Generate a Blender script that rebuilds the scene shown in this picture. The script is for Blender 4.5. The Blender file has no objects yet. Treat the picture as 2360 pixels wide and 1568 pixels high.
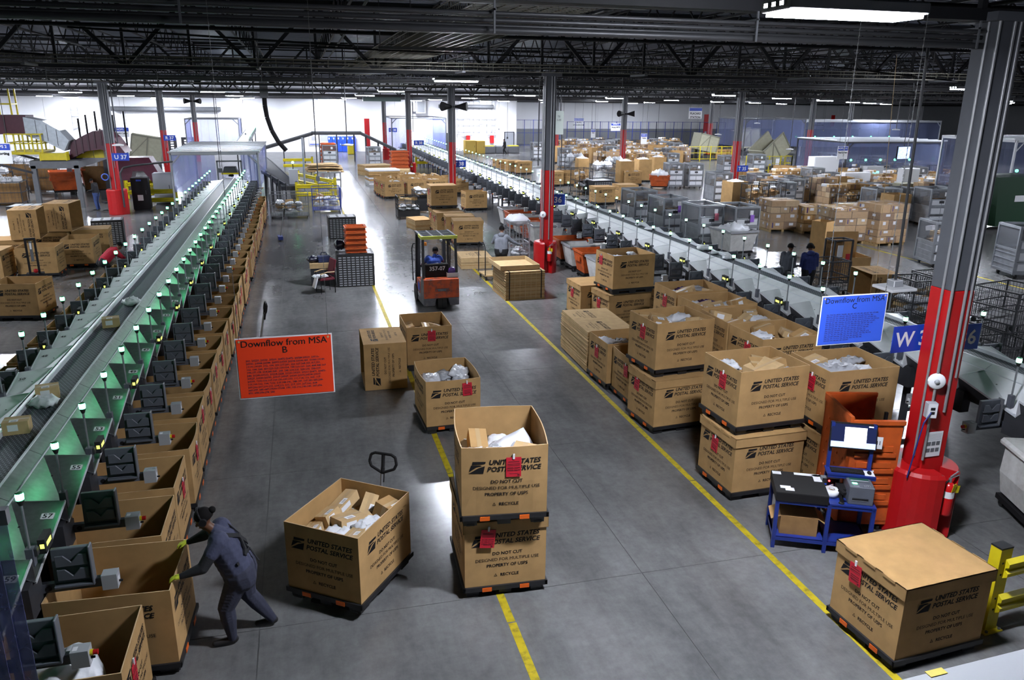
import bpy, bmesh, math, random
from mathutils import Vector as V, Matrix as M
# ---------------------------------------------------------------- camera, world, exposure
sc = bpy.context.scene
COL = sc.collection
RN = random.Random(7)
PI = math.pi
FPX, YAW, PITCH, ROLL, CAMH = 1813.87, .25976, .29736, .010506, 6.0
_f = V((math.sin(YAW)*math.cos(PITCH), math.cos(YAW)*math.cos(PITCH), -math.sin(PITCH)))
_r0 = V((math.cos(YAW), -math.sin(YAW), 0)); _d0 = _f.cross(_r0)
_r = math.cos(ROLL)*_r0 - math.sin(ROLL)*_d0
_d = math.sin(ROLL)*_r0 + math.cos(ROLL)*_d0
cam_data = bpy.data.cameras.new('camera'); cam = bpy.data.objects.new('camera', cam_data); COL.objects.link(cam)
cam_data.sensor_width = 36; cam_data.lens = FPX*36/2360; cam_data.clip_end = 400; cam_data.clip_start = .05
cam.matrix_world = M(((_r[0], -_d[0], -_f[0], 0), (_r[1], -_d[1], -_f[1], 0), (_r[2], -_d[2], -_f[2], CAMH), (0, 0, 0, 1)))
sc.camera = cam
def P(x, y, z=0.0):                       # floor (or level z) point seen at a photo pixel
    d = _r*((x-1180)/FPX) + _d*((y-784)/FPX) + _f
    t = (z-CAMH)/d.z
    return V((d.x*t, d.y*t, z))
world = bpy.data.worlds.new('world'); sc.world = world; world.use_nodes = True
world.node_tree.nodes['Background'].inputs[0].default_value = (.55, .65, 1, 1)
world.node_tree.nodes['Background'].inputs[1].default_value = .02
sc.view_settings.view_transform = 'Standard'; sc.view_settings.look = 'None'
sc.view_settings.gamma = 1; sc.view_settings.use_curve_mapping = False
sc.view_settings.exposure = 0.25
cy = sc.cycles
cy.max_bounces = 6; cy.diffuse_bounces = 2; cy.glossy_bounces = 3; cy.transmission_bounces = 5; cy.transparent_max_bounces = 12
cy.sample_clamp_indirect = 4; cy.caustics_reflective = False; cy.caustics_refractive = False
LAMP = 540.0            # radiance of a ceiling light's lens
LCOL = (.84, .89, 1.0)
def zc(y): return -.0112*(y-8.5)         # the roof falls gently towards the far wall

# ---------------------------------------------------------------- materials
MATS = {}
def mat(name, col, rough=.6, metal=0., var=0., vscale=6., bump=0., bscale=40., emit=None, estr=0., rnd=0., spec=.5, dirt=None, dscale=2., damt=.5, alpha=1., trans=0.):
    if name in MATS: return MATS[name]
    m = bpy.data.materials.new(name); m.use_nodes = True; MATS[name] = m
    nt = m.node_tree; N = nt.nodes; L = nt.links; b = N['Principled BSDF']
    c4 = (*col, 1)
    b.inputs['Base Color'].default_value = c4; b.inputs['Roughness'].default_value = rough; b.inputs['Metallic'].default_value = metal
    b.inputs['Specular IOR Level'].default_value = spec; b.inputs['Alpha'].default_value = alpha; b.inputs['Transmission Weight'].default_value = trans
    src = None
    def new(t, **k):
        n = N.new(t)
        for a, v in k.items(): setattr(n, a, v)
        return n
    if var or bump or dirt: tc = new('ShaderNodeTexCoord')
    def mix(a, bcol, fac, blend='MIX'):
        x = new('ShaderNodeMix', data_type='RGBA', blend_type=blend)
        if isinstance(a, tuple): x.inputs[6].default_value = a
        else: L.new(a, x.inputs[6])
        if isinstance(bcol, tuple): x.inputs[7].default_value = bcol
        else: L.new(bcol, x.inputs[7])
        if isinstance(fac, float): x.inputs[0].default_value = fac
        else: L.new(fac, x.inputs[0])
        return x.outputs[2]
    src = c4
    if var:
        n = new('ShaderNodeTexNoise'); n.inputs['Scale'].default_value = vscale; n.inputs['Detail'].default_value = 5
        L.new(tc.outputs['Object'], n.inputs['Vector'])
        r = new('ShaderNodeMapRange'); r.inputs[1].default_value = .3; r.inputs[2].default_value = .7; r.inputs[3].default_value = 1-var; r.inputs[4].default_value = 1+var
        L.new(n.outputs['Fac'], r.inputs[0])
        src = mix(src, r.outputs[0], 1.0, 'MULTIPLY')
    if dirt:
        n = new('ShaderNodeTexNoise'); n.inputs['Scale'].default_value = dscale; n.inputs['Detail'].default_value = 8; n.inputs['Roughness'].default_value = .65
        L.new(tc.outputs['Object'], n.inputs['Vector'])
        r = new('ShaderNodeMapRange'); r.inputs[1].default_value = .5; r.inputs[2].default_value = .68; r.inputs[3].default_value = 0; r.inputs[4].default_value = damt
        L.new(n.outputs['Fac'], r.inputs[0]); src = mix(src, (*dirt, 1), r.outputs[0])
    if rnd:
        o = new('ShaderNodeObjectInfo'); r = new('ShaderNodeMapRange'); r.inputs[3].default_value = 1-rnd; r.inputs[4].default_value = 1+rnd
        L.new(o.outputs['Random'], r.inputs[0]); src = mix(src, r.outputs[0], 1.0, 'MULTIPLY')
    if not isinstance(src, tuple): L.new(src, b.inputs['Base Color'])
    if bump:
        n = new('ShaderNodeTexNoise'); n.inputs['Scale'].default_value = bscale; n.inputs['Detail'].default_value = 3
        L.new(tc.outputs['Object'], n.inputs['Vector'])
        bp = new('ShaderNodeBump'); bp.inputs['Strength'].default_value = bump; bp.inputs['Distance'].default_value = .02
        L.new(n.outputs['Fac'], bp.inputs['Height']); L.new(bp.outputs[0], b.inputs['Normal'])
    if emit:
        b.inputs['Emission Color'].default_value = (*emit, 1); b.inputs['Emission Strength'].default_value = estr
    return m
card = mat('cardboard', (.43, .26, .108), .85, var=.1, vscale=5, rnd=.1, spec=.25)
card_edge = mat('cardboard_edge', (.58, .40, .22), .9, spec=.2)
card_lite = mat('cardboard_pale', (.52, .36, .185), .85, var=.1, rnd=.12, spec=.2)
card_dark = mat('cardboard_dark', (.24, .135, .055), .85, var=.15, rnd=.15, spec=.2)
ink = mat('black_ink', (.012, .011, .012), .7, spec=.2)
white_p = mat('white_paper', (.75, .75, .77), .7, rnd=.05)
red_p = mat('red_card', (.55, .012, .03), .6, rnd=.08)
red_ink = mat('dark_red_print', (.16, .004, .012), .7)
blackp = mat('black_plastic', (.014, .014, .016), .5, var=.2)
greyp = mat('grey_blue_plastic', (.10, .108, .13), .5, var=.1, rnd=.1)
greyl = mat('light_grey_enamel', (.34, .35, .37), .45, rnd=.06)
steel = mat('galvanised_steel', (.56, .58, .58), .33, metal=.92, var=.1, vscale=14)
white_e = mat('white_enamel_glare', (.86, .87, .89), .35, var=.04)  # right sorter's white; also glare painted onto the left sorter's left chutes
steel_d = mat('dark_steel', (.035, .036, .042), .55, var=.15)
steel_g = mat('grey_painted_steel', (.12, .125, .135), .5, var=.08)
alu = mat('brushed_aluminium', (.36, .38, .41), .42, metal=.7, var=.15, vscale=4, rnd=.1)
alu_w = mat('pale_aluminium_rail', (.78, .8, .84), .4, metal=.3)
orange = mat('orange_plastic', (.50, .085, .012), .55, var=.15, vscale=5, rnd=.12, dirt=(.12, .03, .01), dscale=3, damt=.5)
orange_c = mat('orange_clip', (.75, .13, .01), .5)
yellow = mat('yellow_paint', (.62, .50, .01), .45, var=.08, rnd=.08)
redpaint = mat('red_paint', (.42, .006, .008), .4, var=.06)
greypaint = mat('grey_column_paint', (.075, .078, .09), .5, var=.06)
blue_p = mat('blue_paint', (.012, .03, .20), .45, var=.1)
blue_s = mat('blue_sign', (.01, .05, .42), .5)
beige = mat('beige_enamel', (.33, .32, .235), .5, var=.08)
beige_d = mat('dark_beige_enamel', (.2, .195, .15), .55)  # darker beige for the tipper ribs
maroon = mat('maroon_enamel', (.075, .012, .028), .4, var=.1)
poly_w = mat('white_polythene', (.72, .73, .77), .38, bump=.25, bscale=14, rnd=.08)
poly_g = mat('grey_polythene', (.42, .43, .46), .35, bump=.25, bscale=14)
poly_k = mat('navy_polythene', (.012, .012, .03), .35, bump=.2, bscale=14)
poly_p = mat('purple_polythene', (.05, .015, .12), .4, bump=.2, bscale=14)
poly_y = mat('yellow_padded_paper', (.62, .42, .05), .6, bump=.15)
canvas = mat('white_canvas', (.6, .59, .57), .85, var=.1, bump=.2, bscale=9, dirt=(.3, .28, .25), dscale=4, damt=.4)
tape = mat('packing_tape', (.48, .33, .17), .3)
rubber = mat('black_rubber', (.012, .012, .012), .75)
green_l = mat('green_lamp', (.1, .9, .4), .4, emit=(.10, 1, .38), estr=15)
green_dk = mat('green_lamp_collar', (.02, .16, .06), .4)
lcd = mat('yellow_display', (.6, .65, .1), .4, emit=(.75, .85, .15), estr=1.6)
screen = mat('lit_screen', (.9, .9, .95), .4, emit=(.85, .9, 1), estr=2.2)
screen_b = mat('pale_blue_screen', (.5, .6, .9), .4, emit=(.4, .55, 1), estr=.9)
lens = mat('lamp_lens', (.9, .9, .9), .4, emit=LCOL, estr=LAMP)
wood = mat('plain_wood', (.42, .28, .12), .7, var=.15)
green_p = mat('dark_green_plastic', (.012, .07, .05), .55, rnd=.2)
tagpink = mat('pink_card', (.75, .2, .28), .7)
tagpurple = mat('purple_card', (.28, .12, .55), .7)
def film(name, col, alpha, rough=.15):
    m = mat(name, col, rough, alpha=alpha, spec=.6, bump=.3, bscale=7)
    return m
vinyl = film('clear_vinyl', (.36, .41, .80), .40, .16)
vinyl_d = film('smoky_vinyl', (.16, .19, .34), .45, .16)
wrapf = film('stretch_film', (.7, .7, .75), .12, .12)
meshm = mat('perforated_sheet', (.2, .21, .23), .45, metal=.4, alpha=.42)

# ---------------------------------------------------------------- mesh kit
class MB:
    def __init__(s): s.v = []; s.f = []; s.mi = []; s.sm = []; s.ms = []
    def k(s, m):
        if m not in s.ms: s.ms.append(m)
        return s.ms.index(m)
    def add(s, vs, fs, m, T=None, smooth=False):
        n = len(s.v)
        s.v += [tuple(T @ V(p)) for p in vs] if T is not None else [tuple(p) for p in vs]
        k = s.k(m)
        for f in fs: s.f.append([i+n for i in f]); s.mi.append(k); s.sm.append(smooth)
        return s
    def box(s, a, b, m, T=None):
        (x0, y0, z0), (x1, y1, z1) = a, b
        return s.add([(x0, y0, z0), (x1, y0, z0), (x1, y1, z0), (x0, y1, z0), (x0, y0, z1), (x1, y0, z1), (x1, y1, z1), (x0, y1, z1)],
                     [(3, 2, 1, 0), (4, 5, 6, 7), (0, 1, 5, 4), (1, 2, 6, 5), (2, 3, 7, 6), (3, 0, 4, 7)], m, T)
    def cb(s, c, d, m, rz=0., rx=0., ry=0.):
        T = M.Translation(c) @ M.Rotation(rz, 4, 'Z') @ M.Rotation(ry, 4, 'Y') @ M.Rotation(rx, 4, 'X')
        return s.box((-d[0]/2, -d[1]/2, -d[2]/2), (d[0]/2, d[1]/2, d[2]/2), m, T)
    def bar(s, a, b, w, h, m, up=(0, 0, 1)):
        a = V(a); b = V(b); d = b-a; l = d.length
        if l < 1e-6: return s
        d.normalize(); u = V(up)
        if abs(d.dot(u)) > .98: u = V((1, 0, 0))
        x = d.cross(u).normalized(); z = x.cross(d)
        T = M(((x[0], d[0], z[0], a[0]), (x[1], d[1], z[1], a[1]), (x[2], d[2], z[2], a[2]), (0, 0, 0, 1)))
        return s.box((-w/2, 0, -h/2), (w/2, l, h/2), m, T)
    def tube(s, a, b, r, m, n=8, r2=None, smooth=True):
        a = V(a); b = V(b); d = (b-a)
        if d.length < 1e-6: return s
        d.normalize(); u = V((0, 0, 1)) if abs(d.z) < .95 else V((1, 0, 0))
        x = d.cross(u).normalized(); y = d.cross(x); r2 = r if r2 is None else r2
        vs = []
        for c, q in ((a, r), (b, r2)):
            for i in range(n):
                t = 2*PI*i/n; vs.append(c + x*(q*math.cos(t)) + y*(q*math.sin(t)))
        fs = [(i, (i+1) % n, n+(i+1) % n, n+i) for i in range(n)]
        s.add(vs, fs, m, smooth=smooth)
        return s.add(vs, [tuple(range(n-1, -1, -1)), tuple(range(n, 2*n))], m)
    def path(s, pts, r, m, n=6):
        for a, b in zip(pts, pts[1:]): s.tube(a, b, r, m, n)
        return s
    def prism(s, poly, lo, hi, m, ax='y', T=None):
        n = len(poly)
        def q(p, t): return (p[0], t, p[1]) if ax == 'y' else ((t, p[0], p[1]) if ax == 'x' else (p[0], p[1], t))
        vs = [q(p, lo) for p in poly]+[q(p, hi) for p in poly]
        fs = [(i, (i+1) % n, n+(i+1) % n, n+i) for i in range(n)]+[tuple(range(n-1, -1, -1)), tuple(range(n, 2*n))]
        return s.add(vs, fs, m, T)
    def lathe(s, prof, m, n=16, T=None, smooth=True):
        vs = [(r*math.cos(2*PI*i/n), r*math.sin(2*PI*i/n), z) for r, z in prof for i in range(n)]
        fs = [(j*n+i, j*n+(i+1) % n, (j+1)*n+(i+1) % n, (j+1)*n+i) for j in range(len(prof)-1) for i in range(n)]
        return s.add(vs, fs, m, T, smooth)
    def ball(s, c, r, m, nu=10, nv=6, T=None):
        r = (r, r, r) if not isinstance(r, tuple) else r
        vs = []; 
        for j in range(nv+1):
            a = -PI/2+PI*j/nv
            for i in range(nu): vs.append((c[0]+r[0]*math.cos(a)*math.cos(2*PI*i/nu), c[1]+r[1]*math.cos(a)*math.sin(2*PI*i/nu), c[2]+r[2]*math.sin(a)))
        fs = [(j*nu+i, j*nu+(i+1) % nu, (j+1)*nu+(i+1) % nu, (j+1)*nu+i) for j in range(nv) for i in range(nu)]
        return s.add(vs, fs, m, T, True)
    def quad(s, a, b, c, d, m): return s.add([a, b, c, d], [(0, 1, 2, 3)], m)
    def sheet(s, pts, th, m):                 # a polygon given thickness along its normal
        p = [V(q) for q in pts]; nrm = (p[1]-p[0]).cross(p[2]-p[1]).normalized()*th; n = len(p)
        return s.add(p+[q-nrm for q in p], [tuple(range(n)), tuple(range(2*n-1, n-1, -1))]+[((i+1) % n, i, n+i, n+(i+1) % n) for i in range(n)], m)
    def mesh(s, name, flipx=False, bev=0., fix=False):
        me = bpy.data.meshes.new(name)
        vs = [(-p[0], p[1], p[2]) for p in s.v] if flipx else s.v
        fs = [f[::-1] for f in s.f] if flipx else s.f
        me.from_pydata(vs, [], fs)
        for m in s.ms: me.materials.append(m)
        me.polygons.foreach_set('material_index', s.mi); me.polygons.foreach_set('use_smooth', s.sm)
        if bev or fix:
            bm = bmesh.new(); bm.from_mesh(me)
            bmesh.ops.remove_doubles(bm, verts=bm.verts, dist=1e-5)
            if fix: bmesh.ops.recalc_face_normals(bm, faces=bm.faces)
            if bev: bmesh.ops.bevel(bm, geom=[e for e in bm.edges if len(e.link_faces) == 2 and e.calc_face_angle(0) > .6], offset=bev, segments=1, affect='EDGES')
            bm.to_mesh(me); bm.free()
        me.update(); return me
def ob(name, me, parent=None, loc=(0, 0, 0), rz=0., label=None, kind=None, rot=None):
    o = bpy.data.objects.new(name, me); COL.objects.link(o); o.location = loc
    o.rotation_euler = rot if rot else (0, 0, rz)
    if parent: o.parent = parent
    if label: o['label'] = label
    if kind: o['kind'] = kind
    return o
def tag(o, label, cat, group=None, kind=None):
    o['label'] = label; o['category'] = cat
    if group: o['group'] = group
    if kind: o['kind'] = kind
    return o
def thing(name, label, cat, loc=(0, 0, 0), rz=0., group=None, me=None, rot=None):
    return tag(ob(name, me, None, loc, rz, rot=rot), label, cat, group)
# a node of a kind: (name, mesh, loc, rz or euler, label, children)
def grow(nodes, parent):
    for nd in nodes:
        nd = tuple(nd)+(None,)*(6-len(nd))
        r = nd[3] or 0.
        o = ob(nd[0], nd[1], parent, nd[2] or (0, 0, 0), 0. if isinstance(r, tuple) else r, nd[4], rot=r if isinstance(r, tuple) else None)
        if nd[5]: grow(nd[5], o)
def make(name, nodes, label, cat, loc, rz=0., group=None, rot=None):
    t = thing(name, label, cat, loc, rz, group, rot=rot); grow(nodes, t); return t
def struct(name, me, parent=None, **k): return ob(name, me, parent, kind=None if parent else 'structure', **k)
ORD = ['first', 'second', 'third', 'fourth', 'fifth', 'sixth', 'seventh', 'eighth', 'ninth', 'tenth', 'eleventh', 'twelfth', 'thirteenth', 'fourteenth', 'fifteenth', 'sixteenth', 'seventeenth', 'eighteenth', 'nineteenth', 'twentieth']
def nth(i):
    t, u = divmod(i+1, 10)
    if i < 20: return ORD[i]
    return ('twenty', 'thirty', 'forty', 'fifty')[t-2]+'-'+ORD[u-1] if u else ('twentieth', 'thirtieth', 'fortieth', 'fiftieth')[t-2]
_txt = {}
def text_mesh(body, size, bold=0., shear=0., align='CENTER', res=2, space=1.):
    key = (body, size, bold, shear, align, space)
    if key in _txt: return _txt[key]
    c = bpy.data.curves.new('lettering', 'FONT'); c.body = body; c.size = size; c.offset = bold; c.shear = shear; c.align_x = align
    c.resolution_u = res; c.space_line = space
    o = bpy.data.objects.new('lettering', c); COL.objects.link(o)
    dg = bpy.context.evaluated_depsgraph_get(); me = bpy.data.meshes.new_from_object(o.evaluated_get(dg))
    vs = [tuple(v.co) for v in me.vertices]; fs = [tuple(p.vertices) for p in me.polygons]
    bpy.data.objects.remove(o); bpy.data.curves.remove(c); bpy.data.meshes.remove(me)
    _txt[key] = (vs, fs); return vs, fs
def letter(mb, body, size, m, T, **k):        # lettering laid in the plane of T (x right, y up)
    vs, fs = text_mesh(body, size, **k); mb.add(vs, fs, m, T); return mb
def face_T(o, u, v):                          # plane with origin o, x axis u, y axis v
    u = V(u); v = V(v); n = u.cross(v)
    return M(((u[0], v[0], n[0], o[0]), (u[1], v[1], n[1], o[1]), (u[2], v[2], n[2], o[2]), (0, 0, 0, 1)))
# ---------------------------------------------------------------- hall: floor, walls, ceiling
X0, X1, Y0, Y1, YR, XS = -40., 96., -13., 95., 109., 25.5
def floor_mat():
    m = bpy.data.materials.new('polished_concrete'); m.use_nodes = True; nt = m.node_tree; N = nt.nodes; L = nt.links; b = N['Principled BSDF']
    g = N.new('ShaderNodeNewGeometry')
    def noise(s, d=6, r=.6, stretch=None):
        n = N.new('ShaderNodeTexNoise'); n.inputs['Scale'].default_value = s; n.inputs['Detail'].default_value = d; n.inputs['Roughness'].default_value = r
        if stretch:
            mp = N.new('ShaderNodeMapping'); mp.inputs['Scale'].default_value = stretch; L.new(g.outputs['Position'], mp.inputs[0]); L.new(mp.outputs[0], n.inputs['Vector'])
        else: L.new(g.outputs['Position'], n.inputs['Vector'])
        return n.outputs['Fac']
    def ramp(f, stops):
        r = N.new('ShaderNodeValToRGB'); L.new(f, r.inputs[0]); e = r.color_ramp.elements
        e[0].position, e[0].color = stops[0][0], (*stops[0][1], 1); e[1].position, e[1].color = stops[1][0], (*stops[1][1], 1)
        for p, c in stops[2:]: x = e.new(p); x.color = (*c, 1)
        return r.outputs[0]
    def mix(a, c, bl='MULTIPLY', f=1.):
        x = N.new('ShaderNodeMix'); x.data_type = 'RGBA'; x.blend_type = bl; x.inputs[0].default_value = f; L.new(a, x.inputs[6]); L.new(c, x.inputs[7]); return x.outputs[2]
    base = ramp(noise(.55), [(.3, (.125, .124, .125)), (.7, (.20, .198, .198))])
    fine = ramp(noise(7, 8, .7), [(.3, (.8, .8, .8)), (.7, (1.1, 1.1, 1.1))])
    stain = ramp(noise(.9, 8, .7, (1.6, .35, 1)), [(.42, (1, 1, 1)), (.74, (.6, .6, .61))])
    L.new(mix(mix(base, fine), stain), b.inputs['Base Color'])
    rr = N.new('ShaderNodeMapRange'); L.new(noise(1.1, 3, .5), rr.inputs[0]); rr.inputs[1].default_value = .3; rr.inputs[2].default_value = .7; rr.inputs[3].default_value = .20; rr.inputs[4].default_value = .235
    L.new(rr.outputs[0], b.inputs['Roughness']); b.inputs['Specular IOR Level'].default_value = .36
    return m
conc = floor_mat()
floor = struct('floor', MB().box((X0, Y0, -.4), (X1, YR+1, -.006), mat('joint_filler', (.07, .07, .07), .8)).mesh('floor_base'))
sx, sy = 4.85, 4.13
xs = [-.82+sx*i for i in range(-3, 6)]; ys = [8.33+sy*j for j in range(-3, 16)]
slab = MB().box((.006, .006, -.08), (sx-.006, sy-.006, 0), conc).mesh('slab')
for x in xs[:-1]:
    for y in ys[:-1]: ob('slab', slab, floor, (x, y, 0))
rest = MB()
rest.box((X0, Y0, -.08), (xs[0]-.006, YR+1, 0), conc).box((xs[-1]+.006, Y0, -.08), (X1, YR+1, 0), conc)
rest.box((xs[0]+.006, Y0, -.08), (xs[-1]-.006, ys[0]-.006, 0), conc).box((xs[0]+.006, ys[-1]+.006, -.08), (xs[-1]-.006, YR+1, 0), conc)
ob('slab_field', rest.mesh('slab_field'), floor)
tape_y = mat('worn_yellow_tape', (.44, .34, .008), .55, var=.15, vscale=8, dirt=(.1, .085, .02), dscale=9, damt=.75)
for i, (x, ya, yb, lb) in enumerate(((5.92, 4.2, 40, 'right'), (2.09, 4.2, 62, 'left'), (23.5, 17, 34, 'far'))):
    n = MB(); y = ya; r = random.Random(i)
    while y < yb:
        l = min(r.uniform(3, 7), yb-y); n.add([(x-.05, y, .0012), (x+.05, y, .0012), (x+.05+r.uniform(-.008, .008), y+l, .0012), (x-.05+r.uniform(-.008, .008), y+l, .0012)], [(0, 1, 2, 3)], tape_y); y += l+.02
    struct('floor_marking', n.mesh('floor_tape'), label='worn yellow aisle line taped on the concrete')
wallw = mat('white_wall_paint', (.74, .74, .76), .75, var=.03, vscale=.6)
wallg = mat('grey_wall_paint', (.20, .205, .215), .7, var=.05)
def panels(name, a, b, zlo, zhi, m, n, nrm, parent_mat=steel_d):
    a = V(a); b = V(b); nrm = V(nrm); th = math.copysign(.3, (b-a).cross(V((0, 0, 1))).dot(nrm)); w = struct(name, MB().sheet([a+V((0, 0, zlo))-nrm*.06, b+V((0, 0, zlo))-nrm*.06, b+V((0, 0, zhi))-nrm*.06, a+V((0, 0, zhi))-nrm*.06], th, mat('wall_core', (.35, .35, .35), .8)).mesh(name))
    d = (b-a)/n; l = d.length; t = math.atan2(d.y, d.x)
    for i in range(n):
        for (q0, q1, mm) in m:
            ob('wall_panel', MB().box((.015, 0, q0), (l-.015, .059, q1), mm).mesh('wall_panel'), w, a+d*i, t)
    return w
panels('wall_back', (XS, Y1, 0), (X0, Y1, 0), 0, 9, [(0, 9, wallw)], 9, (0, -1, 0))
panels('wall_step', (XS, YR, 0), (XS, Y1, 0), 0, 9, [(0, 9, wallw)], 2, (1, 0, 0))
panels('wall_back_right', (X1, YR, 0), (XS, YR, 0), 0, 9, [(0, 2.05, wallg), (2.06, 9, wallw)], 9, (0, -1, 0))
panels('wall_left', (X0, Y1, 0), (X0, Y0, 0), 0, 10, [(0, 10, wallg)], 10, (1, 0, 0))
panels('wall_right', (X1, Y0, 0), (X1, YR, 0), 0, 10, [(0, 2.05, wallg), (2.06, 10, wallg)], 10, (-1, 0, 0))
panels('wall_front', (X0, Y0, 0), (X1, Y0, 0), 0, 10, [(0, 10, wallg)], 10, (0, 1, 0))
# ceiling
deckm = mat('roof_deck', (.085, .095, .125), .5, metal=.2, var=.15, vscale=.4)
trussm = mat('truss_paint', (.009, .009, .011), .6, var=.1, spec=.3)
dk = MB(); y = Y0; per = .34; i = 0; zs = 9.06
vs = []
while y < YR+1:
    for dy, dz in ((0, 0), (.12, 0), (.16, .07), (.30, .07)): vs.append((y+dy, zs+zc(y+dy)+dz))
    y += per
pv = [(X0, a, b) for a, b in vs]+[(X1, a, b) for a, b in vs]; n = len(vs)
dk.add(pv, [(i, i+1, n+i+1, n+i) for i in range(n-1)], deckm)
ceiling = struct('ceiling', dk.mesh('ceiling'))
ROWS = [8.5+18.45*i for i in range(-1, 6)]
def web_truss(L, h, step, cw, ww, ax):
    m = MB(); e = (lambda t, z: (t, 0, z)) if ax == 'x' else (lambda t, z: (0, t, z))
    off = (lambda s: (0, s, 0)) if ax == 'x' else (lambda s: (s, 0, 0))
    for s in ((-1, 1) if cw > .08 else (0,)):
        o = V(off(s*cw*.55))
        for z in (0, h): m.bar(V(e(0, z))+o, V(e(L, z))+o, cw, cw, trussm)
    t = 0; k = 0
    while t < L-.01:
        t2 = min(t+step, L); m.bar(e(t, 0 if k % 2 else h), e(t2, h if k % 2 else 0), ww, ww, trussm); t = t2; k += 1
        if ax == 'x': m.bar(e(t, 0), e(t, h), ww*.7, ww*.7, trussm)
    return m.mesh('truss')
gird = web_truss(X1-X0, 1.95, 1.85, .13, .11, 'x')
for y in ROWS: ob('girder_truss', gird, ceiling, (X0, y, 7.02+zc(y)))
joist = web_truss(18.45, .82, .95, .05, .035, 'y')
for y in ROWS[:-1]:
    for k in range(44): ob('joist', joist, ceiling, (X0+1+k*3.1, y, 8.14+zc(y)), rot=(math.atan(-.0112), 0, 0))
brc = MB().bar((X0, 0, 0), (X1, 0, 0), .05, .05, trussm).mesh('bridging')
for y in ROWS[:-1]:
    for q in (4.6, 9.2, 13.8): ob('bridging_bar', brc, ceiling, (0, y+q, 8.16+zc(y+q)))
conduit = mat('zinc_conduit', (.07, .07, .075), .42, metal=.4)
for y in ROWS[1:]:
    b = MB(); r = random.Random(int(y))
    for k, (dz, dy, rad) in enumerate(((-.14, -.05, .022), (-.20, .05, .028), (-.14, .14, .018), (-.30, .0, .04), (-.24, .2, .02))):
        b.tube((X0, dy, dz), (X1, dy, dz), rad, conduit, 6)
    for x in range(int(X0), int(X1), 3): b.box((x, -.12, -.12), (x+.03, .24, -.1), steel_g); b.box((x, -.12, -.34), (x+.02, -.1, 0), steel_g)
    ob('conduit_run', b.mesh('conduit_run'), ceiling, (0, y, 6.98+zc(y)))
# sprinkler mains and bus ducts along the roof
pp = MB()
for y, z, r in ((14, 7.9, .06), (21.5, 7.7, .05), (33, 7.6, .07), (38, 7.7, .05), (52, 7.5, .06), (58, 7.6, .05), (70, 7.2, .06)): pp.tube((X0, y, z+zc(y)), (X1, y, z+zc(y)), r, trussm, 6)
for x in (-14.5, -6, -1.2, 1.5, 6.6, 13.5, 17, 21, 30, 38, 50): pp.tube((x, Y0, 7.95+zc(Y0)), (x, Y1, 7.95+zc(Y1)), .035, trussm, 6)
for i in range(70):
    x = RN.uniform(-28, 60); y = RN.uniform(10, 80); l = RN.uniform(2, 9); z = RN.uniform(7.2, 8.2)+zc(y)
    pp.bar((x, y, z), (x+l, y+RN.uniform(-1, 1), z+RN.uniform(-.4, .4)), .04, .04, trussm)
ob('roof_pipework', pp.mesh('roof_pipework'), ceiling)
# cable trays
def tray(name, label, L, w, ax, loc, bars):
    t = thing(name, label, 'cable tray', loc); b = MB(); s = MB()
    wire = mat('tray_wire', (.16, .15, .12), .5, metal=.3)
    ex = (lambda t, a, z: (t, a, z)) if ax == 'x' else (lambda t, a, z: (a, t, z))
    for a, z in [(i*w/8, 0) for i in range(9)]+[(0, .12), (0, .22), (w, .12), (w, .22)]: b.bar(ex(0, a, z), ex(L, a, z), .014, .014, wire)
    q = 0
    while q < L:
        b.bar(ex(q, 0, 0), ex(q, w, 0), .01, .01, wire); b.bar(ex(q, 0, 0), ex(q, 0, .24), .01, .01, wire); b.bar(ex(q, w, 0), ex(q, w, .24), .01, .01, wire); q += .16 if ax == 'y' else .5
    b_ = ob('wire_basket', b.mesh('wire_basket'), t)
    for q in bars:
        m = MB().box((-.05, -.35, -.06), (.05, w+.35, 0), steel_g) if ax == 'x' else MB().box((-.35, -.05, -.07), (w+.35, .05, 0), steel_g)
        ob('support_channel', m.mesh('support_channel'), t, ex(q, 0, -.01))
    for q in bars:
        for a in (-.3, w+.3): s.tube(ex(q, a, 0), ex(q, a, 1.3), .012, steel_d, 5)
    ob('hanger_rods', s.mesh('hanger_rods'), t)
    return t
tray('cable_tray', 'wide wire cable tray running overhead beside the near ceiling light', 42, 1.75, 'y', (2.35, 5, 7.2), (2.0, 5.2, 9.9, 15.4, 22.6, 30, 37))
tray('cable_tray', 'narrow wire cable tray crossing the whole hall overhead', X1-X0, .5, 'x', (X0, 25.2, 6.82), [3+6*i for i in range(22)])
tray('cable_tray', 'far wire cable tray crossing the hall behind the lights', X1-X0, .5, 'x', (X0, 43.6, 6.62), [3+8*i for i in range(16)])
# columns
def column(x, y, near=False):
    h = 7.05+zc(y); c = MB()
    nm = 'column'
    t = ob(nm, None, None, (x, y, 0), kind='structure')
    for (z0, z1, m) in ((0, 3.62, redpaint), (3.62, h, greypaint)):
        ob('column_section', MB().box((-.19, -.19, z0), (.19, .19, z1), m).mesh('column_section', bev=.012), t)
    ob('cap_plate', MB().box((-.34, -.3, h-.1), (.34, .3, h), greypaint).mesh('cap_plate'), t)
    b = MB(); conduit = mat('bright_conduit', (.30, .30, .31), .4, metal=.4)
    for dx in ((-.21, -.1), (-.215, .06)): b.tube((dx[0], dx[1]-.12, 1.2), (dx[0], dx[1]-.12, h), .018, conduit, 6)
    b.tube((.02, -.21, 1.9 if near else 1.2), (.02, -.21, h), .02, conduit, 6); b.tube((.11, -.21, 2.4), (.11, -.21, h), .016, conduit, 6)
    ob('conduit', b.mesh('conduit'), t); return t
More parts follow.
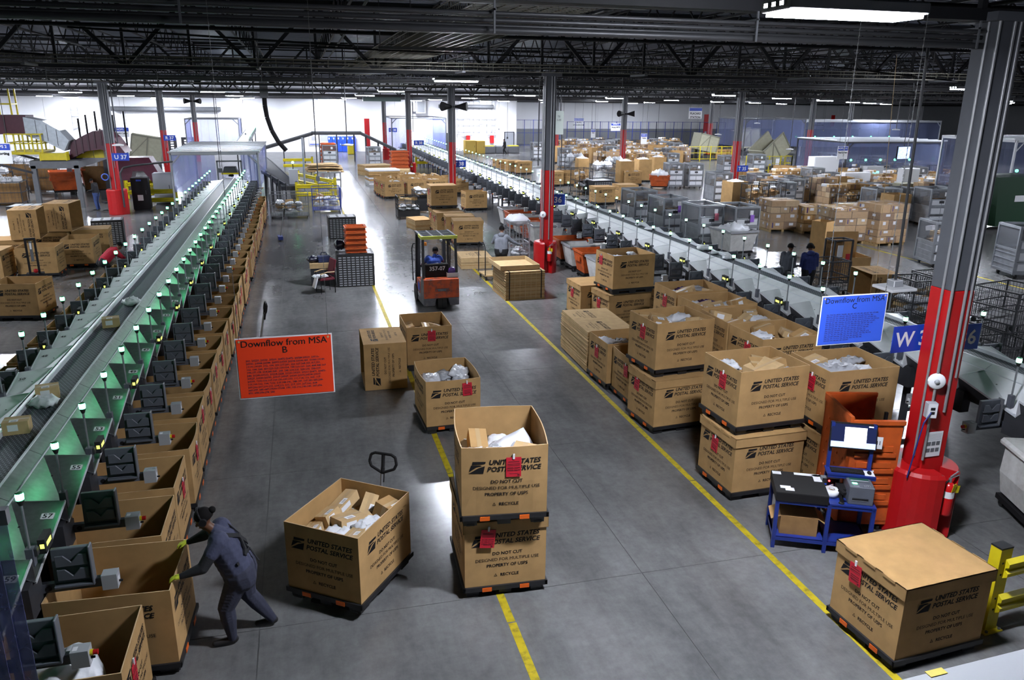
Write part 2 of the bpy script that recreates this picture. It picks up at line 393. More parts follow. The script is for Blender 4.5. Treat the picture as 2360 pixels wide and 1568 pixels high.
COLS = [(x, y) for x in (8.4, 26.5, 44.5, 62.5) for y in ROWS[1:-1]]+[(-9.35, 45.4), (-9.3, 62.5), (-9.3, 81.5), (-27, 45.4), (-27, 63.8)]
for x, y in COLS: column(x, y, y < 9)
# ceiling lights
hs = MB().box((-.64, -.2, 0), (.64, .2, .09), greyl).box((-.5, -.12, .09), (.5, .12, .14), steel_g)
for i in range(3): hs.box((-.66+0, -.16+i*.11, .02), (-.64, -.09+i*.11, .07), lens)
house = hs.mesh('housing', bev=.01)
lensm = MB().box((-.6, -.175, -.03), (.6, .175, 0), lens).mesh('lens')
hang = MB().tube((-.5, 0, .1), (-.5, 0, 1.3), .006, steel_d, 4).tube((.5, 0, .1), (.5, 0, 1.3), .006, steel_d, 4).mesh('hanger')
LIGHTS = [(4.3, 5.9, 'high-bay light close overhead, largest in the photo')]
def lights():
    out = []
    for y in (23.5, 40.2, 56, 73, 89):
        for x in (-30, -13.4, 4.5, 22.4, 40, 57.5): out.append((x, y))
    for y in (48, 64.5, 81):
        for x in (-21.5, -4.4, 13.4, 31, 49, 66): out.append((x, y))
    for x in (-22, -13.4, -6, 3, 13, 21): out.append((x, 91.8))
    for x in (31, 43): out.append((x, 101))
    for x, y in ((22.4, 5.9), (40, 5.9), (-14.5, 32), (-23, 32)): out.append((x, y))
    return out
LROWS = sorted({b for a, b in lights()})
for n, (x, y, lb) in enumerate(LIGHTS+[(a, b, None) for a, b in lights()]):
    if not lb: rr_ = sorted(a for a, b in lights() if b == y); lb_ = 'white strip light under the roof, %s from the left in the %s rank from the camera' % (nth(rr_.index(x)), nth(LROWS.index(y)))
    t = thing('ceiling_light', lb or lb_, 'ceiling light', (x, y, 6.65+zc(y)), 0, 'high-bay ceiling lights')
    if lb: del t['group']
    grow([('housing', house), ('lens', lensm), ('hanger', hang)], t)
# ---------------------------------------------------------------- sorters
PCH = 1.23
def belt_mat():
    m = bpy.data.materials.new('modular_belt'); m.use_nodes = True; nt = m.node_tree; N = nt.nodes; L = nt.links; b = N['Principled BSDF']
    g = N.new('ShaderNodeTexCoord'); mp = N.new('ShaderNodeMapping'); L.new(g.outputs['Object'], mp.inputs[0]); mp.inputs['Scale'].default_value = (1, 1, 1)
    br = N.new('ShaderNodeTexBrick'); L.new(mp.outputs[0], br.inputs['Vector'])
    br.inputs['Color1'].default_value = (.018, .02, .03, 1); br.inputs['Color2'].default_value = (.028, .03, .042, 1); br.inputs['Mortar'].default_value = (.2, .21, .25, 1)
    br.inputs['Scale'].default_value = 1; br.inputs['Brick Width'].default_value = .055; br.inputs['Row Height'].default_value = .05; br.inputs['Mortar Size'].default_value = .006
    L.new(br.outputs['Color'], b.inputs['Base Color']); b.inputs['Roughness'].default_value = .55; b.inputs['Specular IOR Level'].default_value = .3
    bp = N.new('ShaderNodeBump'); bp.inputs['Strength'].default_value = .6; bp.inputs['Distance'].default_value = .01; L.new(br.outputs['Fac'], bp.inputs['Height']); L.new(bp.outputs[0], b.inputs['Normal'])
    return m
beltm = belt_mat()
R0, R1_, L0, L1 = (.41, 0, 1.66), (.41, PCH, 1.65), (.95, 0, 1.34), (.95, PCH, 1.60)
ch = MB()
ch.sheet([L0, R1_, R0], .006, steel).sheet([L0, L1, R1_], .006, steel)
ch.sheet([(.41, .004, 1.66), (.95, .004, 1.34), (.95, .004, 1.60)], .006, steel)
ch.bar((.95, 0, 1.34), (.95, PCH, 1.60), .012, .03, alu_w).bar((.41, 0, 1.665), (.41, PCH, 1.665), .014, .02, alu_w)
ch.sheet([(.93, 0, 1.33), (.93, PCH, 1.58), (.80, PCH, 1.2), (.80, 0, 1.2)], .006, steel_d)
ch.cb((.62, .75, 1.585), (.02, .02, .004), ink)
br = MB().box((.78, -.02, 1.0), (.94, .02, 1.38), steel_d).box((.74, .02, .98), (.92, .4, 1.36), steel_d)
gp = MB().sheet([(.41, .005, 1.655), (.41, PCH-.005, 1.655), (.258, PCH-.005, 1.75), (.258, .005, 1.75)], .008, steel)
arm = MB().box((.86, .39, 1.07), (1.50, .45, 1.17), greyp).tube((.98, .385, 1.12), (.98, .39, 1.12), .03, ink, 8)
tr = MB()
tr.box((-.19, 0, 0), (.19, .05, .40), greyp)
for z in (.05, .21): tr.box((-.15, -.03, z), (.15, 0, z+.015), greyp).prism([(-.15, z), (.15, z), (.15, z+.13), (.07, z+.13), (0, z+.05), (-.07, z+.13), (-.15, z+.13)], -.04, -.025, greyp)
tr.box((.17, -.06, -.02), (.19, .05, .42), steel_g).box((-.19, -.06, -.03), (.19, 0, 0), greyp)
eb = MB().cb((1.56, .41, 1.13), (.15, .13, .17), greyl)
bt = MB().tube((1.63, .41, 1.15), (1.66, .41, 1.15), .03, yellow, 10).tube((1.66, .41, 1.15), (1.70, .41, 1.15), .026, redpaint, 10).box((1.5, .37, 1.2165), (1.54, .43, 1.218), white_p)
kb = MB().box((1.633, .38, 1.06), (1.636, .44, 1.16), white_p).tube((1.636, .41, 1.1), (1.67, .41, 1.1), .012, ink, 8)
pole = MB().box((.84, .17, 1.42), (.91, .25, 1.62), greyp).tube((.875, .21, 1.6), (.875, .21, 2.12), .014, alu, 8).tube((.875, .21, 2.1), (.875, .21, 2.16), .02, rubber, 8, .04)
lampm = MB().lathe([(0, 2.235), (.036, 2.235), (.042, 2.21), (.038, 2.165), (0, 2.16)], green_l, 10, M.Translation((.875, .21, 0)))
lcap = MB().lathe([(0, 2.25), (.03, 2.248), (.04, 2.236), (0, 2.236)], green_dk, 10, M.Translation((.875, .21, 0)))
dsp = MB().box((.93, .27, 1.50), (1.0, .50, 1.66), rubber).box((.9, .2, 1.52), (.94, .3, 1.6), steel_d)
dsc = MB().quad((1.002, .31, 1.56), (1.002, .46, 1.56), (1.002, .46, 1.61), (1.002, .31, 1.61), lcd).quad((.95, .268, 1.56), (.99, .268, 1.56), (.99, .268, 1.61), (.95, .268, 1.61), lcd)
def side(mb, nm, bev=0.): return {1: mb.mesh(nm, bev=bev), -1: mb.mesh(nm, True, bev=bev)}
S_ch, S_gp, S_arm, S_br, S_eb, S_bt, S_kb, S_pole, S_lamp, S_cap, S_dsp, S_dsc = [side(a, b) for a, b in ((ch, 'chute'), (gp, 'guard_panel'), (arm, 'arm'), (br, 'bracket'), (eb, 'control_box'), (bt, 'stop_button'), (kb, 'key_switch'), (pole, 'lamp_pole'), (lampm, 'lamp'), (lcap, 'lamp_cap'), (dsp, 'display'), (dsc, 'display_screen'))]
def alt(S, a, b):                           # the same piece in another finish
    out = {}
    for k, me in S.items():
        c = me.copy()
        for i, m in enumerate(c.materials):
            if m == a: c.materials[i] = b
        out[k] = c
    return out
W_ch, W_gp, W_lamp = alt(S_ch, steel, white_e), alt(S_gp, steel, white_e), alt(S_lamp, green_l, mat('pale_green_lamp', (.2, .9, .5), .4, emit=(.3, 1, .6), estr=9))
S_tr = tr.mesh('holder_tray', bev=.006)
def sorter(label, xc, ya, yb, k0, plates, trays_left=True):
    """a long belt with a file of chutes on either side; chute k starts at ya + k*PCH"""
    t = thing('parcel_sorter', label, 'conveyor', (xc, 0, 0))
    L = yb-ya
    ob('belt', MB().box((-.235, ya, 1.66), (.235, yb, 1.70), beltm).mesh('belt'), t)
    for s in (1, -1): ob('side_rail', MB().box((-.012, ya, 1.62), (.012, yb, 1.765), alu_w).mesh('side_rail'), t, (s*.248, 0, 0))
    b = MB().box((-.40, ya, 1.15), (.40, yb, 1.5), steel_d); ob('belt_bed', b.mesh('belt_bed'), t)
    leg = MB().box((-.55, -.05, 0), (-.45, .05, 1.5), steel_d).box((.45, -.05, 0), (.55, .05, 1.5), steel_d).box((-.9, -.04, 1.1), (.9, .04, 1.2), steel_d).box((-.5, -.03, .3), (.5, .03, .38), steel_d).bar((.5, 0, 1.1), (.86, 0, 1.3), .05, .05, steel_d).bar((-.5, 0, 1.1), (-.86, 0, 1.3), .05, .05, steel_d).mesh('trestle')
    y = ya+.3
    while y < yb: ob('trestle', leg, t, (0, y, 0)); y += PCH*2
    n = int(L/PCH); CH, GP, LM = (S_ch, S_gp, S_lamp) if plates else (W_ch, W_gp, W_lamp)
    for k in range(n):
        y = ya+k*PCH
        for s in (1, -1):
            c = ob('chute', (W_ch if s < 0 else CH)[s], t, (0, y, 0)); ob('guard_panel', GP[s], t, (0, y, 0))  # left sorter's left-side steel chutes are coloured white for their bright reflection
            a = ob('arm', S_arm[s], t, (0, y+1.06, 0)); ob('bracket', S_br[s], a); ob('control_box', S_eb[s], a)
            ob('key_switch', S_kb[s], a)
            if k % 2: ob('stop_button', S_bt[s], a)
            ob('holder_tray', S_tr, a, (s*1.235, .39, 1.16))
            p = ob('lamp_pole', S_pole[s], t, (0, y, 0)); ob('lamp', LM[s], p); ob('lamp_cap', S_cap[s], p)
            if k % 2 == 1: d = ob('display', S_dsp[s], t, (0, y, 0)); ob('display_screen', S_dsc[s], d)
            if plates:
                num = 59-2*(k-k0)+(1 if s < 0 else 0)
                if 0 < num < 62:
                    f = MB(); nrm = (V(L1)-V(R1_)).cross(V(L0)-V(L1)); nrm = -nrm.normalized() if nrm.z < 0 else nrm.normalized()
                    o = V((.83, .98, 0)); d1 = V(R1_); o.z = d1.z-(nrm.x*(o.x-d1.x)+nrm.y*(o.y-d1.y))/nrm.z+.004
                    if s < 0: o.x = -o.x; nrm.x = -nrm.x
                    u = V((1, 0, 0)); u = (u-nrm*u.dot(nrm)).normalized(); v = nrm.cross(u); T = face_T(o, u, v)
                    f.add([(-.065, -.05, 0), (.065, -.05, 0), (.065, .05, 0), (-.065, .05, 0)], [(0, 1, 2, 3)], white_p, T)
                    letter(f, str(num), .1, ink, T @ M.Translation((0, -.034, .002)), bold=.002)
                    ob('number_plate', f.mesh('number_plate'), c)
    return t
YA = 6.53-2*PCH
sorter('left parcel sorter with dark belt and green lamp poles, its near end by the number 59 plate', -3.77, YA, 46.3, 2, True)
sorter('right parcel sorter with white chutes and green lamp poles, running behind the red column', 11.47, 4.07, 84, 0, False)
# ---------------------------------------------------------------- pallets, bins and their print
A, B, SH = 1.03, 1.23, .90       # sleeve depth, width, height
def pallet_mesh():
    m = MB().box((-B/2-.02, -A/2-.02, .105), (B/2+.02, A/2+.02, .14), blackp)
    for s in (-1, 1): m.box((-B/2-.025, s*(A/2+.01)-.015, .09), (B/2+.025, s*(A/2+.01)+.015, .152), blackp).box((s*(B/2+.01)-.015, -A/2-.025, .09), (s*(B/2+.01)+.015, A/2+.025, .152), blackp)
    for x in (-1, 0, 1):
        for y in (-1, 0, 1): m.prism([(x*.5-.09, 0.0), (x*.5+.09, 0), (x*.5+.11, .106), (x*.5-.11, .106)], y*.41-.08, y*.41+.08, blackp)
    for y in (-.41, .41): m.box((-.6, y-.05, 0.0), (.6, y+.05, .022), blackp)
    return m.mesh('pallet_deck')
PAL = pallet_mesh()
oc = MB()
for x in (-.3, .3):
    for s in (-1, 1): oc.box((s*(B/2+.03)-.003, x*.8-.06, .085), (s*(B/2+.03)+.003, x*.8+.06, .14), orange_c)
OCL = oc.mesh('orange_clips')
def sleeve_mesh(h=SH, mat_=None, bulge=.0, w=B, d=A, seg=6):
    m = MB(); mt = mat_ or card; x, y = w/2, d/2; t = .012; loops = []
    def ring(z, i, fl):
        o = []
        for (ax, ay, bx, by) in ((-x, -y, x, -y), (x, -y, x, y), (x, y, -x, y), (-x, y, -x, -y)):
            for q in range(seg):
                u = q/seg; px, py = ax+(bx-ax)*u, ay+(by-ay)*u; k = math.sin(PI*u)*bulge*fl
                nx, ny = (by-ay), -(bx-ax); l = math.hypot(nx, ny); o.append((px+nx/l*k-math.copysign(i, px)*(abs(abs(px)-x) < 1e-6), py+ny/l*k-math.copysign(i, py)*(abs(abs(py)-y) < 1e-6), z))
        return o
    zs = [(0, 0), (h*.5, .9), (h, 1)]; N = 4*seg
    for i, inv in ((0, 0), (t, 1)):
        vs = []; 
        for z, fl in zs: vs += ring(z, i, fl)
        fs = [(j*N+k, j*N+(k+1) % N, (j+1)*N+(k+1) % N, (j+1)*N+k) for j in range(2) for k in range(N)]
        m.add(vs, [f[::-1] for f in fs] if inv else fs, mt)
    vs = ring(h, 0, 1)+ring(h, t, 1); m.add(vs, [(k, (k+1) % N, N+(k+1) % N, N+k) for k in range(N)], card_edge)
    m.box((-x+t, -y+t, .002), (x-t, y-t, .012), mt)
    return m.mesh('sleeve')
SLV = sleeve_mesh(); SLVB = sleeve_mesh(bulge=.035)
def logo(m, T, s):                          # slanted block with a swept bird's head cut out of it, s wide
    for p in ([(.25, .75), (1, .75), (.975, .62), (.80, .60), (.22, .56)], [(.03, .10), (.17, .52), (.68, .53), (.80, .47), (.50, .43), (.40, .36)], [(0, 0), (.86, 0), (.955, .47), (.90, .46), (.56, .34), (.10, .05)]):
        m.add([(x*s, y*s, 0) for x, y in p], [tuple(range(len(p)))], ink, T)
def print_face(m, T, top=.0):               # T: origin at the foot of the face, centred
    Z = lambda x, y: T @ M.Translation((x, y, 0))
    q = SH-top
    logo(m, Z(-.435, SH-.33), .205)
    letter(m, 'UNITED STATES', .086, ink, Z(-.195, SH-.215), bold=.0024, shear=.22, align='LEFT'); letter(m, 'POSTAL SERVICE', .086, ink, Z(-.215, SH-.305), bold=.0022, shear=.22, align='LEFT')
    letter(m, 'DO NOT CUT', .06, ink, Z(.02, SH-.46), bold=.0012); letter(m, 'DESIGNED FOR MULTIPLE USE', .06, ink, Z(.02, SH-.545)); letter(m, 'PROPERTY OF USPS', .06, ink, Z(.02, SH-.63), bold=.0012)
    letter(m, 'RECYCLE', .058, ink, Z(.05, SH-.765), bold=.0012)
    m.add([(-.15, 0, 0), (-.105, 0, 0), (-.1275, .042, 0), (-.142, .006, 0), (-.113, .006, 0), (-.1275, .032, 0)], [(0, 1, 4, 3), (1, 2, 5, 4), (2, 0, 3, 5)], ink, Z(0, SH-.765))
def faces(w=B, d=A, e=.003):
    return [face_T((0, -d/2-e, 0), (1, 0, 0), (0, 0, 1)), face_T((w/2+e, 0, 0), (0, 1, 0), (0, 0, 1)), face_T((0, d/2+e, 0), (-1, 0, 0), (0, 0, 1)), face_T((-w/2-e, 0, 0), (0, -1, 0), (0, 0, 1))]
pm = MB()
for T in faces(): print_face(pm, T)
PRT = pm.mesh('printing'); PRTB = PRT.copy()
for v in PRTB.vertices:                    # print that follows the bulging walls
    fl = min(1, v.co.z/(SH*.5))*.9 if v.co.z < SH*.5 else .9+.1*(v.co.z/SH*2-1)
    ax = 1 if abs(abs(v.co.y)-A/2-.003) < 1e-3 else 0; u = (v.co.x/B if ax else v.co.y/A)+.5
    v.co[ax] += math.copysign(math.sin(PI*u)*.0365*fl, v.co[ax])
lid = MB(); x, y = B/2+.022, A/2+.022
lid.box((-x, -y, SH+.012), (x, y, SH+.022), card); 
for s in (-1, 1): lid.box((-x, s*y-(.01 if s > 0 else 0), SH-.125), (x, s*y+(.01 if s < 0 else 0), SH+.022), card).box((s*x-(.01 if s > 0 else 0), -y, SH-.125), (s*x+(.01 if s < 0 else 0), y, SH+.022), card)
for x_ in (-.34, 0, .34):
    for s in (-1, 1): lid.box((s*(x+.004)-.006, x_*.85-.09, SH-.004), (s*(x+.004)+.006, x_*.85+.09, SH+.026), card)
LID = lid.mesh('lid')
# red routing placard on the local -X or -Y or +X face
def placard(lines=None):
    m = MB().box((-.09, -.004, -.25), (.09, 0, 0), red_p)
    T = face_T((0, -.006, 0), (1, 0, 0), (0, 0, 1))
    m.box((-.012, -.012, -.02), (.012, .002, .045), white_p)
    for a, b, w in ((-.05, -.062, .13), (-.08, -.09, .15), (-.1, -.107, .15), (-.205, -.212, .1)): m.box((-w/2, -.0055, b), (w/2, -.0041, a), red_ink)
    if lines:
        for i, l in enumerate(lines): letter(m, l, .029, red_ink, T @ M.Translation((0, -.145-.03*i, 0)), bold=.001)
    else:
        for z in (-.14, -.165, -.19): m.box((-.065, -.0055, z-.012), (.065, -.0041, z), red_ink)
    m.box((.045, -.0055, -.24), (.07, -.0041, -.215), red_ink)
    return m.mesh('red_placard')
PLC = placard(); PLC2 = placard(('30000-30099', '30500-30699')); PLC3 = placard(('30100-30399', '31100-31199', '39800-39899'))
FACE = {'-y': ((0, -A/2-.006, 0), 0), 'x': ((B/2+.006, 0, 0), PI/2), '-x': ((-B/2-.006, 0, 0), -PI/2), 'y': ((0, A/2+.006, 0), PI)}
NB = [0]
def cbin(desc, loc, rz=0., lidded=False, tags=(), group=None, bulge=False, pallet=True, plabel=None, prt=True, sleeve=None, cat='cardboard bin'):
    """loc: centre of the pallet foot; desc: the label"""
    loc = V(loc)
    nodes = [('sleeve', sleeve or (SLVB if bulge else SLV))]
    if prt: nodes.append(('printing', PRTB if bulge else PRT))
    if lidded: nodes.append(('lid', LID))
    for tg in tags:
        fc, off, zz, tilt = tg[:4]; off = -off if fc == '-x' else off; p, r = FACE[fc]; u = V((math.cos(r), math.sin(r), 0))
        q = V(p)+u*off+V((math.sin(r), -math.cos(r), 0))*(.026 if lidded and zz > SH-.13 else (.034 if bulge else 0)); nodes.append(('red_placard', tg[4] if len(tg) > 4 else PLC, (q.x, q.y, zz), (0, tilt, r)))
    t = make('cardboard_bin', nodes, desc, cat, loc+V((0, 0, .141)), rz, group)
    if pallet:
        p = make('plastic_pallet', [('deck', PAL), ('orange_clips', OCL)], plabel or ('black plastic pallet under the '+desc), 'pallet', loc, rz)
        if len(p['label'].split()) > 16: p['label'] = ' '.join(p['label'].split()[:16])
    return t
# ---------------------------------------------------------------- parcels
def carton_mesh(w, d, h, m=card_lite, lab=True, seed=0):
    r = random.Random(seed); b = MB().box((-w/2, -d/2, 0), (w/2, d/2, h), m)
    b.box((-w/2-.001, -.025, -.001), (w/2+.001, .025, h+.001), tape)
    if lab:
        x = r.uniform(-.1, .1)*w; b.box((x-.05, -d*.42, h), (x+.06, -d*.1, h+.0015), white_p); b.box((-w*.3, -d/2-.0015, h*.3), (w*.1, -d/2, h*.8), white_p)
        for i in range(3): b.box((x-.03, -d*(.38-.07*i), h+.0015), (x+.04, -d*(.36-.07*i), h+.002), ink)
    return b.mesh('carton')
def mailer_mesh(w, d, h, m, seed):
    r = random.Random(seed); nu, nv = 12, 9; b = MB(); vs = []; q = [r.uniform(0, 6) for _ in range(4)]
    for side_ in (1, -1):
        for j in range(nv+1):
            for i in range(nu+1):
                u, v = i/nu*2-1, j/nv*2-1; k = max(0, (1-abs(u)**3)*(1-abs(v)**3))**.6
                z = side_*h/2*k*(1+.25*math.sin(4*u+q[0])*math.sin(3*v+q[1])) + .018*math.sin(9*u+q[2])*math.sin(7*v+q[3])*(.4+k)
                vs.append((u*w/2*(1-.06*abs(v)), v*d/2*(1-.05*abs(u)), z+h/2))
    n1 = (nu+1)*(nv+1); fs = []
    for s in (0, 1):
        for j in range(nv):
            for i in range(nu):
                a = s*n1+j*(nu+1)+i; f = (a, a+1, a+nu+2, a+nu+1); fs.append(f if s == 0 else f[::-1])
    b.add(vs, fs, m, smooth=True)
    if m is not poly_k or seed % 2: b.box((-.06, -.05, h*1.02), (.06, .05, h*1.02+.004), white_p)
    return b.mesh('mailer', fix=True)
CART = [('brown carton', carton_mesh(.32, .24, .16, seed=1)), ('flat brown carton', carton_mesh(.36, .26, .10, seed=2)), ('small brown carton', carton_mesh(.22, .17, .14, seed=3)), ('long brown carton', carton_mesh(.42, .16, .12, seed=4)), ('square brown carton', carton_mesh(.25, .25, .2, card, seed=5)), ('plain brown carton', carton_mesh(.3, .2, .17, card, False, seed=6))]
BIGC = carton_mesh(.52, .38, .14, card_lite, False, 7)
MAIL = {'white': [('white plastic mailer', mailer_mesh(.36, .27, .10, poly_w, 1)), ('large white plastic mailer', mailer_mesh(.42, .32, .14, poly_w, 2)), ('small white mailer', mailer_mesh(.26, .2, .07, poly_w, 3)), ('grey plastic mailer', mailer_mesh(.36, .28, .10, poly_g, 4))],
        'dark': [('navy plastic mailer', mailer_mesh(.38, .28, .10, poly_k, 5)), ('purple plastic mailer', mailer_mesh(.36, .26, .10, poly_p, 6))], 'yellow': [('yellow padded mailer', mailer_mesh(.34, .25, .08, poly_y, 8))]}
def heap_mesh(w, d, h, seed, n=40, ms=(card_lite, poly_w, card)):
    r = random.Random(seed); b = MB()
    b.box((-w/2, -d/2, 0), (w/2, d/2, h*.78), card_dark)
    for i in range(n):
        c = (r.uniform(-w/2+.13, w/2-.13), r.uniform(-d/2+.13, d/2-.13), r.uniform(h*.76, h*.92)); b.cb(c, (r.uniform(.15, .28), r.uniform(.12, .22), r.uniform(.06, .14)), r.choice(ms), r.uniform(0, 3), r.uniform(-.3, .3), r.uniform(-.3, .3))
    return b.mesh('parcel_heap')
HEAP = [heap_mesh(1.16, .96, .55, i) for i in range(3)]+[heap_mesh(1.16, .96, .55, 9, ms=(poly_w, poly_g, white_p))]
POSN = ('back left', 'back centre', 'back right', 'left', 'middle', 'right', 'front left', 'front centre', 'front right')
def fill(c, rz, short, n=7, seed=0, level=.62, kinds='cw', heap=0, spread=(.35, .29), grp=None):
    """parcels lying on the heap inside a bin whose foot (pallet) is at c"""
    r = random.Random(seed*13+5); c = V(c)
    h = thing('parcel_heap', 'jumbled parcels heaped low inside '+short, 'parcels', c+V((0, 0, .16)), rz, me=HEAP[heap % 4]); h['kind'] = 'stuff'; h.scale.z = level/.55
    cells = list(range(9)); r.shuffle(cells)
    for i in cells[:n]:
        gx, gy = i % 3-1, 1-i//3
        k = kinds[r.randrange(len(kinds))]
        nm, me = r.choice(CART) if k == 'c' else r.choice(MAIL[{'w': 'white', 'k': 'dark', 'y': 'yellow'}[k]])
        p = M.Rotation(rz, 4, 'Z') @ V((gx*spread[0]+r.uniform(-.03, .03), gy*spread[1]+r.uniform(-.03, .03), 0))
        t = .35 if k == 'c' else .2
        thing('mailer' if 'mailer' in nm else 'carton', '%s lying at the %s in %s' % (nm, POSN[i], short), 'parcel', c+p+V((0, 0, .15+level*.93+r.uniform(0, .06))), 0, grp, me, rot=(r.uniform(-t, t), r.uniform(-t, t), rz+r.uniform(-.5, .5))).scale = (1.14, 1.14, 1.14)
def corner(x, y, rz, w=B, d=A):
    v = M.Rotation(rz, 4, 'Z') @ V((w/2, d/2, 0)); return V((x, y, 0))+v
RD = math.radians
# ---- right group of bins along the aisle line
c = corner(5.94, 5.90, RD(4)); cbin('lidded cardboard bin nearest the yellow guard rail, standing alone', c, RD(4), True, [('-x', .18, .80, -.05)], plabel='black plastic pallet under the nearest lidded bin by the guard rail')
c = corner(6.17, 9.80, RD(2)); cbin('lidded cardboard bin carrying an open bin, beside the blue workstation', c, RD(2), True, [('-x', .05, .72, .08)], plabel='black plastic pallet on the floor under the stack beside the workstation')
c = corner(6.2, 9.9, RD(3))+V((0, 0, .925+.141)); cbin('open cardboard bin on top of the stack beside the blue workstation', c, RD(3), False, [('-x', -.06, .74, .05)], plabel='black plastic pallet between the two bins beside the workstation')
fill(c, RD(3), 'the top bin beside the blue workstation', 5, 3, .66, 'ccw')
c2 = c; thing('carton', 'large flat brown carton filling the front of the top bin beside the workstation', 'parcel', c+V((.02, -.18, .86)), 0, None, BIGC, rot=(.1, -.12, RD(20)))
BT = .925+.141
for i, (x, y, rz, lb, kind, tg, n) in enumerate(((7.53, 9.60, 0, 'behind the orange cart', 'wwc', -.1, 6), (7.45, 11.33, 3, 'second from the orange cart', 'cccw', -.1, 5), (7.40, 12.43, 0, 'third from the orange cart', 'cccw', None, 6), (7.52, 13.55, 4, 'fourth from the orange cart', 'ckw', None, 8), (7.54, 14.81, 2, 'fifth from the orange cart', 'ckcw', -.02, 6))):
    rz = RD(rz); c = corner(x, y, rz)
    cbin('lower cardboard bin of the stack %s' % lb, c, rz, True, [('-x', 0, .7, .03)], plabel='floor pallet of the bin stack %s' % lb)
    c = c+V((0, 0, BT)); cbin('open upper cardboard bin of the stack %s' % lb, c, rz, False, [('-x', tg, .72, .06)] if tg is not None else [], plabel='black pallet between bins of the stack %s' % lb)
    fill(c, rz, 'the upper bin %s' % lb, n, 20+i, .7, kind, i)
c = corner(6.06, 12.46, RD(5)); cbin('lidded cardboard bin at the bottom of the middle stack on the yellow line', c, RD(5), True, [('-x', .17, .76, .12)], plabel='black plastic pallet on the floor under the middle stack')
c = corner(6.10, 12.64, RD(6))+V((0, 0, BT)); cbin('open cardboard bin on top of the middle stack, yellow mailer inside', c, RD(6), False, [('-x', -.02, .74, .06)], plabel='black plastic pallet between the bins of the middle stack')
fill(c, RD(6), 'the top bin of the middle stack', 7, 31, .68, 'cwwy', 1)
c = corner(6.06, 14.88, RD(2)); cbin('open cardboard bin on the floor beside the flattened cartons', c, RD(2), False, [('-x', .05, .68, .08)]); fill(c, RD(2), 'the floor bin beside the flattened cartons', 5, 32, .62, 'w', 3)
c = corner(6.16, 13.74, RD(1)); cbin('half hidden cardboard bin squeezed behind the middle stack', c, RD(1), False, [('-x', -.25, .72, -.05)], bulge=True)
c = corner(7.66, 18.85, RD(6)); cbin('lidded cardboard bin under the open bin by the flattened cartons', c, RD(6), True, [('-x', .08, .70, .08)])
c = corner(7.75, 18.89, RD(6))+V((0, 0, BT)); cbin('open cardboard bin high behind the flattened cartons', c, RD(6), False, [('-x', .2, .8, .06)]); fill(c, RD(6), 'the high bin behind the flattened cartons', 4, 33, .72, 'w', 3)
c = corner(7.31, 20.1, RD(3)); cbin('lidded cardboard bin farthest along the right hand group', c, RD(3), True, [('-x', .1, .72, .08)])
c = corner(9.2, 18.7, RD(6)); cbin('lidded cardboard bin half hidden under the right sorter', c, RD(6), True)
# ---- bins along the left line
c = corner(.36, 8.19, RD(54))+V((0, 0, .085)); cbin('open cardboard bin turned askew on a pallet jack in the aisle', c, RD(54), False, plabel='black plastic pallet raised on the jack in the aisle')
fill(c, RD(54), 'the askew bin on the jack', 9, 41, .60, 'ccw', 2)
L1C = c
c = V((2.19, 8.93, 0)); cbin('lidded cardboard bin at the foot of the aisle stack', c, RD(87), True, [('-x', .22, .82, .1, PLC3)], plabel='black plastic pallet under the aisle stack on the yellow line')
c = V((2.18, 8.80, BT)); cbin('open cardboard bin on top of the aisle stack, large white bag inside', c, RD(83), False, [('-x', -.1, .77, 0, PLC2)], bulge=True, plabel='black plastic pallet between the two bins of the aisle stack')
fill(c, RD(83), 'the top bin of the aisle stack', 6, 42, .50, 'wwc', 3, (.28, .26))
thing('mailer', 'big upright white bag leaning in the top bin of the aisle stack', 'parcel', c+V((.17, .12, .60)), 0, None, mailer_mesh(.62, .44, .2, poly_w, 21), rot=(RD(65), RD(-20), RD(10)))
c = V((2.445, 14.08, 0)); cbin('open cardboard bin on the left yellow line, white parcels inside', c, RD(92), False, [('-x', -.25, .83, -.05)], bulge=True, plabel='black plastic pallet under the left line bin with white parcels'); fill(c, RD(92), 'the bin of white parcels', 7, 43, .62, 'w', 3)
c = V((2.58, 17.68, 0)); cbin('open cardboard bin behind the tipped box, orange labelled carton inside', c, RD(91), False, [('-x', -.05, .8, 0)], plabel='black plastic pallet under the bin behind the tipped box'); fill(c, RD(91), 'the bin behind the tipped box', 5, 44, .55, 'cwc', 0)
t = make('cardboard_bin', [('sleeve', SLV), ('printing', PRT)], 'empty cardboard bin tipped on its side in the aisle', 'cardboard bin', (0, 0, 0))
t.matrix_world = M(((0, 0, -1, 1.93), (1, 0, 0, 16.62), (0, -1, 0, .522), (0, 0, 0, 1)))
# ---- the row under the left sorter
ROWC = [(-2.465, 7.07, 0.), (-2.2, 8.32, RD(-3))]+[(-2.465+RN.uniform(-.04, .04), 9.47+1.23*j, RD(RN.uniform(-1.2, 1.2))) for j in range(28)]
for i, (x, y, rz) in enumerate(ROWC):
    w = ['nearest', 'second', 'third', 'fourth', 'fifth', 'sixth', 'seventh', 'eighth', 'ninth'][i] if i < 9 else nth(i)
    lb = 'open cardboard bin, %s from the near end of the row under the left sorter' % w
    if i == 1: lb = 'open cardboard bin the woman in grey is pushing under the left sorter'
    fx = {0: [('x', -.12, .7, .05)], 1: []}.get(i, [('x', RN.uniform(-.15, .2), RN.uniform(.66, .82), RN.uniform(-.06, .06))] if i != 2 else [])
    cbin(lb, (x, y, 0), rz, False, fx, 'bins in the row under the left sorter', bulge=i > 2 and i % 2 == 0, plabel='black plastic pallet under the %s bin of the row below the left sorter' % w)
thing('mail_sack', 'big white sack of mail slumped in the nearest bin under the left sorter', 'sack', (-2.42, 6.96, .5), .4, None, mailer_mesh(.62, .6, .5, poly_w, 31))
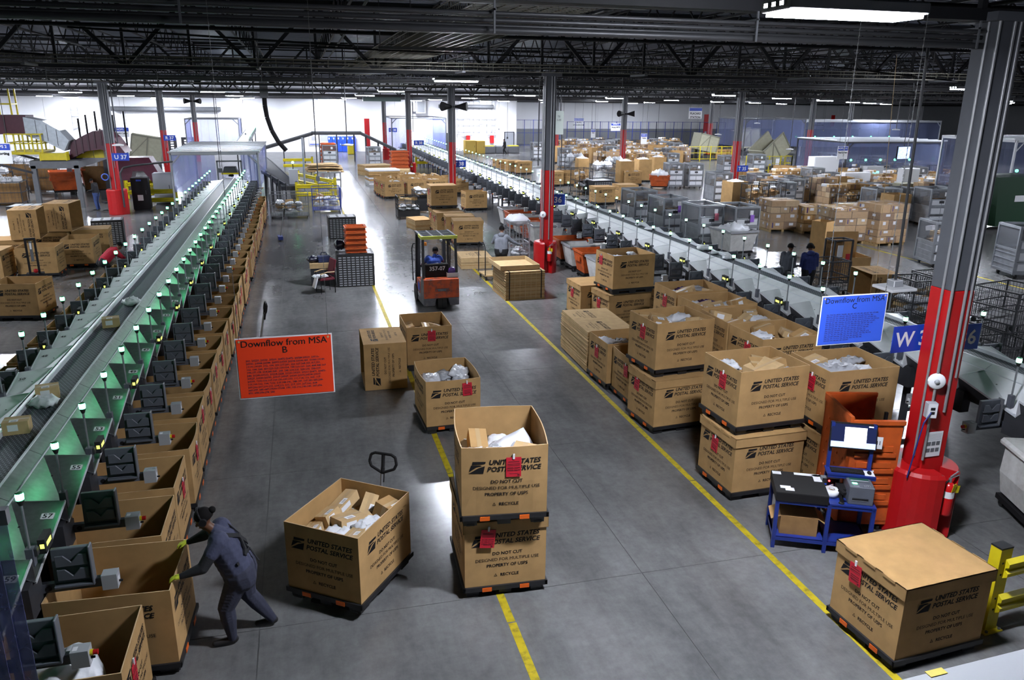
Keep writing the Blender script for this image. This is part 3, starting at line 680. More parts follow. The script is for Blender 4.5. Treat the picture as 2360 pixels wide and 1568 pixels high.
for i in (3, 6, 10, 13): thing('mailer', 'parcel dropped in the %s bin of the row under the left sorter' % nth(i), 'parcel', (ROWC[i][0]+.1, ROWC[i][1], .17), i, None, (CART[i % 6] if i % 2 else MAIL['white'][i % 4])[1])
for j in range(14):
    cbin('open cardboard bin, %s from the near end behind the left sorter' % nth(j), (-5.1, 9.47+1.23*j, 0), RD(RN.uniform(-2, 2)), False, [], 'bins in the row behind the left sorter', plabel='black plastic pallet under the %s bin behind the left sorter' % nth(j))
# ---- bins at the far left
c = V((-7.75, 24.2, 0)); cbin('open cardboard bin nearest on the left floor, beside the black pallets', c, RD(-9))
c = V((-8.85, 30.0, 0)); cbin('open cardboard bin behind the black hand stacker', c, RD(0))
c = V((-7.95, 31.6, 0)); cbin('open cardboard bin with printed sides left of the sorter lamps', c, RD(90))
for i, (x, y, l) in enumerate(((-10.3, 29.5, 'farthest left of the lidded bins'), (-10.2, 31.6, 'second of the lidded bins at the left'), (-9.3, 33.2, 'rearmost of the lidded bins at the left'), (-8.0, 33.6, 'lidded bin behind the printed open bin at the left'))): cbin('lidded cardboard bin, '+l, (x, y, 0), RD(i*3-4), True)
for i, (x, y, z, r, l) in enumerate(((-9.55, 31.55, 1.09, RD(4), 'empty cardboard bin lying on its side over the lidded bins at the left'), (-8.8, 33.2, 1.09, RD(-6), 'second empty cardboard bin lying on its side, mouth to the sorter'))):
    t = make('cardboard_bin', [('sleeve', SLV), ('printing', PRT)], l, 'cardboard bin', (0, 0, 0)); t.matrix_world = M.Translation((x, y, z+.52)) @ M.Rotation(r, 4, 'Z') @ M(((0, 0, 1, -.45), (1, 0, 0, 0), (0, 1, 0, 0), (0, 0, 0, 1)))
# ---- middle distance bins
for i, (x, y, z, rz, lb) in enumerate(((5.81, 36.3, 0, 3, 'under the highest lidded bin of the middle row'), (5.79, 35.15, 0, 2, 'second of the lidded row beyond the forklift'), (6.0, 33.95, 0, -4, 'third of the lidded row beyond the forklift'), (6.09, 32.6, 0, -5, 'nearest of the lidded row beyond the forklift'), (5.76, 36.5, BT, 2, 'standing on top of the row beyond the forklift'))):
    c = corner(x, y, RD(rz))+V((0, 0, z)); cbin('lidded cardboard bin '+lb, c, RD(rz), True, [('-x', .05, .72, .05)])
fx = [(4.95, 49.4, 12), (4.75, 50.75, 10), (4.7, 52.1, 6), (6.4, 49.9, 8), (6.45, 51.3, 4), (6.3, 52.8, 3), (7.85, 50.4, 6), (7.9, 51.8, 2), (7.8, 53.2, 5), (9.3, 51, 2), (9.2, 52.4, 4), (5.2, 54.2, 0), (6.7, 54.4, 0), (8.75, 43.2, 4)]
for i, (x, y, rz) in enumerate(fx):
    rz = RD(rz); c = corner(x, y, rz); l = 'the %s bin of the far crowd beside the red column' % nth(i)
    cbin('open cardboard bin, %s in the far crowd of bins by the red columns' % nth(i), c, rz, False, [('-x', .1, .7, .05)] if i < 4 else [], 'far crowd of bins', plabel='black plastic pallet under '+l)
    if i < 13 and i % 2 == 0: fill(c, rz, l, 3, 60+i, .78, 'cw', i)
# ---------------------------------------------------------------- hanging notices and signs
def rope(name, pts_list, m, r=.006):
    b = MB()
    for pts in pts_list: b.path(pts, r, m, 4)
    return b.mesh(name)
chainm = mat('chain_zinc', (.16, .16, .16), .45, metal=.5)
def notice(label, x0, x1, y, z0, z1, col, title, letter_, lines, ts, bs):
    t = thing('hanging_notice', label, 'notice', ((x0+x1)/2, y, z0)); w, h = x1-x0, z1-z0
    t['group'] = 'hanging downflow notices'
    ob('white_border', MB().box((-w/2, 0, 0), (w/2, .008, h), white_p).mesh('white_border'), t)
    b = MB().box((-w/2+.012, -.004, .012), (w/2-.012, -.0005, h-.012), col); T = face_T((0, -.006, 0), (1, 0, 0), (0, 0, 1)); L = lambda x, z: T @ M.Translation((x, z, 0))
    ob('coloured_sheet', b.mesh('coloured_sheet'), t)
    f = MB(); letter(f, title, ts, ink, L(0, h-.095), res=3); letter(f, letter_, ts, ink, L(0, h-.175), res=3)
    n = len(lines); z = h-.25; st = (h-.30)/(n-1)
    for i, l in enumerate(lines): letter(f, l, bs, mat('faded_ink', (.03, .02, .05), .7), L(-w/2+.09, z-st*i), align='LEFT', res=1, bold=.0003)
    ob('lettering', f.mesh('lettering'), t, kind='stuff')
    top = 6.95; e = MB()
    for s in (-1, 1): e.tube((s*(w/2-.04), -.006, h-.035), (s*(w/2-.04), .012, h-.035), .012, tape, 8)
    ob('eyelets', e.mesh('eyelets'), t)
    b = MB()
    for s in (-1, 1):
        z = h-.03
        while z < top-z0: b.bar((s*(w/2-.04), .004+(.004 if int(z*25) % 2 else 0), z), (s*(w/2-.04), .004, z+.036), .012 if int(z*25) % 2 else .004, .005, chainm); z += .04
    ob('hanging_chains', b.mesh('hanging_chains'), t, kind='stuff')
red_sh = mat('red_orange_sheet', (.80, .045, .006), .5); blue_sh = mat('blue_sheet', (.03, .085, .52), .5)
notice('red hanging notice on white board over the left aisle, black text', -.755, .20, 8.0, 3.02, 3.67, red_sh, 'Downflow from MSA', 'B', [
 '200, 20223, 20229, 20260, 20472-20472, 20528-20529, 20516-', '20536, 20588-20588, 20593-20593,20598-20598,189, 19080-19189,', '19191-19199, 192, 194, 233-237,201, 226-227,268,155,157,159,',
 '166, 168, 265, 439,220-223,150-154, 158,160-165, 260, 444-445,169', '174,177,178, 254,240-241, 243, 245,224-225, 228-232, 238-239,', '244, 20200-20222, 20224-2228, 20230-20259, 20261-20471, 20473-',
 '20527, 20530-20535, 20537-20587, 20589-20592,20594-20597,', '20599, *105-106,107-109,130-139,103, 111-114, 116, 005, 117-', '119,100-102, 104, *216, 218,144-146, 148-149, 167,180-183,208-', '209,206-207,210-211, 214,212, 215, 217, 219, 267,066, 068-', '069,077, 085-087,17500-17698, 179, 195-196,140-143, 147,074-', '076, 078,270-274, 286'], .098, .0285)
notice('blue hanging notice on white board beside the red column, dark text', 6.01, 6.95, 8.0, 3.12, 3.75, blue_sh, 'Downflow from MSA', 'C', [
 '701, 704-705, 87599, 708-850, 840-853, 427, 432, 430, 450-457, 463, 470-480,', '423-524, 535-577, 540-623, 494-530, 560-565, 653-655, 570-576, 580,', '562, 500-509, 502, 600-497, 403-505, 494-507, 594-595, 562, 505-509, 505,', '506, 509-509, 514, 515, 504, 494-507, 540-526, 560-612, 510-534, 614, 515-520,', '600-605, 401-495, 530-536, 412-505-530, 528, 508, 641-530-640, 610-671,', '536, 535-534, 554, 550-556, 590-596, 424, 430, 494, 643-641, 555, 609,',
 '609, 524-509, 547, 505, 614-641, 614, 530-530, 604-610, 614-644,', '600-604, 560-604, 602, 490, 560-606, 604-606, 607-610, 640-660,', '504, 602-602, 560-609, 609, 677, 600-603, 570, 530-560, 563,', '504, 590-506, 703-705, 706, 707, 750, 535, 522, 560, 694-535, 614,', '595, 701, 706-761, 762-785, 760, 755-755, 713-801, 757-754, 749-764,', '708, 703-707, 500-504, 704, 732, 504, 505, 804-805, 735,', '730-762, 700, 501-515, 754, 725-746, 503, 742, 743, 744,', '604-602, 514, 565-640, 587, 503-507'], .098, .0235)
def column_sign(x, y, z, txt, label, rz=0.):
    f = MB().box((-.4, 0, -.19), (.4, .012, .19), blue_s); letter(f, txt, .30, white_p, face_T((0, -.003, -.105), (1, 0, 0), (0, 0, 1)), bold=.006)
    return thing('bay_sign', label, 'sign', (x, y, z), rz, 'blue bay signs on the columns', me=f.mesh('bay_sign'))
column_sign(8.16, 8.74, 2.86, 'W 36', 'blue bay sign reading W 36 left of the nearest red column', .06)
column_sign(8.90, 8.80, 2.80, 'W 36', 'blue bay sign reading 36 right of the nearest red column', -.05)
column_sign(8.75, 27.2, 2.55, 'V 36', 'blue bay sign on the middle red column by the extinguisher')
column_sign(8.85, 45.6, 2.4, 'T 38', 'blue bay sign on the far red column over the bins')
column_sign(26.9, 45.2, 1.95, 'T 35', 'blue bay sign on the red column among cages and yellow rails')
column_sign(26.1, 26.7, 2.3, 'V 35', 'blue bay sign on the red column behind the nearest column')
column_sign(-8.9, 45.1, 2.95, 'U 37', 'blue bay sign on the leftmost red column'); column_sign(-8.9, 62.2, 3.1, 'R 37', 'blue bay sign on the left column behind the vinyl booth')
column_sign(9.2, 64, 2.6, 'R 38', 'blue bay sign on the red column behind the far bins'); column_sign(9.2, 82, 2.9, 'Q 38', 'blue bay sign on the farthest red column in the middle')
def board(label, px, y, w, h, head, rows, hs, bs, hb=None, group='hanging signs'):
    d = _r*((px[0]-1180)/FPX)+_d*((px[1]-784)/FPX)+_f; k = y/d.y; c = V((d.x*k, y, CAMH+d.z*k))
    t = thing('overhead_sign', label, 'sign', c, 0); T = face_T((0, -.012, 0), (1, 0, 0), (0, 0, 1))
    ob('panel', MB().box((-w/2, -.005, -h/2), (w/2, .02, h/2), white_p).mesh('panel'), t)
    hh = h*(hb or .3); f = MB().box((-w/2+.02, -.009, h/2-hh), (w/2-.02, -.006, h/2-.03), blue_s)
    if head: letter(f, head, hs, white_p, T @ M.Translation((0, h/2-hh+.35*(hh-.03)-.3*hs+.05, 0)), bold=.004)
    z = h/2-hh
    for l in rows: z -= bs*1.35; letter(f, l, bs, ink, T @ M.Translation((0, z+.1*bs, 0)), bold=.006)
    ob('lettering', f.mesh('lettering'), t); b = MB()
    for s in (-.4, .4): b.tube((s*w, .01, h/2), (s*w, .01, 6.9-c.z+zc(y)), .012, steel_d, 4)
    ob('hanger_rods', b.mesh('hanger_rods'), t)
board('white hanging sign with blue band reading PLACARD STATION', (1603, 261), 55, 1.05, .8, '', ['PLACARD', 'STATION'], .1, .2)
board('white wall sign reading MAINTENANCE HOPS STOCKROOM, left of the far right wall', (1334, 283), 106, 1.45, 1.2, 'MAINTENANCE', ['HOPS', 'STOCKROOM'], .2, .26, .26)
board('second white wall sign reading MAINTENANCE HOPS STOCKROOM, farther right', (1888, 284), 106, 1.5, 1.0, 'MAINTENANCE', ['HOPS', 'STOCKROOM'], .2, .24, .26)
board('hanging sign reading HOPS 1 & 2 Feed System over the pallets', (1942, 352), 47, .8, .85, 'HOPS 1 & 2', ['Feed System'], .16, .14, .34)
board('small hanging sign reading HOPS 3 beside a dark column', (1419, 293), 84, 1.1, .8, 'HOPS 3', ['Empty MTE'], .2, .2)
board('small hanging sign reading HOPS 2 left of the far column', (1367, 308), 75, .45, .8, 'HOPS 2', ['Staging'], .1, .1); board('small hanging sign reading HOPS 2 under the green exit light', (1484, 320), 70, .6, .95, 'HOPS 2', ['Staging'], .13, .13)
board('grey sign reading HOPS 2 Staging Lanes on the left white wall', (280, 305), 88, 1.4, .95, 'HOPS 2', ['Staging Lanes'], .25, .2, .4); board('white hanging sign reading HOPS 2 Presorting at the left edge', (2, 354), 36, .75, .8, 'HOPS 2', ['Presorting'], .15, .14, .34)
# ---------------------------------------------------------------- column guards and extinguishers
def guard(label, x, y, r, h, a0, notch, n=26, col=redpaint):
    m = MB(); pts = [(a0+notch/2+(2*PI-notch)*i/n) for i in range(n+1)]; vs = []
    for rr, zs in ((r, (0, h-.03)), (r-.05, (h, h))): pass
    ring = [(r*.98, 0), (r, .04), (r, h-.05), (r-.03, h), (r*.5, h), (r*.5, 0)]
    for a in pts: vs += [(q*math.cos(a), q*math.sin(a), z) for q, z in ring]
    k = len(ring); fs = [(i*k+j, (i+1)*k+j, (i+1)*k+j+1, i*k+j+1) for i in range(n) for j in range(k-1)]+[tuple(range(k))[::-1], tuple(n*k+j for j in range(k))]
    m.add(vs, fs, col, smooth=False); m.lathe([(r*.5, 0), (r*.5, h*.25)], col, 12)
    t = thing('column_guard', label, 'guard', (x, y, 0)); ob('shell', m.mesh('shell'), t)
    return t
def extinguisher(label, x, y, z, rz=0., s=1.):
    redx = mat('extinguisher_red', (.55, .01, .012), .25)
    make('fire_extinguisher', [('cylinder', MB().lathe([(0, 0), (.075, 0), (.085, .03), (.085, .42), (.06, .48), (.03, .5), (0, .5)], redx, 14).mesh('cylinder')),
        ('label', MB().lathe([(.0855, .28), (.0855, .38)], white_p, 14).mesh('label')), ('valve', MB().tube((0, 0, .5), (0, 0, .56), .022, alu, 8).bar((-.01, 0, .56), (.13, -.03, .6), .02, .012, alu).bar((0, 0, .58), (.11, -.03, .66), .02, .012, alu).mesh('valve')),
        ('hose', MB().path([(0, 0, .54), (-.09, .01, .5), (-.11, 0, .3), (-.1, 0, .12)], .012, rubber, 6).mesh('hose')), ('yellow_tag', MB().cb((-.03, -.095, .46), (.06, .006, .13), yellow, 0, .15).cb((.05, -.09, .42), (.06, .006, .12), yellow, -.4, .15).mesh('yellow_tag'))], label, 'extinguisher', (x, y, z), rz)
guard('red rounded guard around the nearest column, slot at its front', 8.4, 8.5, .5, 1.05, RD(-75), RD(36)); extinguisher('red fire extinguisher with yellow tags in the nearest column guard', 8.52, 8.07, .42, .2)
guard('red rounded guard around the middle column beside strapped cartons', 8.35, 26.9, .42, 1.12, RD(-90), RD(40)); extinguisher('red fire extinguisher on the middle column guard', 8.4, 26.52, .45)
guard('red rounded guard at the foot of the leftmost column', -9.35, 45.4, .5, 1.3, RD(90), RD(30)); guard('red guard at the foot of the far middle column', 8.5, 82, .4, 1.1, RD(90), RD(30)); guard('red guard behind the far bins', 8.5, 63.8, .4, 1.1, RD(-90), RD(40)); extinguisher('small fire extinguisher on the column behind the far bins', 8.5, 63.4, .5)
for x, y, z, lb in ((8.2, 8.295, 2.38, 'white round alarm horn on the nearest red column'), (8.2, 26.75, 2.1, 'white round alarm horn on the middle red column')):
    make('alarm_horn', [('dish', MB().lathe([(0, .05), (.1, .05), (.115, .03), (.11, 0), (0, 0)], white_p, 18, M.Rotation(PI/2, 4, 'X')).mesh('dish')), ('strobe', MB().lathe([(0, .075), (.03, .07), (.035, .05)], greyl, 12, M.Rotation(PI/2, 4, 'X')).mesh('strobe'))], lb, 'alarm', (x, y, z), -.5)
make('socket_box', [('box', MB().box((-.07, -.1, -.11), (.07, .0, .11), greyl).mesh('box', bev=.006)), ('cover', MB().box((-.06, -.105, -.1), (.06, -.1, .1), white_p).box((-.03, -.108, .01), (.03, -.105, .05), ink).box((-.03, -.108, -.05), (.03, -.105, -.01), ink).mesh('cover')), ('blue_lead', MB().path([(-.02, -.11, -.02), (-.12, -.16, -.15), (-.16, -.15, -.5), (-.2, -.12, -1.0)], .01, blue_p, 5).mesh('blue_lead'))], 'grey socket box with a blue lead on the nearest red column', 'socket', (8.16, 8.29, 1.98), -.3)
n = MB().box((-.13, -.004, -.19), (.13, 0, .19), white_p)
for q in range(6): n.box((-.11+.075*(q % 3), -.006, -.02-.1*(q//3)), (-.05+.075*(q % 3), -.004, .04-.1*(q//3)), steel_g)
for q in range(6): n.box((-.11, -.005, .06+.018*q), (.11, -.004, .065+.018*q), greyl)
thing('paper_notice', 'white paper notice with pictures taped to the nearest red column', 'notice', (8.35, 8.300, 1.42), 0, me=n.mesh('paper_notice'))
# ---------------------------------------------------------------- blue workstation and what stands on it
ws = make('packing_workstation', [], 'blue metal packing workstation with a monitor beside the nearest red column', 'workstation', (6.05, 8.48, 0), RD(-26))
f = MB()
for x in (.0, .68, 1.25):
    for y in (.0, .62): f.box((x, y, 0), (x+.05, y+.05, .74), blue_p)
for y in (.0, .62):
    f.box((0, y+.01, .12), (1.3, y+.04, .17), blue_p).box((0, y+.01, .69), (1.3, y+.04, .74), blue_p)
for x in (0., .68, 1.25): f.box((x+.01, 0, .12), (x+.04, .67, .17), blue_p).box((x+.01, 0, .69), (x+.04, .67, .74), blue_p)
ob('frame', f.mesh('frame'), ws); ob('lower_shelf', MB().box((.02, .02, .15), (1.28, .65, .17), blue_p).mesh('lower_shelf'), ws); ob('work_top', MB().box((.7, 0, .74), (1.3, .67, .76), blue_p).mesh('work_top'), ws)
ob('weighing_platform', MB().box((-.01, -.01, .745), (.68, .66, .86), ink).box((-.01, -.01, .86), (.68, .66, .875), rubber).box((.06, .12, .875), (.2, .2, .877), white_p).box((.12, .06, .875), (.24, .15, .878), white_p).box((.0, .55, .875), (.12, .64, .877), white_p).box((.3, .58, .875), (.66, .65, .877), white_p).box((.55, .42, .875), (.66, .64, .877), white_p).mesh('weighing_platform'), ws)
for x in (.72, 1.27): ob('upright', MB().box((x, .60, .74), (x+.045, .66, 1.72), blue_p).mesh('upright'), ws)
ob('keyboard_shelf', MB().box((.7, .34, 1.02), (1.33, .64, 1.04), blue_p).box((.7, .34, 1.0), (1.33, .36, 1.06), blue_p).mesh('keyboard_shelf'), ws)
W = lambda x, y, z: ws.matrix_basis @ V((x, y, z)) if False else M.Translation((6.05, 8.48, 0)) @ M.Rotation(RD(-26), 4, 'Z') @ V((x, y, z))
mon = MB().box((-.31, -.02, 0), (.31, .025, .37), ink).mesh('monitor_case', bev=.006)
ms = MB().box((-.295, -.024, .02), (.295, -.02, .35), mat('dark_desktop', (.004, .006, .02), .3, emit=(.01, .015, .06), estr=1)).box((-.295, -.0255, .02), (.295, -.0242, .10), screen_b).box((-.12, -.027, .055), (.17, -.0256, .31), screen).box((.19, -.0256, .325), (.28, -.0243, .34), screen)
make('monitor', [('case', mon), ('screen', ms.mesh('screen')), ('mount', MB().box((-.3, .025, .12), (.3, .05, .22), blue_p).mesh('mount'))], 'wide black monitor showing a white window above the workstation', 'monitor', W(1.02, .56, 1.36), RD(-26), rot=(RD(-12), 0, RD(-26)))
kb = MB().box((-.22, -.07, 0), (.22, .07, .018), ink)
for i in range(12):
    for j in range(4): kb.box((-.205+i*.034, -.055+j*.03, .018), (-.18+i*.034, -.033+j*.03, .024), rubber)
thing('keyboard', 'black keyboard on the workstation shelf under the monitor', 'keyboard', W(.98, .5, 1.041), RD(-26), me=kb.mesh('keyboard')); thing('computer_mouse', 'black mouse on a white pad at the workstation shelf end', 'mouse', W(1.27, .48, 1.05), RD(-26), me=MB().box((-.07, -.08, -.008), (.06, .08, -.002), white_p).ball((0, 0, 0), (.03, .05, .03), ink).mesh('computer_mouse'))
pr = MB().box((-.16, -.2, 0), (.16, .2, .26), greyp).box((-.13, .0, .26), (.13, .17, .265), green_p).box((-.13, -.03, .262), (.12, 0, .275), greyl).box((-.12, -.204, .06), (.1, -.2, .1), ink)
for i in range(4):
    for j in range(3): pr.box((.03+i*.024, -.17+j*.03, .26), (.045+i*.024, -.155+j*.03, .264), white_p)
pr.box((-.11, -.1, .26), (-.04, -.06, .264), green_l).box((-.11, -.17, .26), (-.03, -.15, .263), greyl)
thing('label_printer', 'grey label printer with green panel and keypad on the workstation', 'printer', W(1.1, .26, .76), RD(-26), me=pr.mesh('label_printer', bev=.006))
thing('label_roll', 'thick white roll of labels on the workstation', 'label roll', W(.76, .27, .76), .3, me=MB().lathe([(.04, 0), (.1, 0), (.1, .1), (.04, .1), (.04, 0)], white_p, 24).lathe([(.035, .002), (.042, .102), (.035, .102)], tape, 16).box((.0, .09, 0), (.16, .1, .09), white_p).mesh('label_roll'))
make('scale_display', [('case', MB().box((-.13, -.04, 0), (.13, .04, .16), alu).mesh('case', bev=.006)), ('panel', MB().box((-.11, -.043, .02), (.11, -.04, .13), ink).box((-.09, -.0445, .04), (-.05, -.043, .06), blue_s).box((-.02, -.0445, .04), (.02, -.043, .06), blue_s).box((.05, -.0445, .04), (.09, -.043, .06), blue_s).mesh('panel')), ('red_light', MB().ball((-.02, -.045, .1), .014, mat('red_led', (1, .05, .05), .4, emit=(1, .03, .03), estr=12), 8, 5).mesh('red_light'))], 'steel scale display with a red light behind the label roll', 'display', W(.78, .5, .77), RD(-26), rot=(RD(-14), 0, RD(-26)))
thing('barcode_scanner', 'black hand scanner standing on the workstation front edge', 'scanner', W(.86, .06, .76), 0, me=MB().lathe([(0, 0), (.04, 0), (.03, .02), (0, .02)], rubber, 10).bar((0, 0, .02), (0, .02, .14), .035, .03, ink).bar((0, -.04, .16), (0, .07, .17), .05, .04, ink).mesh('barcode_scanner')); thing('card_reader', 'black card reader box between roll and printer on the workstation', 'reader', W(.93, .33, .76), RD(-20), me=MB().box((-.09, -.1, 0), (.09, .1, .13), ink).box((.02, -.06, .13), (.05, -.02, .132), white_p).mesh('card_reader'))
ocm = MB().box((-.25, -.18, 0), (.25, .18, .28), card_dark).sheet([(-.25, -.18, .28), (-.25, .18, .28), (-.38, .18, .22), (-.38, -.18, .22)], .006, card).sheet([(-.25, .18, .28), (.25, .18, .28), (.25, .22, .38), (-.25, .22, .38)], .006, card).sheet([(.25, .18, .28), (.25, -.18, .28), (.36, -.18, .2), (.36, .18, .2)], .006, card)
thing('carton', 'opened brown carton under the workstation shelf', 'carton', W(.36, .3, .171), RD(-26), me=ocm.mesh('open_carton'))
thing('wall_plate', 'white card marked 81 clipped beside the monitor', 'card', W(1.36, .62, 1.46), RD(-26), me=letter(MB().box((-.06, -.004, -.09), (.06, 0, .09), white_p), '81', .09, ink, face_T((0, -.006, -.03), (1, 0, 0), (0, 0, 1))).mesh('wall_plate'))
# ---------------------------------------------------------------- orange cart behind the workstation
oc = MB(); w, d, h = .74, .93, 1.78
def dimple_wall(m, a, b, z0, z1, nx, nz): pass
oc.box((0, 0, .16), (.05, d, h), orange).box((0, d-.05, .16), (w, d, h+.02), orange).box((0, 0, .16), (w, .05, h-.06), orange).box((w-.05, d*.55, .16), (w, d, h*.8), orange).box((0, 0, .12), (w, d, .18), orange)
oc.box((-.02, -.02, h-.08), (.03, d, h+.03), orange).box((-.02, -.03, h-.09), (w+.02, .03, h-.03), orange).box((-.01, d-.03, h-.02), (w+.02, d+.02, h+.04), orange)
for z in (.45, .7, .95, 1.2): oc.box((.1, -.035, z), (w-.06, 0, z+.06), orange).box((.14, -.02, z+.08), (w-.1, -.001, z+.16), orange)
oc.box((.3, -.045, .98), (.4, -.034, 1.0), white_p)
for i in range(4):
    for j in range(7): oc.ball((-.001, .12+i*.2+(j % 2)*.05, .35+j*.19), (.012, .025, .025), orange, 6, 4)
make('orange_container', [('body', oc.mesh('body')), ('latch_post', MB().box((w-.04, d*.5, .5), (w, d*.55, h-.1), ink).cb((w-.04, d*.52, h-.3), (.1, .08, .14), ink).mesh('latch_post')), ('caster', MB().tube((.1, .08, .06), (.14, .08, .06), .06, rubber, 10).mesh('caster')), ('caster', MB().tube((w-.14, .08, .06), (w-.1, .08, .06), .06, rubber, 10).mesh('caster')), ('caster', MB().tube((.1, d-.08, .06), (.14, d-.08, .06), .06, rubber, 10).mesh('caster')), ('caster', MB().tube((w-.14, d-.08, .06), (w-.1, d-.08, .06), .06, rubber, 10).mesh('caster'))], 'tall scuffed orange plastic container cart behind the blue workstation', 'cart', (7.22, 8.64, 0), RD(-15))
# ---------------------------------------------------------------- guard rails
def rail(label, x, y, rz, L, posts=(0,), rails=((.25, .5), (.72, .97)), h=1.1):
    nodes = []
    for p in posts:
        m = MB().box((p-.09, -.07, 0), (p+.09, .07, h), yellow).box((p-.15, -.13, 0), (p+.13, .13, .016), yellow).box((p-.092, -.072, h), (p+.092, .072, h+.02), blackp)
        for z in (.3, .45, .77, .92): m.tube((p-.03, -.075, z), (p-.03, -.07, z), .014, ink, 6)
        for s in (-1, 1): m.tube((p+s*.1, -.1, .016), (p+s*.1, -.1, .035), .018, steel_g, 6)
        nodes.append(('post', m.mesh('post')))
    for a, b in rails:
        q = (b-a)/3; nodes.append(('rail', MB().prism([(-.075, a), (-.13, a+q*.5), (-.13, a+q), (-.09, a+q*1.3), (-.09, a+q*1.7), (-.13, a+q*2), (-.13, a+q*2.5), (-.075, b), (-.08, a+q*1.5)], .0, L, yellow, 'x').mesh('rail', fix=True)))
    return make('guard_rail', nodes, label, 'guard rail', (x, y, 0), rz)
rail('yellow guard rail with two corrugated beams at the right edge', 7.58, 6.30, RD(5), 2.6, (0, 2.6))
# near ledge in the lower right corner
lg = P(2060, 1568, 3.4); lr = P(2360, 1493, 3.4); dv = (lr-lg).normalized(); a0 = lg-dv*.6
t = thing('catwalk_ledge', 'pale grey steel ledge with a yellow label in the lower right corner', 'ledge', a0, math.atan2(dv.y, dv.x))
ob('beam', MB().box((0, -.35, -.12), (3, 0, 0), greyl).mesh('beam', bev=.01), t)
yl = P(2150, 1553, 3.4); q = M.Rotation(-math.atan2(dv.y, dv.x), 4, 'Z') @ (yl-a0); ob('yellow_label', MB().box((q.x-.03, q.y-.02, 0), (q.x+.07, q.y+.02, .003), yellow).mesh('yellow_label'), t)
ob('seam', MB().box((1.45, -.36, -.121), (1.46, .002, .002), steel_d).mesh('seam'), t)
# vinyl strip curtain near the camera at the left edge
cv = P(88, 1568, 0); d = _r*((88-1180)/FPX)+_d*((1568-784)/FPX)+_f; k = 4.9/d.y; cx = d.x*k
t = thing('strip_curtain', 'blue tinted clear vinyl strip curtain at the left edge', 'curtain', (cx, 4.9, 0))
vin2 = mat('blue_vinyl', (.16, .18, .40), .15, alpha=.6, spec=.8, var=.3, vscale=3, bump=.5, bscale=5)
for i in range(4): ob('vinyl_strip', MB().prism([(-.13, .0), (-.06, -.012), (0, 0), (0, .004), (-.06, -.008), (-.13, .004)], .25, 3.55, vin2, 'z').mesh('vinyl_strip'), t, (-.07*i, -.02*i, 0))
ob('top_rail', MB().box((-.6, -.04, 3.5), (.02, .02, 3.6), alu).mesh('top_rail'), t)
# ---------------------------------------------------------------- stacks of flattened cartons, pallets, crates
fl = MB().box((-.58, -1.0, 0), (.58, 1.0, .026), card_lite).mesh('flattened_carton')
topm = MB().box((-.58, -1.0, 0), (.58, .0, .026), card_lite).box((-.58, .006, 0), (.58, 1.0, .026), card_lite)
for yy in (-.5, .5):
    T = face_T((-.25, yy, .028), (0, -1, 0), (1, 0, 0)); q = MB(); print_face(topm, T @ M.Translation((0, -.3, 0)) @ M.Scale(.8, 4))
top_me = topm.mesh('printed_carton')
for i in range(32):
    wv = .05*math.sin(i*.22)
    thing('flattened_carton', 'top printed sheet of the tall stack of flattened cartons' if i == 31 else 'flattened cardboard carton, %s from the floor in the tall stack on the aisle line' % nth(i), 'flattened carton', (6.62+RN.uniform(-.012, .012)+wv*.4, 17.0+RN.uniform(-.02, .02)+wv, .03+.0295*i), RD(RN.uniform(-.6, .6)-1), None if i == 31 else 'flattened cartons in the tall stack', top_me if i == 31 else fl)
def sheets(w, d, n, th, seed, mm=card_lite):
    r = random.Random(seed); b = MB()
    for i in range(n): j = (r.uniform(-.012, .012), r.uniform(-.012, .012)); b.box((-w/2+j[0], -d/2+j[1], i*th), (w/2+j[0], d/2+j[1], i*th+th*.82), r.choice((mm, card, card_lite)))
    return b
st = sheets(1.27, 1.5, 30, .029, 4)
bk = make('strapped_carton_stack', [], 'tall strapped stack of folded cartons with black straps beside the forklift', 'carton stack', (6.5, 23.75, .03), RD(2))
ob('folded_cartons', st.mesh('folded_cartons'), bk, kind='stuff'); ob('base_board', MB().box((-.65, -.77, -.03), (.65, .77, -.002), wood).mesh('base_board'), bk)
for x in (-.52, .52): ob('black_strap', MB().box((x-.015, -.765, 0), (x+.015, -.76, .88), ink).box((x-.015, -.765, .875), (x+.015, .765, .882), ink).mesh('black_strap'), bk)
for x in (-.35, -.18, 0, .18, .35): ob('pale_cord', MB().box((x-.008, -.763, 0), (x+.008, -.76, .87), tape).mesh('pale_cord'), bk)
ty = MB().box((-.64, -.76, 0), (.64, .76, .012), card_lite)
for s in (-1, 1): ty.box((-.64, s*.755-.008, 0), (.64, s*.755+.008, .14), card_lite).box((s*.632-.008, -.76, 0), (s*.632+.008, .76, .14), card_lite)
thing('carton_tray', 'shallow open cardboard tray on top of the strapped stack', 'tray', (6.38, 23.95, .915), RD(2), me=ty.mesh('carton_tray'))
def pile(label, x, y, w, d, n, th, seed, rz=0., mm=card_lite): 
    return thing('carton_pile', label, 'carton pile', (x, y, .01), rz, me=sheets(w, d, n, th, seed, mm).mesh('carton_pile'))
o = pile('low pile of printed flat cartons behind the forklift', 6.05, 28.5, 1.15, 1.35, 14, .03, 5, RD(-3)); q = MB(); print_face(q, face_T((.05, 0, .424), (0, -1, 0), (1, 0, 0)) @ M.Translation((0, -.45, 0)) @ M.Scale(.85, 4)); ob('printing', q.mesh('printing'), o)
pile('loose flat cartons leaning by the wire bin near the lidded row', 5.35, 37.6, .9, 1.3, 10, .05, 6, .2); pile('flat sheets of cardboard piled beside the far silver cage', 5.9, 66, 2.4, 1.8, 10, .08, 7, .3); pile('flat white boards stacked behind the far bins', 5.6, 57.5, 2.2, 1.6, 9, .13, 8, .1, white_p)
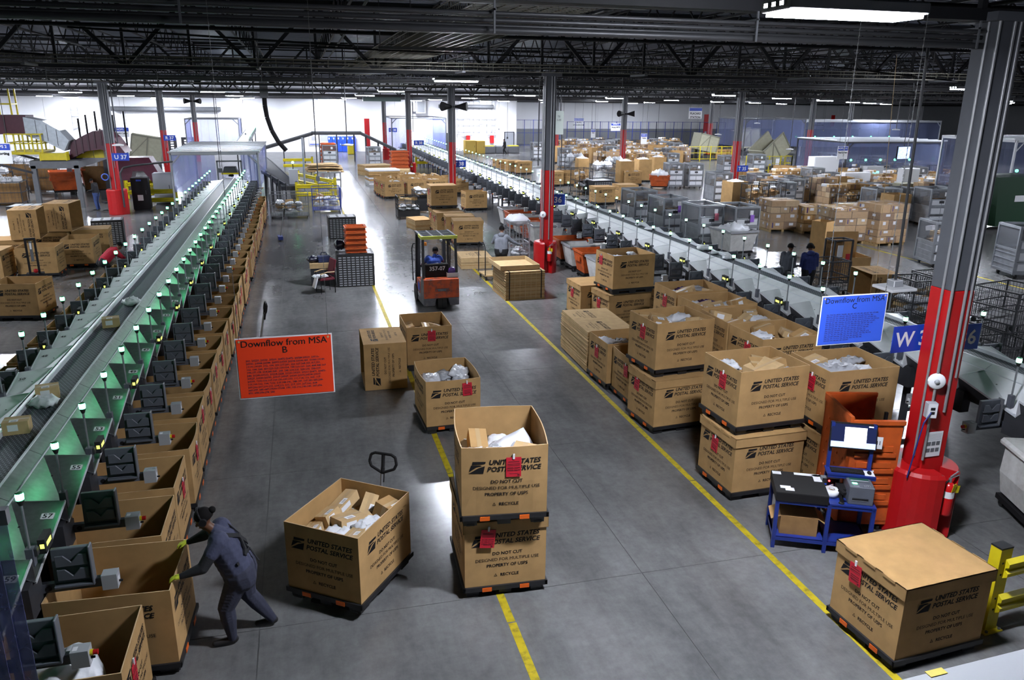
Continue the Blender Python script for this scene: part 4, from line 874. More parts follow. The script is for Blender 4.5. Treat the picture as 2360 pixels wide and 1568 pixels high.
pile('brown flat cartons lying on the far bins', 7, 60.5, 1.9, 1.3, 8, .11, 9, -.2)
# black collapsible pallets
lay = MB().box((-.6, -.5, 0), (.6, .5, .075), blackp)
for i in range(8):
    for s in (-1, 1): lay.box((-.55+i*.14, s*.5-.006, .02), (-.45+i*.14, s*.5+.006, .055), greyl)
lay_me = lay.mesh('nested_pallet'); topp = MB().box((-.6, -.5, 0), (.6, .5, .075), blackp)
for i in range(3):
    for j in range(2): topp.box((-.52+i*.38, -.4+j*.42, .075), (-.24+i*.38, -.06+j*.42, .079), greyl)
top_pal = topp.mesh('nested_pallet')
def pallets(where, x, y, n, rz=0., sc_=1., grp=None, single=True):
    for i in range(n):
        o = thing('plastic_pallet', ('topmost black pallet of the stack ' if i == n-1 else 'black plastic pallet, %s from the floor in the stack ' % nth(i))+where, 'pallet', (x, y, .02+.0765*i*sc_), rz, None if i == n-1 else 'black pallets '+where, top_pal if i == n-1 else lay_me); o.scale = (sc_, sc_, sc_)
pallets('under the orange crates', 1.55, 26.42, 14); pallets('behind the orange crates', 1.62, 36.0, 12, .03); pallets('by the leftmost red column', -8.0, 36.3, 13, RD(8), 1.0); pallets('behind the cardboard bins at far left', -11.2, 37.2, 20, RD(-4)); pallets('at the left edge in front of the lidded bins', -9.2, 25.4, 9, RD(-5)); pallets('among the far cages by the round carton', 18.9, 49.4, 10, RD(12), 1.25); pallets('below the strapped brown cartons past the sorter', 18.6, 38.0, 6, RD(5), 1.1)
cr = MB(); w, d = .68, .62
cr.box((-w/2, -d/2, 0), (w/2, d/2, .02), orange)
for s in (-1, 1): cr.box((-w/2+.03, s*(d/2-.05)-.012, 0), (w/2-.03, s*(d/2-.05)+.012, .17), orange).box((s*(w/2-.05)-.012, -d/2+.03, 0), (s*(w/2-.05)+.012, d/2-.03, .17), orange).box((-w/2+.02, s*(d/2-.04)-.012, .05), (w/2-.02, s*(d/2-.04)+.012, .075), orange).box((-w/2-.015, s*d/2-.02, .125), (w/2+.015, s*d/2+.02, .155), orange).box((s*w/2-.02, -d/2, .125), (s*w/2+.02, d/2, .155), orange)
cr_me = cr.mesh('orange_crate')
for i in range(5): thing('orange_crate', ('top open orange crate' if i == 4 else 'nested orange crate, %s from the bottom,' % nth(i))+' on the black pallets', 'crate', (1.6, 26.3, 1.115+.172*i), RD(1), 'orange crates on the black pallets', cr_me)
for i in range(6): thing('orange_crate', 'orange crate, %s from the floor, by the far silver cage' % nth(i), 'crate', (2.5, 74.5, .02+.34*i), 0, 'orange crates by the far cage', cr_me).scale = (1.9, 1.9, 2)
for i in range(5): thing('orange_crate', 'orange crate, %s from the floor, beside the far red column' % nth(i), 'crate', (7.4, 62.3, .6+.3*i), 0, 'orange crates by the far column', cr_me).scale = (2, 1.8, 1.75)
# table with bags, chair
t = make('side_table', [('top', MB().box((-.42, -.3, .58), (.42, .3, .74), card_lite).mesh('top')), ('base', MB().box((-.4, -.28, 0), (.4, .28, .58), steel_d).mesh('base'))], 'small dark table with a cardboard top beside the black pallets', 'table', (.5, 26.6, 0))
bg = MB().box((-.2, -.13, 0), (.2, .13, .22), mat('navy_nylon', (.02, .03, .09), .7)).box((-.22, -.14, .1), (.22, .14, .13), blue_p).path([(-.1, 0, .22), (-.08, 0, .32), (.08, 0, .32), (.1, 0, .22)], .012, ink, 5)
thing('lunch_bag', 'navy lunch bag with handle on the small table', 'bag', (.55, 26.55, .745), .1, me=bg.mesh('lunch_bag', bev=.02)); thing('jacket', 'dark crumpled jacket on the small table', 'jacket', (.2, 26.6, .745), .3, me=mailer_mesh(.42, .36, .2, poly_k, 41)); thing('jacket', 'checked jacket thrown beside the orange crates', 'jacket', (1.1, 26.7, 1.13), .2, me=mailer_mesh(.36, .4, .3, poly_k, 43))
mar = mat('maroon_fabric', (.12, .008, .02), .85)
chm = [('seat', MB().box((-.25, -.24, .42), (.25, .24, .5), mar).mesh('seat', bev=.02)), ('backrest', MB().cb((.26, 0, .82), (.06, .46, .5), mar, 0, 0, RD(12)).mesh('backrest', bev=.02))]
for x, y in ((-.22, -.22), (-.22, .22), (.24, -.22), (.24, .22)): chm.append(('leg', MB().tube((x, y, 0), (x, y, .66 if x < 0 else .8), .014, ink, 6).mesh('leg')))
for y in (-.24, .24): chm.append(('armrest', MB().path([(-.24, y, .64), (.0, y, .69), (.24, y, .68)], .02, tape, 6).mesh('armrest')))
make('office_chair', chm, 'maroon chair with a white cloth, beside the black pallets', 'chair', (.52, 25.35, 0), RD(20))
thing('cloth', 'white cloth hung over the arm of the maroon chair', 'cloth', (.38, 25.25, .5), .3, me=mailer_mesh(.5, .34, .1, poly_w, 45)); thing('cloth', 'white cloth trailing from the maroon chair seat', 'cloth', (.22, 25.15, .3), .3, me=MB().cb((0, 0, .1), (.05, .25, .42), poly_w, 0, 0, .3).mesh('cloth', bev=.015))
# ---------------------------------------------------------------- pallet jacks
def jack(label, x, y, rz, col=ink, forks=True):
    b = MB().box((-.27, .0, .06), (.27, .2, .2), col).tube((-.06, .08, .1), (.06, .08, .1), .09, rubber, 12); 
    if forks:
        for s in (-1, 1): b.box((s*.19-.075, -1.2, .05), (s*.19+.075, 0, .083), col)
    hd = MB().tube((0, .12, .2), (0, .3, 1.12), .022, alu, 8).tube((0, .3, 1.0), (0, .335, 1.2), .03, ink, 8)
    lp = [(-.02, .31, 1.14), (-.17, .33, 1.2), (-.2, .345, 1.27), (-.18, .36, 1.36), (-.12, .365, 1.39), (.12, .365, 1.39), (.18, .36, 1.36), (.2, .345, 1.27), (.17, .33, 1.2), (.02, .31, 1.14)]
    hd.path(lp, .02, ink, 7).bar((0, .33, 1.18), (0, .365, 1.38), .05, .03, ink)
    make('pallet_jack', [('chassis', b.mesh('chassis')), ('tow_handle', hd.mesh('tow_handle'))], label, 'pallet jack', (x, y, 0), rz)
jv = V((.52, .854, 0))*.64; jack('black looped pallet jack handle behind the askew bin', L1C.x+jv.x, L1C.y+jv.y, RD(-32))
jack('white and blue pallet jack parked at the row under the left sorter', -1.35, 18.6, RD(-80), white_p, False); jack('blue pallet jack parked by the far end of the bin row', -1.15, 35.5, RD(-85), blue_p, False)
b = MB().box((-.16, -.05, .1), (-.10, .05, 1.55), ink).box((.10, -.05, .1), (.16, .05, 1.55), ink).box((-.16, -.04, 1.5), (.16, .04, 1.56), ink).box((-.25, -.1, .05), (.25, .25, .4), ink).ball((.04, -.1, .5), (.07, .07, .07), redpaint).box((-.04, -.03, .8), (.04, .03, 1.45), steel_g).box((-.025, -.035, 1.2), (.025, -.03, 1.4), white_p)
thing('hand_stacker', 'black upright hand stacker with a red knob among the left bins', 'stacker', (-8.6, 28.3, 0), .2, me=b.mesh('hand_stacker'))
# ---------------------------------------------------------------- forklift
fk = make('forklift', [], 'scuffed orange and grey electric forklift driving away up the aisle', 'forklift', (3.78, 22.35, 0), RD(2))
ora = mat('scuffed_orange', (.52, .075, .012), .5, var=.2, dirt=(.05, .045, .045), dscale=4.5, damt=.95); gry = mat('scuffed_grey', (.10, .10, .115), .55, var=.2, dirt=(.25, .2, .18), dscale=6, damt=.5)
b = MB().prism([(-.53, .12), (-.53, .45), (-.53, .92), (.53, .92), (.53, .12), (.24, .12), (.2, .34), (-.16, .34), (-.2, .12)], 0, .5, gry)
ob('counterweight', b.mesh('counterweight', bev=.02), fk)
ob('rear_panel', MB().box((-.525, -.025, .36), (.525, .48, .93), ora).box((-.2, -.03, .55), (.22, -.024, .66), gry).box((-.17, -.034, .58), (-.12, -.029, .62), redpaint).box((.14, -.034, .58), (.19, -.029, .62), redpaint).mesh('rear_panel', bev=.015), fk)
ob('body', MB().box((-.53, .5, .12), (.53, 1.35, .42), gry).box((-.53, .5, .42), (-.42, 1.15, .78), ora).box((.42, .5, .42), (.53, 1.15, .78), ora).box((-.535, .62, .45), (-.53, .95, .7), blue_s).mesh('body', bev=.01), fk)
f = MB(); letter(f, '357-07', .15, white_p, face_T((-.536, .8, .28), (0, -1, 0), (0, 0, 1)), bold=.002); ob('side_number', f.mesh('side_number'), fk)
ob('seat', MB().box((-.28, .55, .78), (.28, 1.0, .9), ink).box((-.42, .30, .93), (.28, .45, 1.32), ink).mesh('seat', bev=.02), fk)
f = MB(); letter(f, '357-07', .17, white_p, face_T((-.06, .296, 1.13), (1, 0, 0), (0, 0, 1)), bold=.003); ob('back_number', f.mesh('back_number'), fk)
for x, y in ((-.5, .18), (.5, .18), (-.5, 1.38), (.5, 1.38)): ob('guard_post', MB().bar((x, y, .85 if y < 1 else .42), (x*.96, y+(.08 if y < 1 else -.1), 2.12), .06, .07, steel_d).mesh('guard_post'), fk)
rf = MB().box((-.52, .2, 2.1), (-.46, 1.4, 2.16), steel_d).box((.46, .2, 2.1), (.52, 1.4, 2.16), steel_d)
for i in range(7): rf.box((-.5, .28+i*.17, 2.11), (.5, .33+i*.17, 2.15), steel_d)
for x in (-.2, .12): rf.box((x, .2, 2.11), (x+.05, 1.4, 2.155), steel_d)
ob('overhead_guard', rf.mesh('overhead_guard'), fk); ob('yellow_guard_edge', MB().box((-.53, .16, 2.08), (.53, .2, 2.17), mat('reflective_yellow', (.75, .8, .12), .5)).box((-.54, .2, 2.08), (-.52, .7, 2.17), mat('reflective_yellow', (.75, .8, .12), .5)).mesh('yellow_guard_edge'), fk)
ms = MB()
for x in (-.4, .4): ms.box((x-.05, 1.45, .05), (x+.05, 1.6, 2.05), steel_d)
for z in (.2, 1.0, 1.95): ms.box((-.4, 1.47, z), (.4, 1.56, z+.08), steel_d)
ob('mast', ms.mesh('mast'), fk); ob('fork', MB().box((-.3, 1.6, .06), (-.18, 2.6, .1), steel_d).mesh('fork'), fk); ob('fork', MB().box((.18, 1.6, .06), (.3, 2.6, .1), steel_d).mesh('fork'), fk)
for x in (-.12, .02): ob('rear_wheel', MB().tube((x, .14, .2), (x+.13, .14, .2), .2, rubber, 16).mesh('rear_wheel'), fk)
for s in (-1, 1): ob('front_wheel', MB().tube((s*.56, 1.25, .28), (s*.4, 1.25, .28), .28, rubber, 18).mesh('front_wheel'), fk); ob('side_loop', MB().path([(s*.58, 1.5, .6), (s*.6, 1.5, 1.6), (s*.56, 1.45, 1.75), (s*.5, 1.42, 1.75)], .018, ink, 6).mesh('side_loop'), fk)
ob('beacon', MB().lathe([(0, .1), (.04, .09), (.045, 0), (0, 0)], mat('amber_glass', (.8, .25, .02), .3), 10, M.Translation((-.36, .5, 1.85))).mesh('beacon'), fk); ob('rear_lamp', MB().ball((.06, .28, 2.02), .05, greyl, 10, 6).mesh('rear_lamp'), fk)
tt = MB().box((-.17, -.1, 0), (.17, .1, .02), white_p)
for s in (-1, 1): tt.box((-.17, s*.1-.008, 0), (.17, s*.1+.008, .13), white_p).box((s*.165-.006, -.1, 0), (s*.165+.006, .1, .13), white_p)
thing('white_tote', 'small white tote on the rear of the forklift', 'tote', (4.15, 22.62, .935), RD(2), me=tt.mesh('white_tote')); thing('purple_bag', 'purple bag in the white tote on the forklift', 'bag', (4.15, 22.63, .96), 0, me=mailer_mesh(.26, .18, .24, poly_p, 47))
# ---------------------------------------------------------------- carts
def hamper(label, x, y, rz, orangey=True, z=.0):
    m_ = orange if orangey else canvas; b = MB(); w, d = .5, .68; zs = (.22, .95); k = .8
    pb = [(-w*k, -d*k), (w*k, -d*k), (w*k, d*k), (-w*k, d*k)]; pt = [(-w, -d), (w, -d), (w, d), (-w, d)]
    vs = [(x_, y_, zs[0]) for x_, y_ in pb]+[(x_, y_, zs[1]) for x_, y_ in pt]
    b.add(vs, [(0, 1, 5, 4), (1, 2, 6, 5), (2, 3, 7, 6), (3, 0, 4, 7), (3, 2, 1, 0)], m_)
    vi = [(x_*.95, y_*.96, zs[0]+.02) for x_, y_ in pb]+[(x_*.95, y_*.96, zs[1]) for x_, y_ in pt]; b.add(vi, [(4, 5, 1, 0), (5, 6, 2, 1), (6, 7, 3, 2), (7, 4, 0, 3), (0, 1, 2, 3)], m_)
    rim = MB()
    for s in (-1, 1): rim.box((-w-.02, s*d-.025, .9), (w+.02, s*d+.025, .97), m_ if orangey else greyl).box((s*w-.025, -d, .9), (s*w+.025, d, .97), m_ if orangey else greyl)
    if orangey:
        for s in (-1, 1): rim.box((-w*.5, s*(d+.01)-.02, .62), (w*.5, s*(d+.01)+.01, .78), orange).box((s*(w*.98)-.03, -d*.5, .6), (s*(w*.98)+.02, d*.5, .7), orange)
    bs = MB().box((-w*.85, -d*.85, .14), (w*.85, d*.85, .2), ink)
    n = [('tub', b.mesh('tub')), ('rim', rim.mesh('rim')), ('base', bs.mesh('base'))]
    for sx_ in (-1, 1):
        for sy_ in (-1, 1): n.append(('caster', MB().tube((sx_*.36-.02, sy_*.5, .06), (sx_*.36+.02, sy_*.5, .06), .06, rubber, 10).box((sx_*.36-.03, sy_*.5-.03, .06), (sx_*.36+.03, sy_*.5+.03, .14), steel_g).mesh('caster')))
    return make('mail_hamper', n, label, 'hamper', (x, y, z), rz, 'hampers under the right sorter' if x < 11 and y < 60 else None)
for i in range(9):
    y = 24.4+1.3*i+(2.2 if i > 3 else 0); hamper(('orange plastic' if i % 2 else 'white canvas')+' hamper, %s from the near end under the right sorter' % nth(i), 9.85, y, RD(90), i % 2 == 1)
def wire_box(label, x, y, rz, w, d, h, m, step=.09, solid=0., legs=.15, n_=None, cat='wire container', fr=.035, sub=True):
    b = MB(); f = MB()
    for s in (-1, 1):
        for q in (-1, 1): f.box((s*w/2-fr/2, q*d/2-fr/2, 0), (s*w/2+fr/2, q*d/2+fr/2, h), m)
        for z in (legs, h*.55, h): f.box((-w/2, s*d/2-fr/2, z-fr/2), (w/2, s*d/2+fr/2, z+fr/2), m).box((s*w/2-fr/2, -d/2, z-fr/2), (s*w/2+fr/2, d/2, z+fr/2), m)
    for s in (-1, 1):
        t = -w/2+step
        while t < w/2: b.bar((t, s*d/2, legs), (t, s*d/2, h), .008, .008, m); t += step
        t = -d/2+step
        while t < d/2: b.bar((s*w/2, t, legs), (s*w/2, t, h), .008, .008, m); t += step
        z = legs+step*1.6
        while z < h: b.bar((-w/2, s*d/2, z), (w/2, s*d/2, z), .008, .008, m); b.bar((s*w/2, -d/2, z), (s*w/2, d/2, z), .008, .008, m); z += step*1.6
    f.box((-w/2, -d/2, legs-.02), (w/2, d/2, legs+.01), m)
    if solid:
        for s in (-1, 1): f.box((-w/2, s*d/2-.006, legs), (w/2, s*d/2+.006, legs+(h-legs)*solid), m).box((s*w/2-.006, -d/2, legs), (s*w/2+.006, d/2, legs+(h-legs)*solid), m)
    cs = MB()
    for s in (-1, 1):
        for q in (-1, 1): cs.tube((s*(w/2-.08)-.02, q*(d/2-.08), .06), (s*(w/2-.08)+.02, q*(d/2-.08), .06), .06, rubber, 8)
    return make('wire_container', [('frame', f.mesh('frame')), ('wire_mesh', b.mesh('wire_mesh')), ('casters', cs.mesh('casters'))], label, cat, (x, y, 0), rz)
blk = blackp
def inside(where, x, y, z, w, d, n, seed, kinds='wc', sc_=1.):
    r = random.Random(seed)
    for i in range(n):
        k = kinds[r.randrange(len(kinds))]; nm, me = r.choice(CART) if k == 'c' else r.choice(MAIL[{'w': 'white', 'k': 'dark', 'y': 'yellow'}[k]])
        gx = ((i % 3)-1)*w*.3; gy = ((i//3) % 3-1)*d*.3
        o = thing('mailer' if 'mailer' in nm else 'carton', '%s, %s among the parcels in %s' % (nm, nth(i), where), 'parcel', (x+gx+r.uniform(-.04, .04), y+gy+r.uniform(-.04, .04), z+.17*(i//9)+r.uniform(0, .04)), 0, None, me, rot=(r.uniform(-.25, .25), r.uniform(-.25, .25), r.uniform(0, 3))); o.scale = (sc_,)*3
wire_box('black wire bin of parcels in front of the lidded row', 5.25, 41.2, 0, 1.1, 1.1, 1.15, blk, .1, .3); inside('the black wire bin by the lidded row', 5.25, 41.2, .45, 1.0, 1.0, 14, 3, 'wwc'); inside('the top of the black wire bin by the lidded row', 5.25, 41.2, .95, 1.0, 1.0, 7, 4, 'cwy')
wire_box('second black wire bin heaped with white mailers by the lidded row', 6.45, 43.3, 0, 1.2, 1.1, 1.2, blk, .1, .6); inside('the second black wire bin', 6.45, 43.3, 1.0, 1.1, 1.0, 16, 5, 'wwww')
wire_box('grey wire cage cart of parcels at the foot of the angled conveyor', -.68, 42.6, 0, 1.9, 1.3, 1.25, steel_g, .12); inside('the grey wire cage cart', -.68, 42.6, .35, 1.6, 1.1, 26, 6, 'wwwc', 1.25)
wire_box('blue framed wire cage cart of parcels beside the yellow rails', 1.25, 44.6, 0, 1.5, 1.3, 1.3, blue_p, .12); inside('the blue wire cage cart', 1.25, 44.6, .35, 1.3, 1.1, 22, 7, 'wwc', 1.2)
# roll cage and trolley by the man in the hoodie
wire_box('tall silver roll cage with white parcels by the middle column', 7.55, 27.9, 0, .75, .85, 1.75, alu, .12, 0, .2); inside('the tall silver roll cage', 7.55, 27.9, .3, .6, .7, 20, 8, 'w', 1.0); thing('mail_sack', 'white plastic sack topping the tall silver roll cage', 'sack', (7.6, 28.0, 1.55), .2, me=mailer_mesh(.8, .7, .4, poly_w, 51))
tb = MB().box((-.3, -.4, .16), (.3, .4, .2), wood).path([(-.3, -.38, .2), (-.3, -.38, 1.15), (-.3, -.3, 1.25), (-.3, .3, 1.25), (-.3, .38, 1.15), (-.3, .38, .2)], .018, ink, 6)
make('flat_trolley', [('deck_and_handle', tb.mesh('deck_and_handle'))]+[('caster', MB().tube((x-.02, y, .07), (x+.02, y, .07), .07, rubber, 10).mesh('caster')) for x in (-.25, .25) for y in (-.32, .32)], 'flat trolley with a black loop handle beside the strapped stack', 'trolley', (6.15, 26.2, 0), RD(5))
# ---------------------------------------------------------------- the crowded floor beyond the right sorter
def pxof(p):
    q = V(p)-V((0, 0, CAMH)); z = q.dot(_f); return (1180+FPX*q.dot(_r)/z, 784+FPX*q.dot(_d)/z)
def inpoly(p, poly):
    c = False; x, y = p
    for (x0, y0), (x1, y1) in zip(poly, poly[1:]+poly[:1]):
        if (y0 > y) != (y1 > y) and x < (x1-x0)*(y-y0)/(y1-y0)+x0: c = not c
    return c
TAKEN = []
def free(x, y, r):
    for a, b, q in TAKEN:
        if (a-x)**2+(b-y)**2 < (r+q)**2: return False
    return True
def take(x, y, r): TAKEN.append((x, y, r))
# silver cage, 1.1 wide (x) 1.25 deep (y) 1.75 tall
fr = MB(); w, d, h = .55, .62, 1.75
for s in (-1, 1):
    for q in (-1, 1): fr.box((s*w-.03, q*d-.03, .14), (s*w+.03, q*d+.03, h), alu)
    for z in (.2, .95, h-.03): fr.box((-w, s*d-.025, z-.04), (w, s*d+.025, z+.04), alu).box((s*w-.025, -d, z-.04), (s*w+.025, d, z+.04), alu)
fr.box((-w, -d, .14), (w, d, .19), alu)
CG = [('frame', fr.mesh('frame'))]
for s in (-1, 1):
    sd = MB(); sd.box((s*w-.006, -d, .2), (s*w+.006, d, .95), alu)
    for z in (.4, .6, .8): sd.box((s*w-.02, -d, z-.012), (s*w+.02, d, z+.012), alu)
    CG.append(('side_panel', sd.mesh('side_panel')))
pf = MB()
for s in (-1, 1): pf.box((s*w-.004, -d, .98), (s*w+.004, d, h-.06), meshm)
pf.box((-w, d-.004, .2), (w, d+.004, h-.06), meshm); CG.append(('perforated_panels', pf.mesh('perforated_panels')))
dr = MB()
for a, b in ((.22, .55), (.58, .93), (.98, 1.3)): dr.box((-w+.04, -d-.012, a), (w-.04, -d+.012, b), alu).box((-w+.08, -d-.02, a+.05), (-.02, -d-.01, b-.05), alu_w).box((.02, -d-.02, a+.05), (w-.08, -d-.01, b-.05), alu_w)
dr.box((-w+.04, -d-.006, 1.34), (w-.04, -d+.006, h-.06), meshm).box((-.12, -d-.03, 1.1), (.12, -d-.02, 1.22), steel_d).box((.1, -d-.02, 1.42), (.26, -d-.012, 1.6), white_p); CG.append(('front_gate', dr.mesh('front_gate')))
cs = MB()
for s in (-1, 1):
    for q in (-1, 1): cs.tube((s*.42-.025, q*.5, .07), (s*.42+.025, q*.5, .07), .07, rubber, 8).box((s*.42-.04, q*.5-.04, .07), (s*.42+.04, q*.5+.04, .15), steel_g)
CG.append(('casters', cs.mesh('casters')))
cargo = MB(); r_ = random.Random(3)
for i in range(26): cargo.cb((r_.uniform(-.38, .38), r_.uniform(-.45, .45), r_.uniform(.3, 1.45)), (r_.uniform(.2, .4), r_.uniform(.2, .35), r_.uniform(.1, .25)), r_.choice((card, card_lite, poly_w, card_dark, poly_g)), r_.uniform(0, 3), r_.uniform(-.3, .3))
CGO = cargo.mesh('cage_cargo')
def cage(label, x, y, rz=0., s=(1, 1, 1), full=True, card_=None):
    t = make('silver_cage', CG, label, 'cage', (x, y, 0), rz); t.scale = s; take(x, y, .75*max(s[:2]))
    if full:
        g = thing('parcel_heap', 'parcels loaded inside the '+label, 'parcels', (x, y, 0), rz, me=CGO); g['kind'] = 'stuff'; g.scale = s
        if len(g['label'].split()) > 16: g['label'] = ' '.join(g['label'].split()[:16])
    if card_: ob('routing_card', MB().box((-.09, -.01, 0), (.09, 0, .28), card_).mesh('routing_card'), t, (.2, -.66, 1.15))
    return t
# wrapped pallet loads
wp = MB()
for i in range(7): wp.box((-.6, -.52+i*.155, .1), (.6, -.40+i*.155, .125), wood)
for x in (-.55, 0, .55): wp.box((x-.05, -.52, 0), (x+.05, .53, .1), wood)
WPAL = wp.mesh('wood_pallet')
FILM = MB().box((-.615, -.565, .1), (.615, .565, 1.0), wrapf).mesh('stretch_film')
def load_cartons(seed, h):
    r = random.Random(seed); out = []; z = .127; ms = (card, card_lite, card_dark, card)
    while z < h-.1:
        hh = min(r.choice((.3, .36, .42)), max(.15, h-z)); nx, ny = r.choice(((2, 2), (3, 2), (2, 3), (3, 3))); cw, cd = 1.2/nx, 1.1/ny
        for i in range(nx):
            for j in range(ny): out.append((-.6+cw*(i+.5)+r.uniform(-.015, .015), -.55+cd*(j+.5)+r.uniform(-.015, .015), z, cw-.012, cd-.012, hh-.008-r.uniform(0, .02), r.choice(ms), r.random()))
        z += hh
    return out
def carton_unit(m, lab):
    b = MB().box((-.5, -.5, 0), (.5, .5, 1), m).box((-.501, -.04, -.0), (.501, .04, 1.003), tape)
    if lab: b.box((-.1, -.506, .5), (.2, -.5, .85), white_p).box((-.506, -.1, .45), (-.5, .15, .8), white_p).box((.1, .1, 1), (.4, .35, 1.003), white_p)
    if lab == 2: b.box((-.35, -.505, .2), (-.25, -.5, .9), poly_p).box((-.505, .2, .1), (-.5, .3, .8), blue_p)
    return b.mesh('carton')
CU = {(m.name, l): carton_unit(m, l) for m in (card, card_lite, card_dark) for l in (0, 1, 2)}
FARL = []
for sd_ in range(5):
    h = (1.15, 1.35, 1.5, 1.0, 1.6)[sd_]; b = MB(); rr = random.Random(sd_)
    for x, y, z, w_, d_, h_, m, q in load_cartons(sd_, h):
        b.box((x-w_/2, y-d_/2, z), (x+w_/2, y+d_/2, z+h_), m)
        if q < .5: b.box((x-.05, y-d_/2-.004, z+h_*.3), (x+.07, y-d_/2, z+h_*.75), white_p)
        if q > .75: b.box((x-.02, y-d_/2-.005, z+.02), (x+.02, y-d_/2, z+h_), poly_p)
    for i in range(6): b.cb((rr.uniform(-.45, .45), rr.uniform(-.4, .4), h+.06), (rr.uniform(.2, .45), rr.uniform(.2, .4), .14), rr.choice((card_lite, card, white_p, poly_w)), rr.uniform(0, 3))
    FARL.append((h, b.mesh('cartons')))
def load(label, x, y, rz=0., near=None, h=1.5, s=1., var=0, film_=True):
    t = thing('pallet_load', label, 'pallet load', (x, y, 0), rz); ob('wood_pallet', WPAL, t); take(x, y, .62*s)
    if near is not None:
        for cx_, cy_, z, w_, d_, h_, m, q in load_cartons(near, h):
            o = ob('carton', CU[(m.name, 0 if q < .3 else (1 if q < .7 else 2))], t, (cx_, cy_, z)); o.scale = (w_, d_, h_)
    else: h, me = FARL[var % 5]; ob('cartons', me, t, kind='stuff')
    if film_: o = ob('stretch_film', FILM, t); o.scale = (1, 1, (h+.02)/1.0)
    t.scale = (s, s, 1 if near is not None else min(s, 1.1)); return t
load('wrapped pallet of cartons with purple tape behind the standing brown box', 23.25, 30.35, RD(-3), 11, 1.55, 1.35)
load('wrapped load of cartons glinting with film left of a loose carton stack', 22.35, 33.9, RD(-5), 12, 1.5, 1.2); load('loose stack of cartons with purple tape beside the wrapped load', 23.6, 33.1, RD(-5), 13, 1.3, 1.1, 0, False)
load('tallest wrapped pallet of cartons beside the hanging conduit', 24.75, 29.6, RD(4), 14, 1.8, 1.3)
load('wrapped pallet half hidden between two wrapped loads on the right', 25.0, 31.8, RD(2), 15, 1.45, 1.2)
# near cages
cage('silver cage with a latched gate, nearest left of the near column', 23.75, 24.95, RD(-14), (1.15, 1.0, .98), True)
cage('silver cage with a red handle at the right edge', 25.3, 22.6, RD(-14), (1.35, 1.0, 1.06), False)
cage('silver cage pair member behind the right edge cage', 27.4, 23.3, RD(-10), (1.3, 1, 1.0), False)
for i, (x, y, c, l) in enumerate(((17.75, 29.9, tagpurple, 'nearest of four in the file past the right sorter'), (16.5, 30.6, tagpink, 'second of four in the file past the right sorter'), (16.1, 33.2, tagpurple, 'third of four in the file past the right sorter'), (16.0, 36.2, tagpurple, 'farthest of four in the file past the right sorter'))):
    cage('dark mesh cage with a coloured card, '+l, x, y, RD(2), (1.02, 1.25, 1.05), i > 1, c)
for i, (px, py, l, s) in enumerate((((1713), 447, 'left of the two beside the orange hamper', 1), (1750, 449, 'right of the two beside the orange hamper', 1))):
    pass
cage('silver cage, left of two beside the orange hamper of white sacks', 25.8, 52.6, RD(-6), (.95, 1, 1)); cage('silver cage, right of two beside the orange hamper of white sacks', 27.2, 52.3, RD(-6), (.95, 1, 1))
for px, py, l, s in ((1300, 386, 'left of the heaped wire cages', 1), (1237, 368, 'standing against the step of the white wall', 1), (1652, 466, 'beside the tall plain carton', 1.05), (1672, 408, 'in front of the red column with yellow rails', 1), (1740, 404, 'under the tilted beige tipper', 1), (2100, 442, 'low by the white kiosk', 1), (1900, 398, 'by the hanging feed sign', 1), (2140, 520, 'behind the near latched cage', 1.1), (762, 384, 'dark and tall by the orange crates', 1.1), (862, 384, 'beside the far red column guard', 1.0), (2190, 470, 'beside the red column behind the near column', 1)):
    p = P(px, py); cage('silver cage '+l, p.x, p.y, RD(RN.uniform(-12, 6)), (s, s, s))
# tall plain cartons and printed bins
TALL = sleeve_mesh(1.5, card, .02, 1.05, 1.0)
def tall(label, px, py, rz=0., s=(1, 1, 1), z=0., bag=False):
    p = P(px, py); t = make('tall_carton', [('sleeve', TALL)], label, 'carton', (p.x, p.y+.4, .142), rz); t.scale = s; take(p.x, p.y+.4, .7)
    o = make('plastic_pallet', [('deck', PAL)], 'black pallet under the '+label, 'pallet', (p.x, p.y+.4, 0), rz)
    if len(o['label'].split()) > 16: o['label'] = ' '.join(o['label'].split()[:16])
    if bag: thing('mail_sack', 'pale sack filling the mouth of the '+' '.join(label.split()[:9]), 'sack', (p.x, p.y+.4, .142+1.5*s[2]-.2), rz, me=MAIL['white'][1][1]).scale = (2.1, 2.4, 2)
tall('tall plain carton beside the black roll cages', 1697, 486, RD(8), bag=True); tall('tall plain carton, left of three behind the printed bin', 1443, 426, 0, (1, 1, 1.05), bag=True); tall('tall plain carton, middle of three behind the printed bin', 1484, 420, 0, (1, 1, 1.05), bag=True); tall('tall plain carton, right of three behind the printed bin', 1518, 413, 0, (1, 1, 1.05), bag=True)
tall('tall narrow plain carton beside the heaped bags', 1344, 421, 0, (.8, .8, 1.1), bag=True); tall('tall plain carton left of the silver cage by the middle column', 1288, 377, 0); tall('wide low carton by the sign of the feed system', 1858, 420, .3, (1.4, 1.3, .7))
def pbin(label, px, py, rz=0., lidded=False, n=0, seed=0, dz=.4):
    p = P(px, py); cbin(label, (p.x, p.y+dz, 0), rz, lidded); take(p.x, p.y+dz, .75)
    if n: fill((p.x, p.y+dz, 0), rz, 'the '+' '.join(label.split()[:9]), n, seed, .78, 'w', 3)
pbin('printed open bin full of white mailers before the tall cartons', 1460, 428, RD(-8), False, 5, 71); pbin('rounded printed bin standing left of the black wire cage', 1308, 428, RD(-20)); pbin('lidded plain bin left of the red extinguisher column', 1278, 430, RD(5), True)
pbin('printed bin on the yellow rails, left of two', 1660, 368, 0); pbin('printed bin on the yellow rails, right of two', 1688, 368, 0)
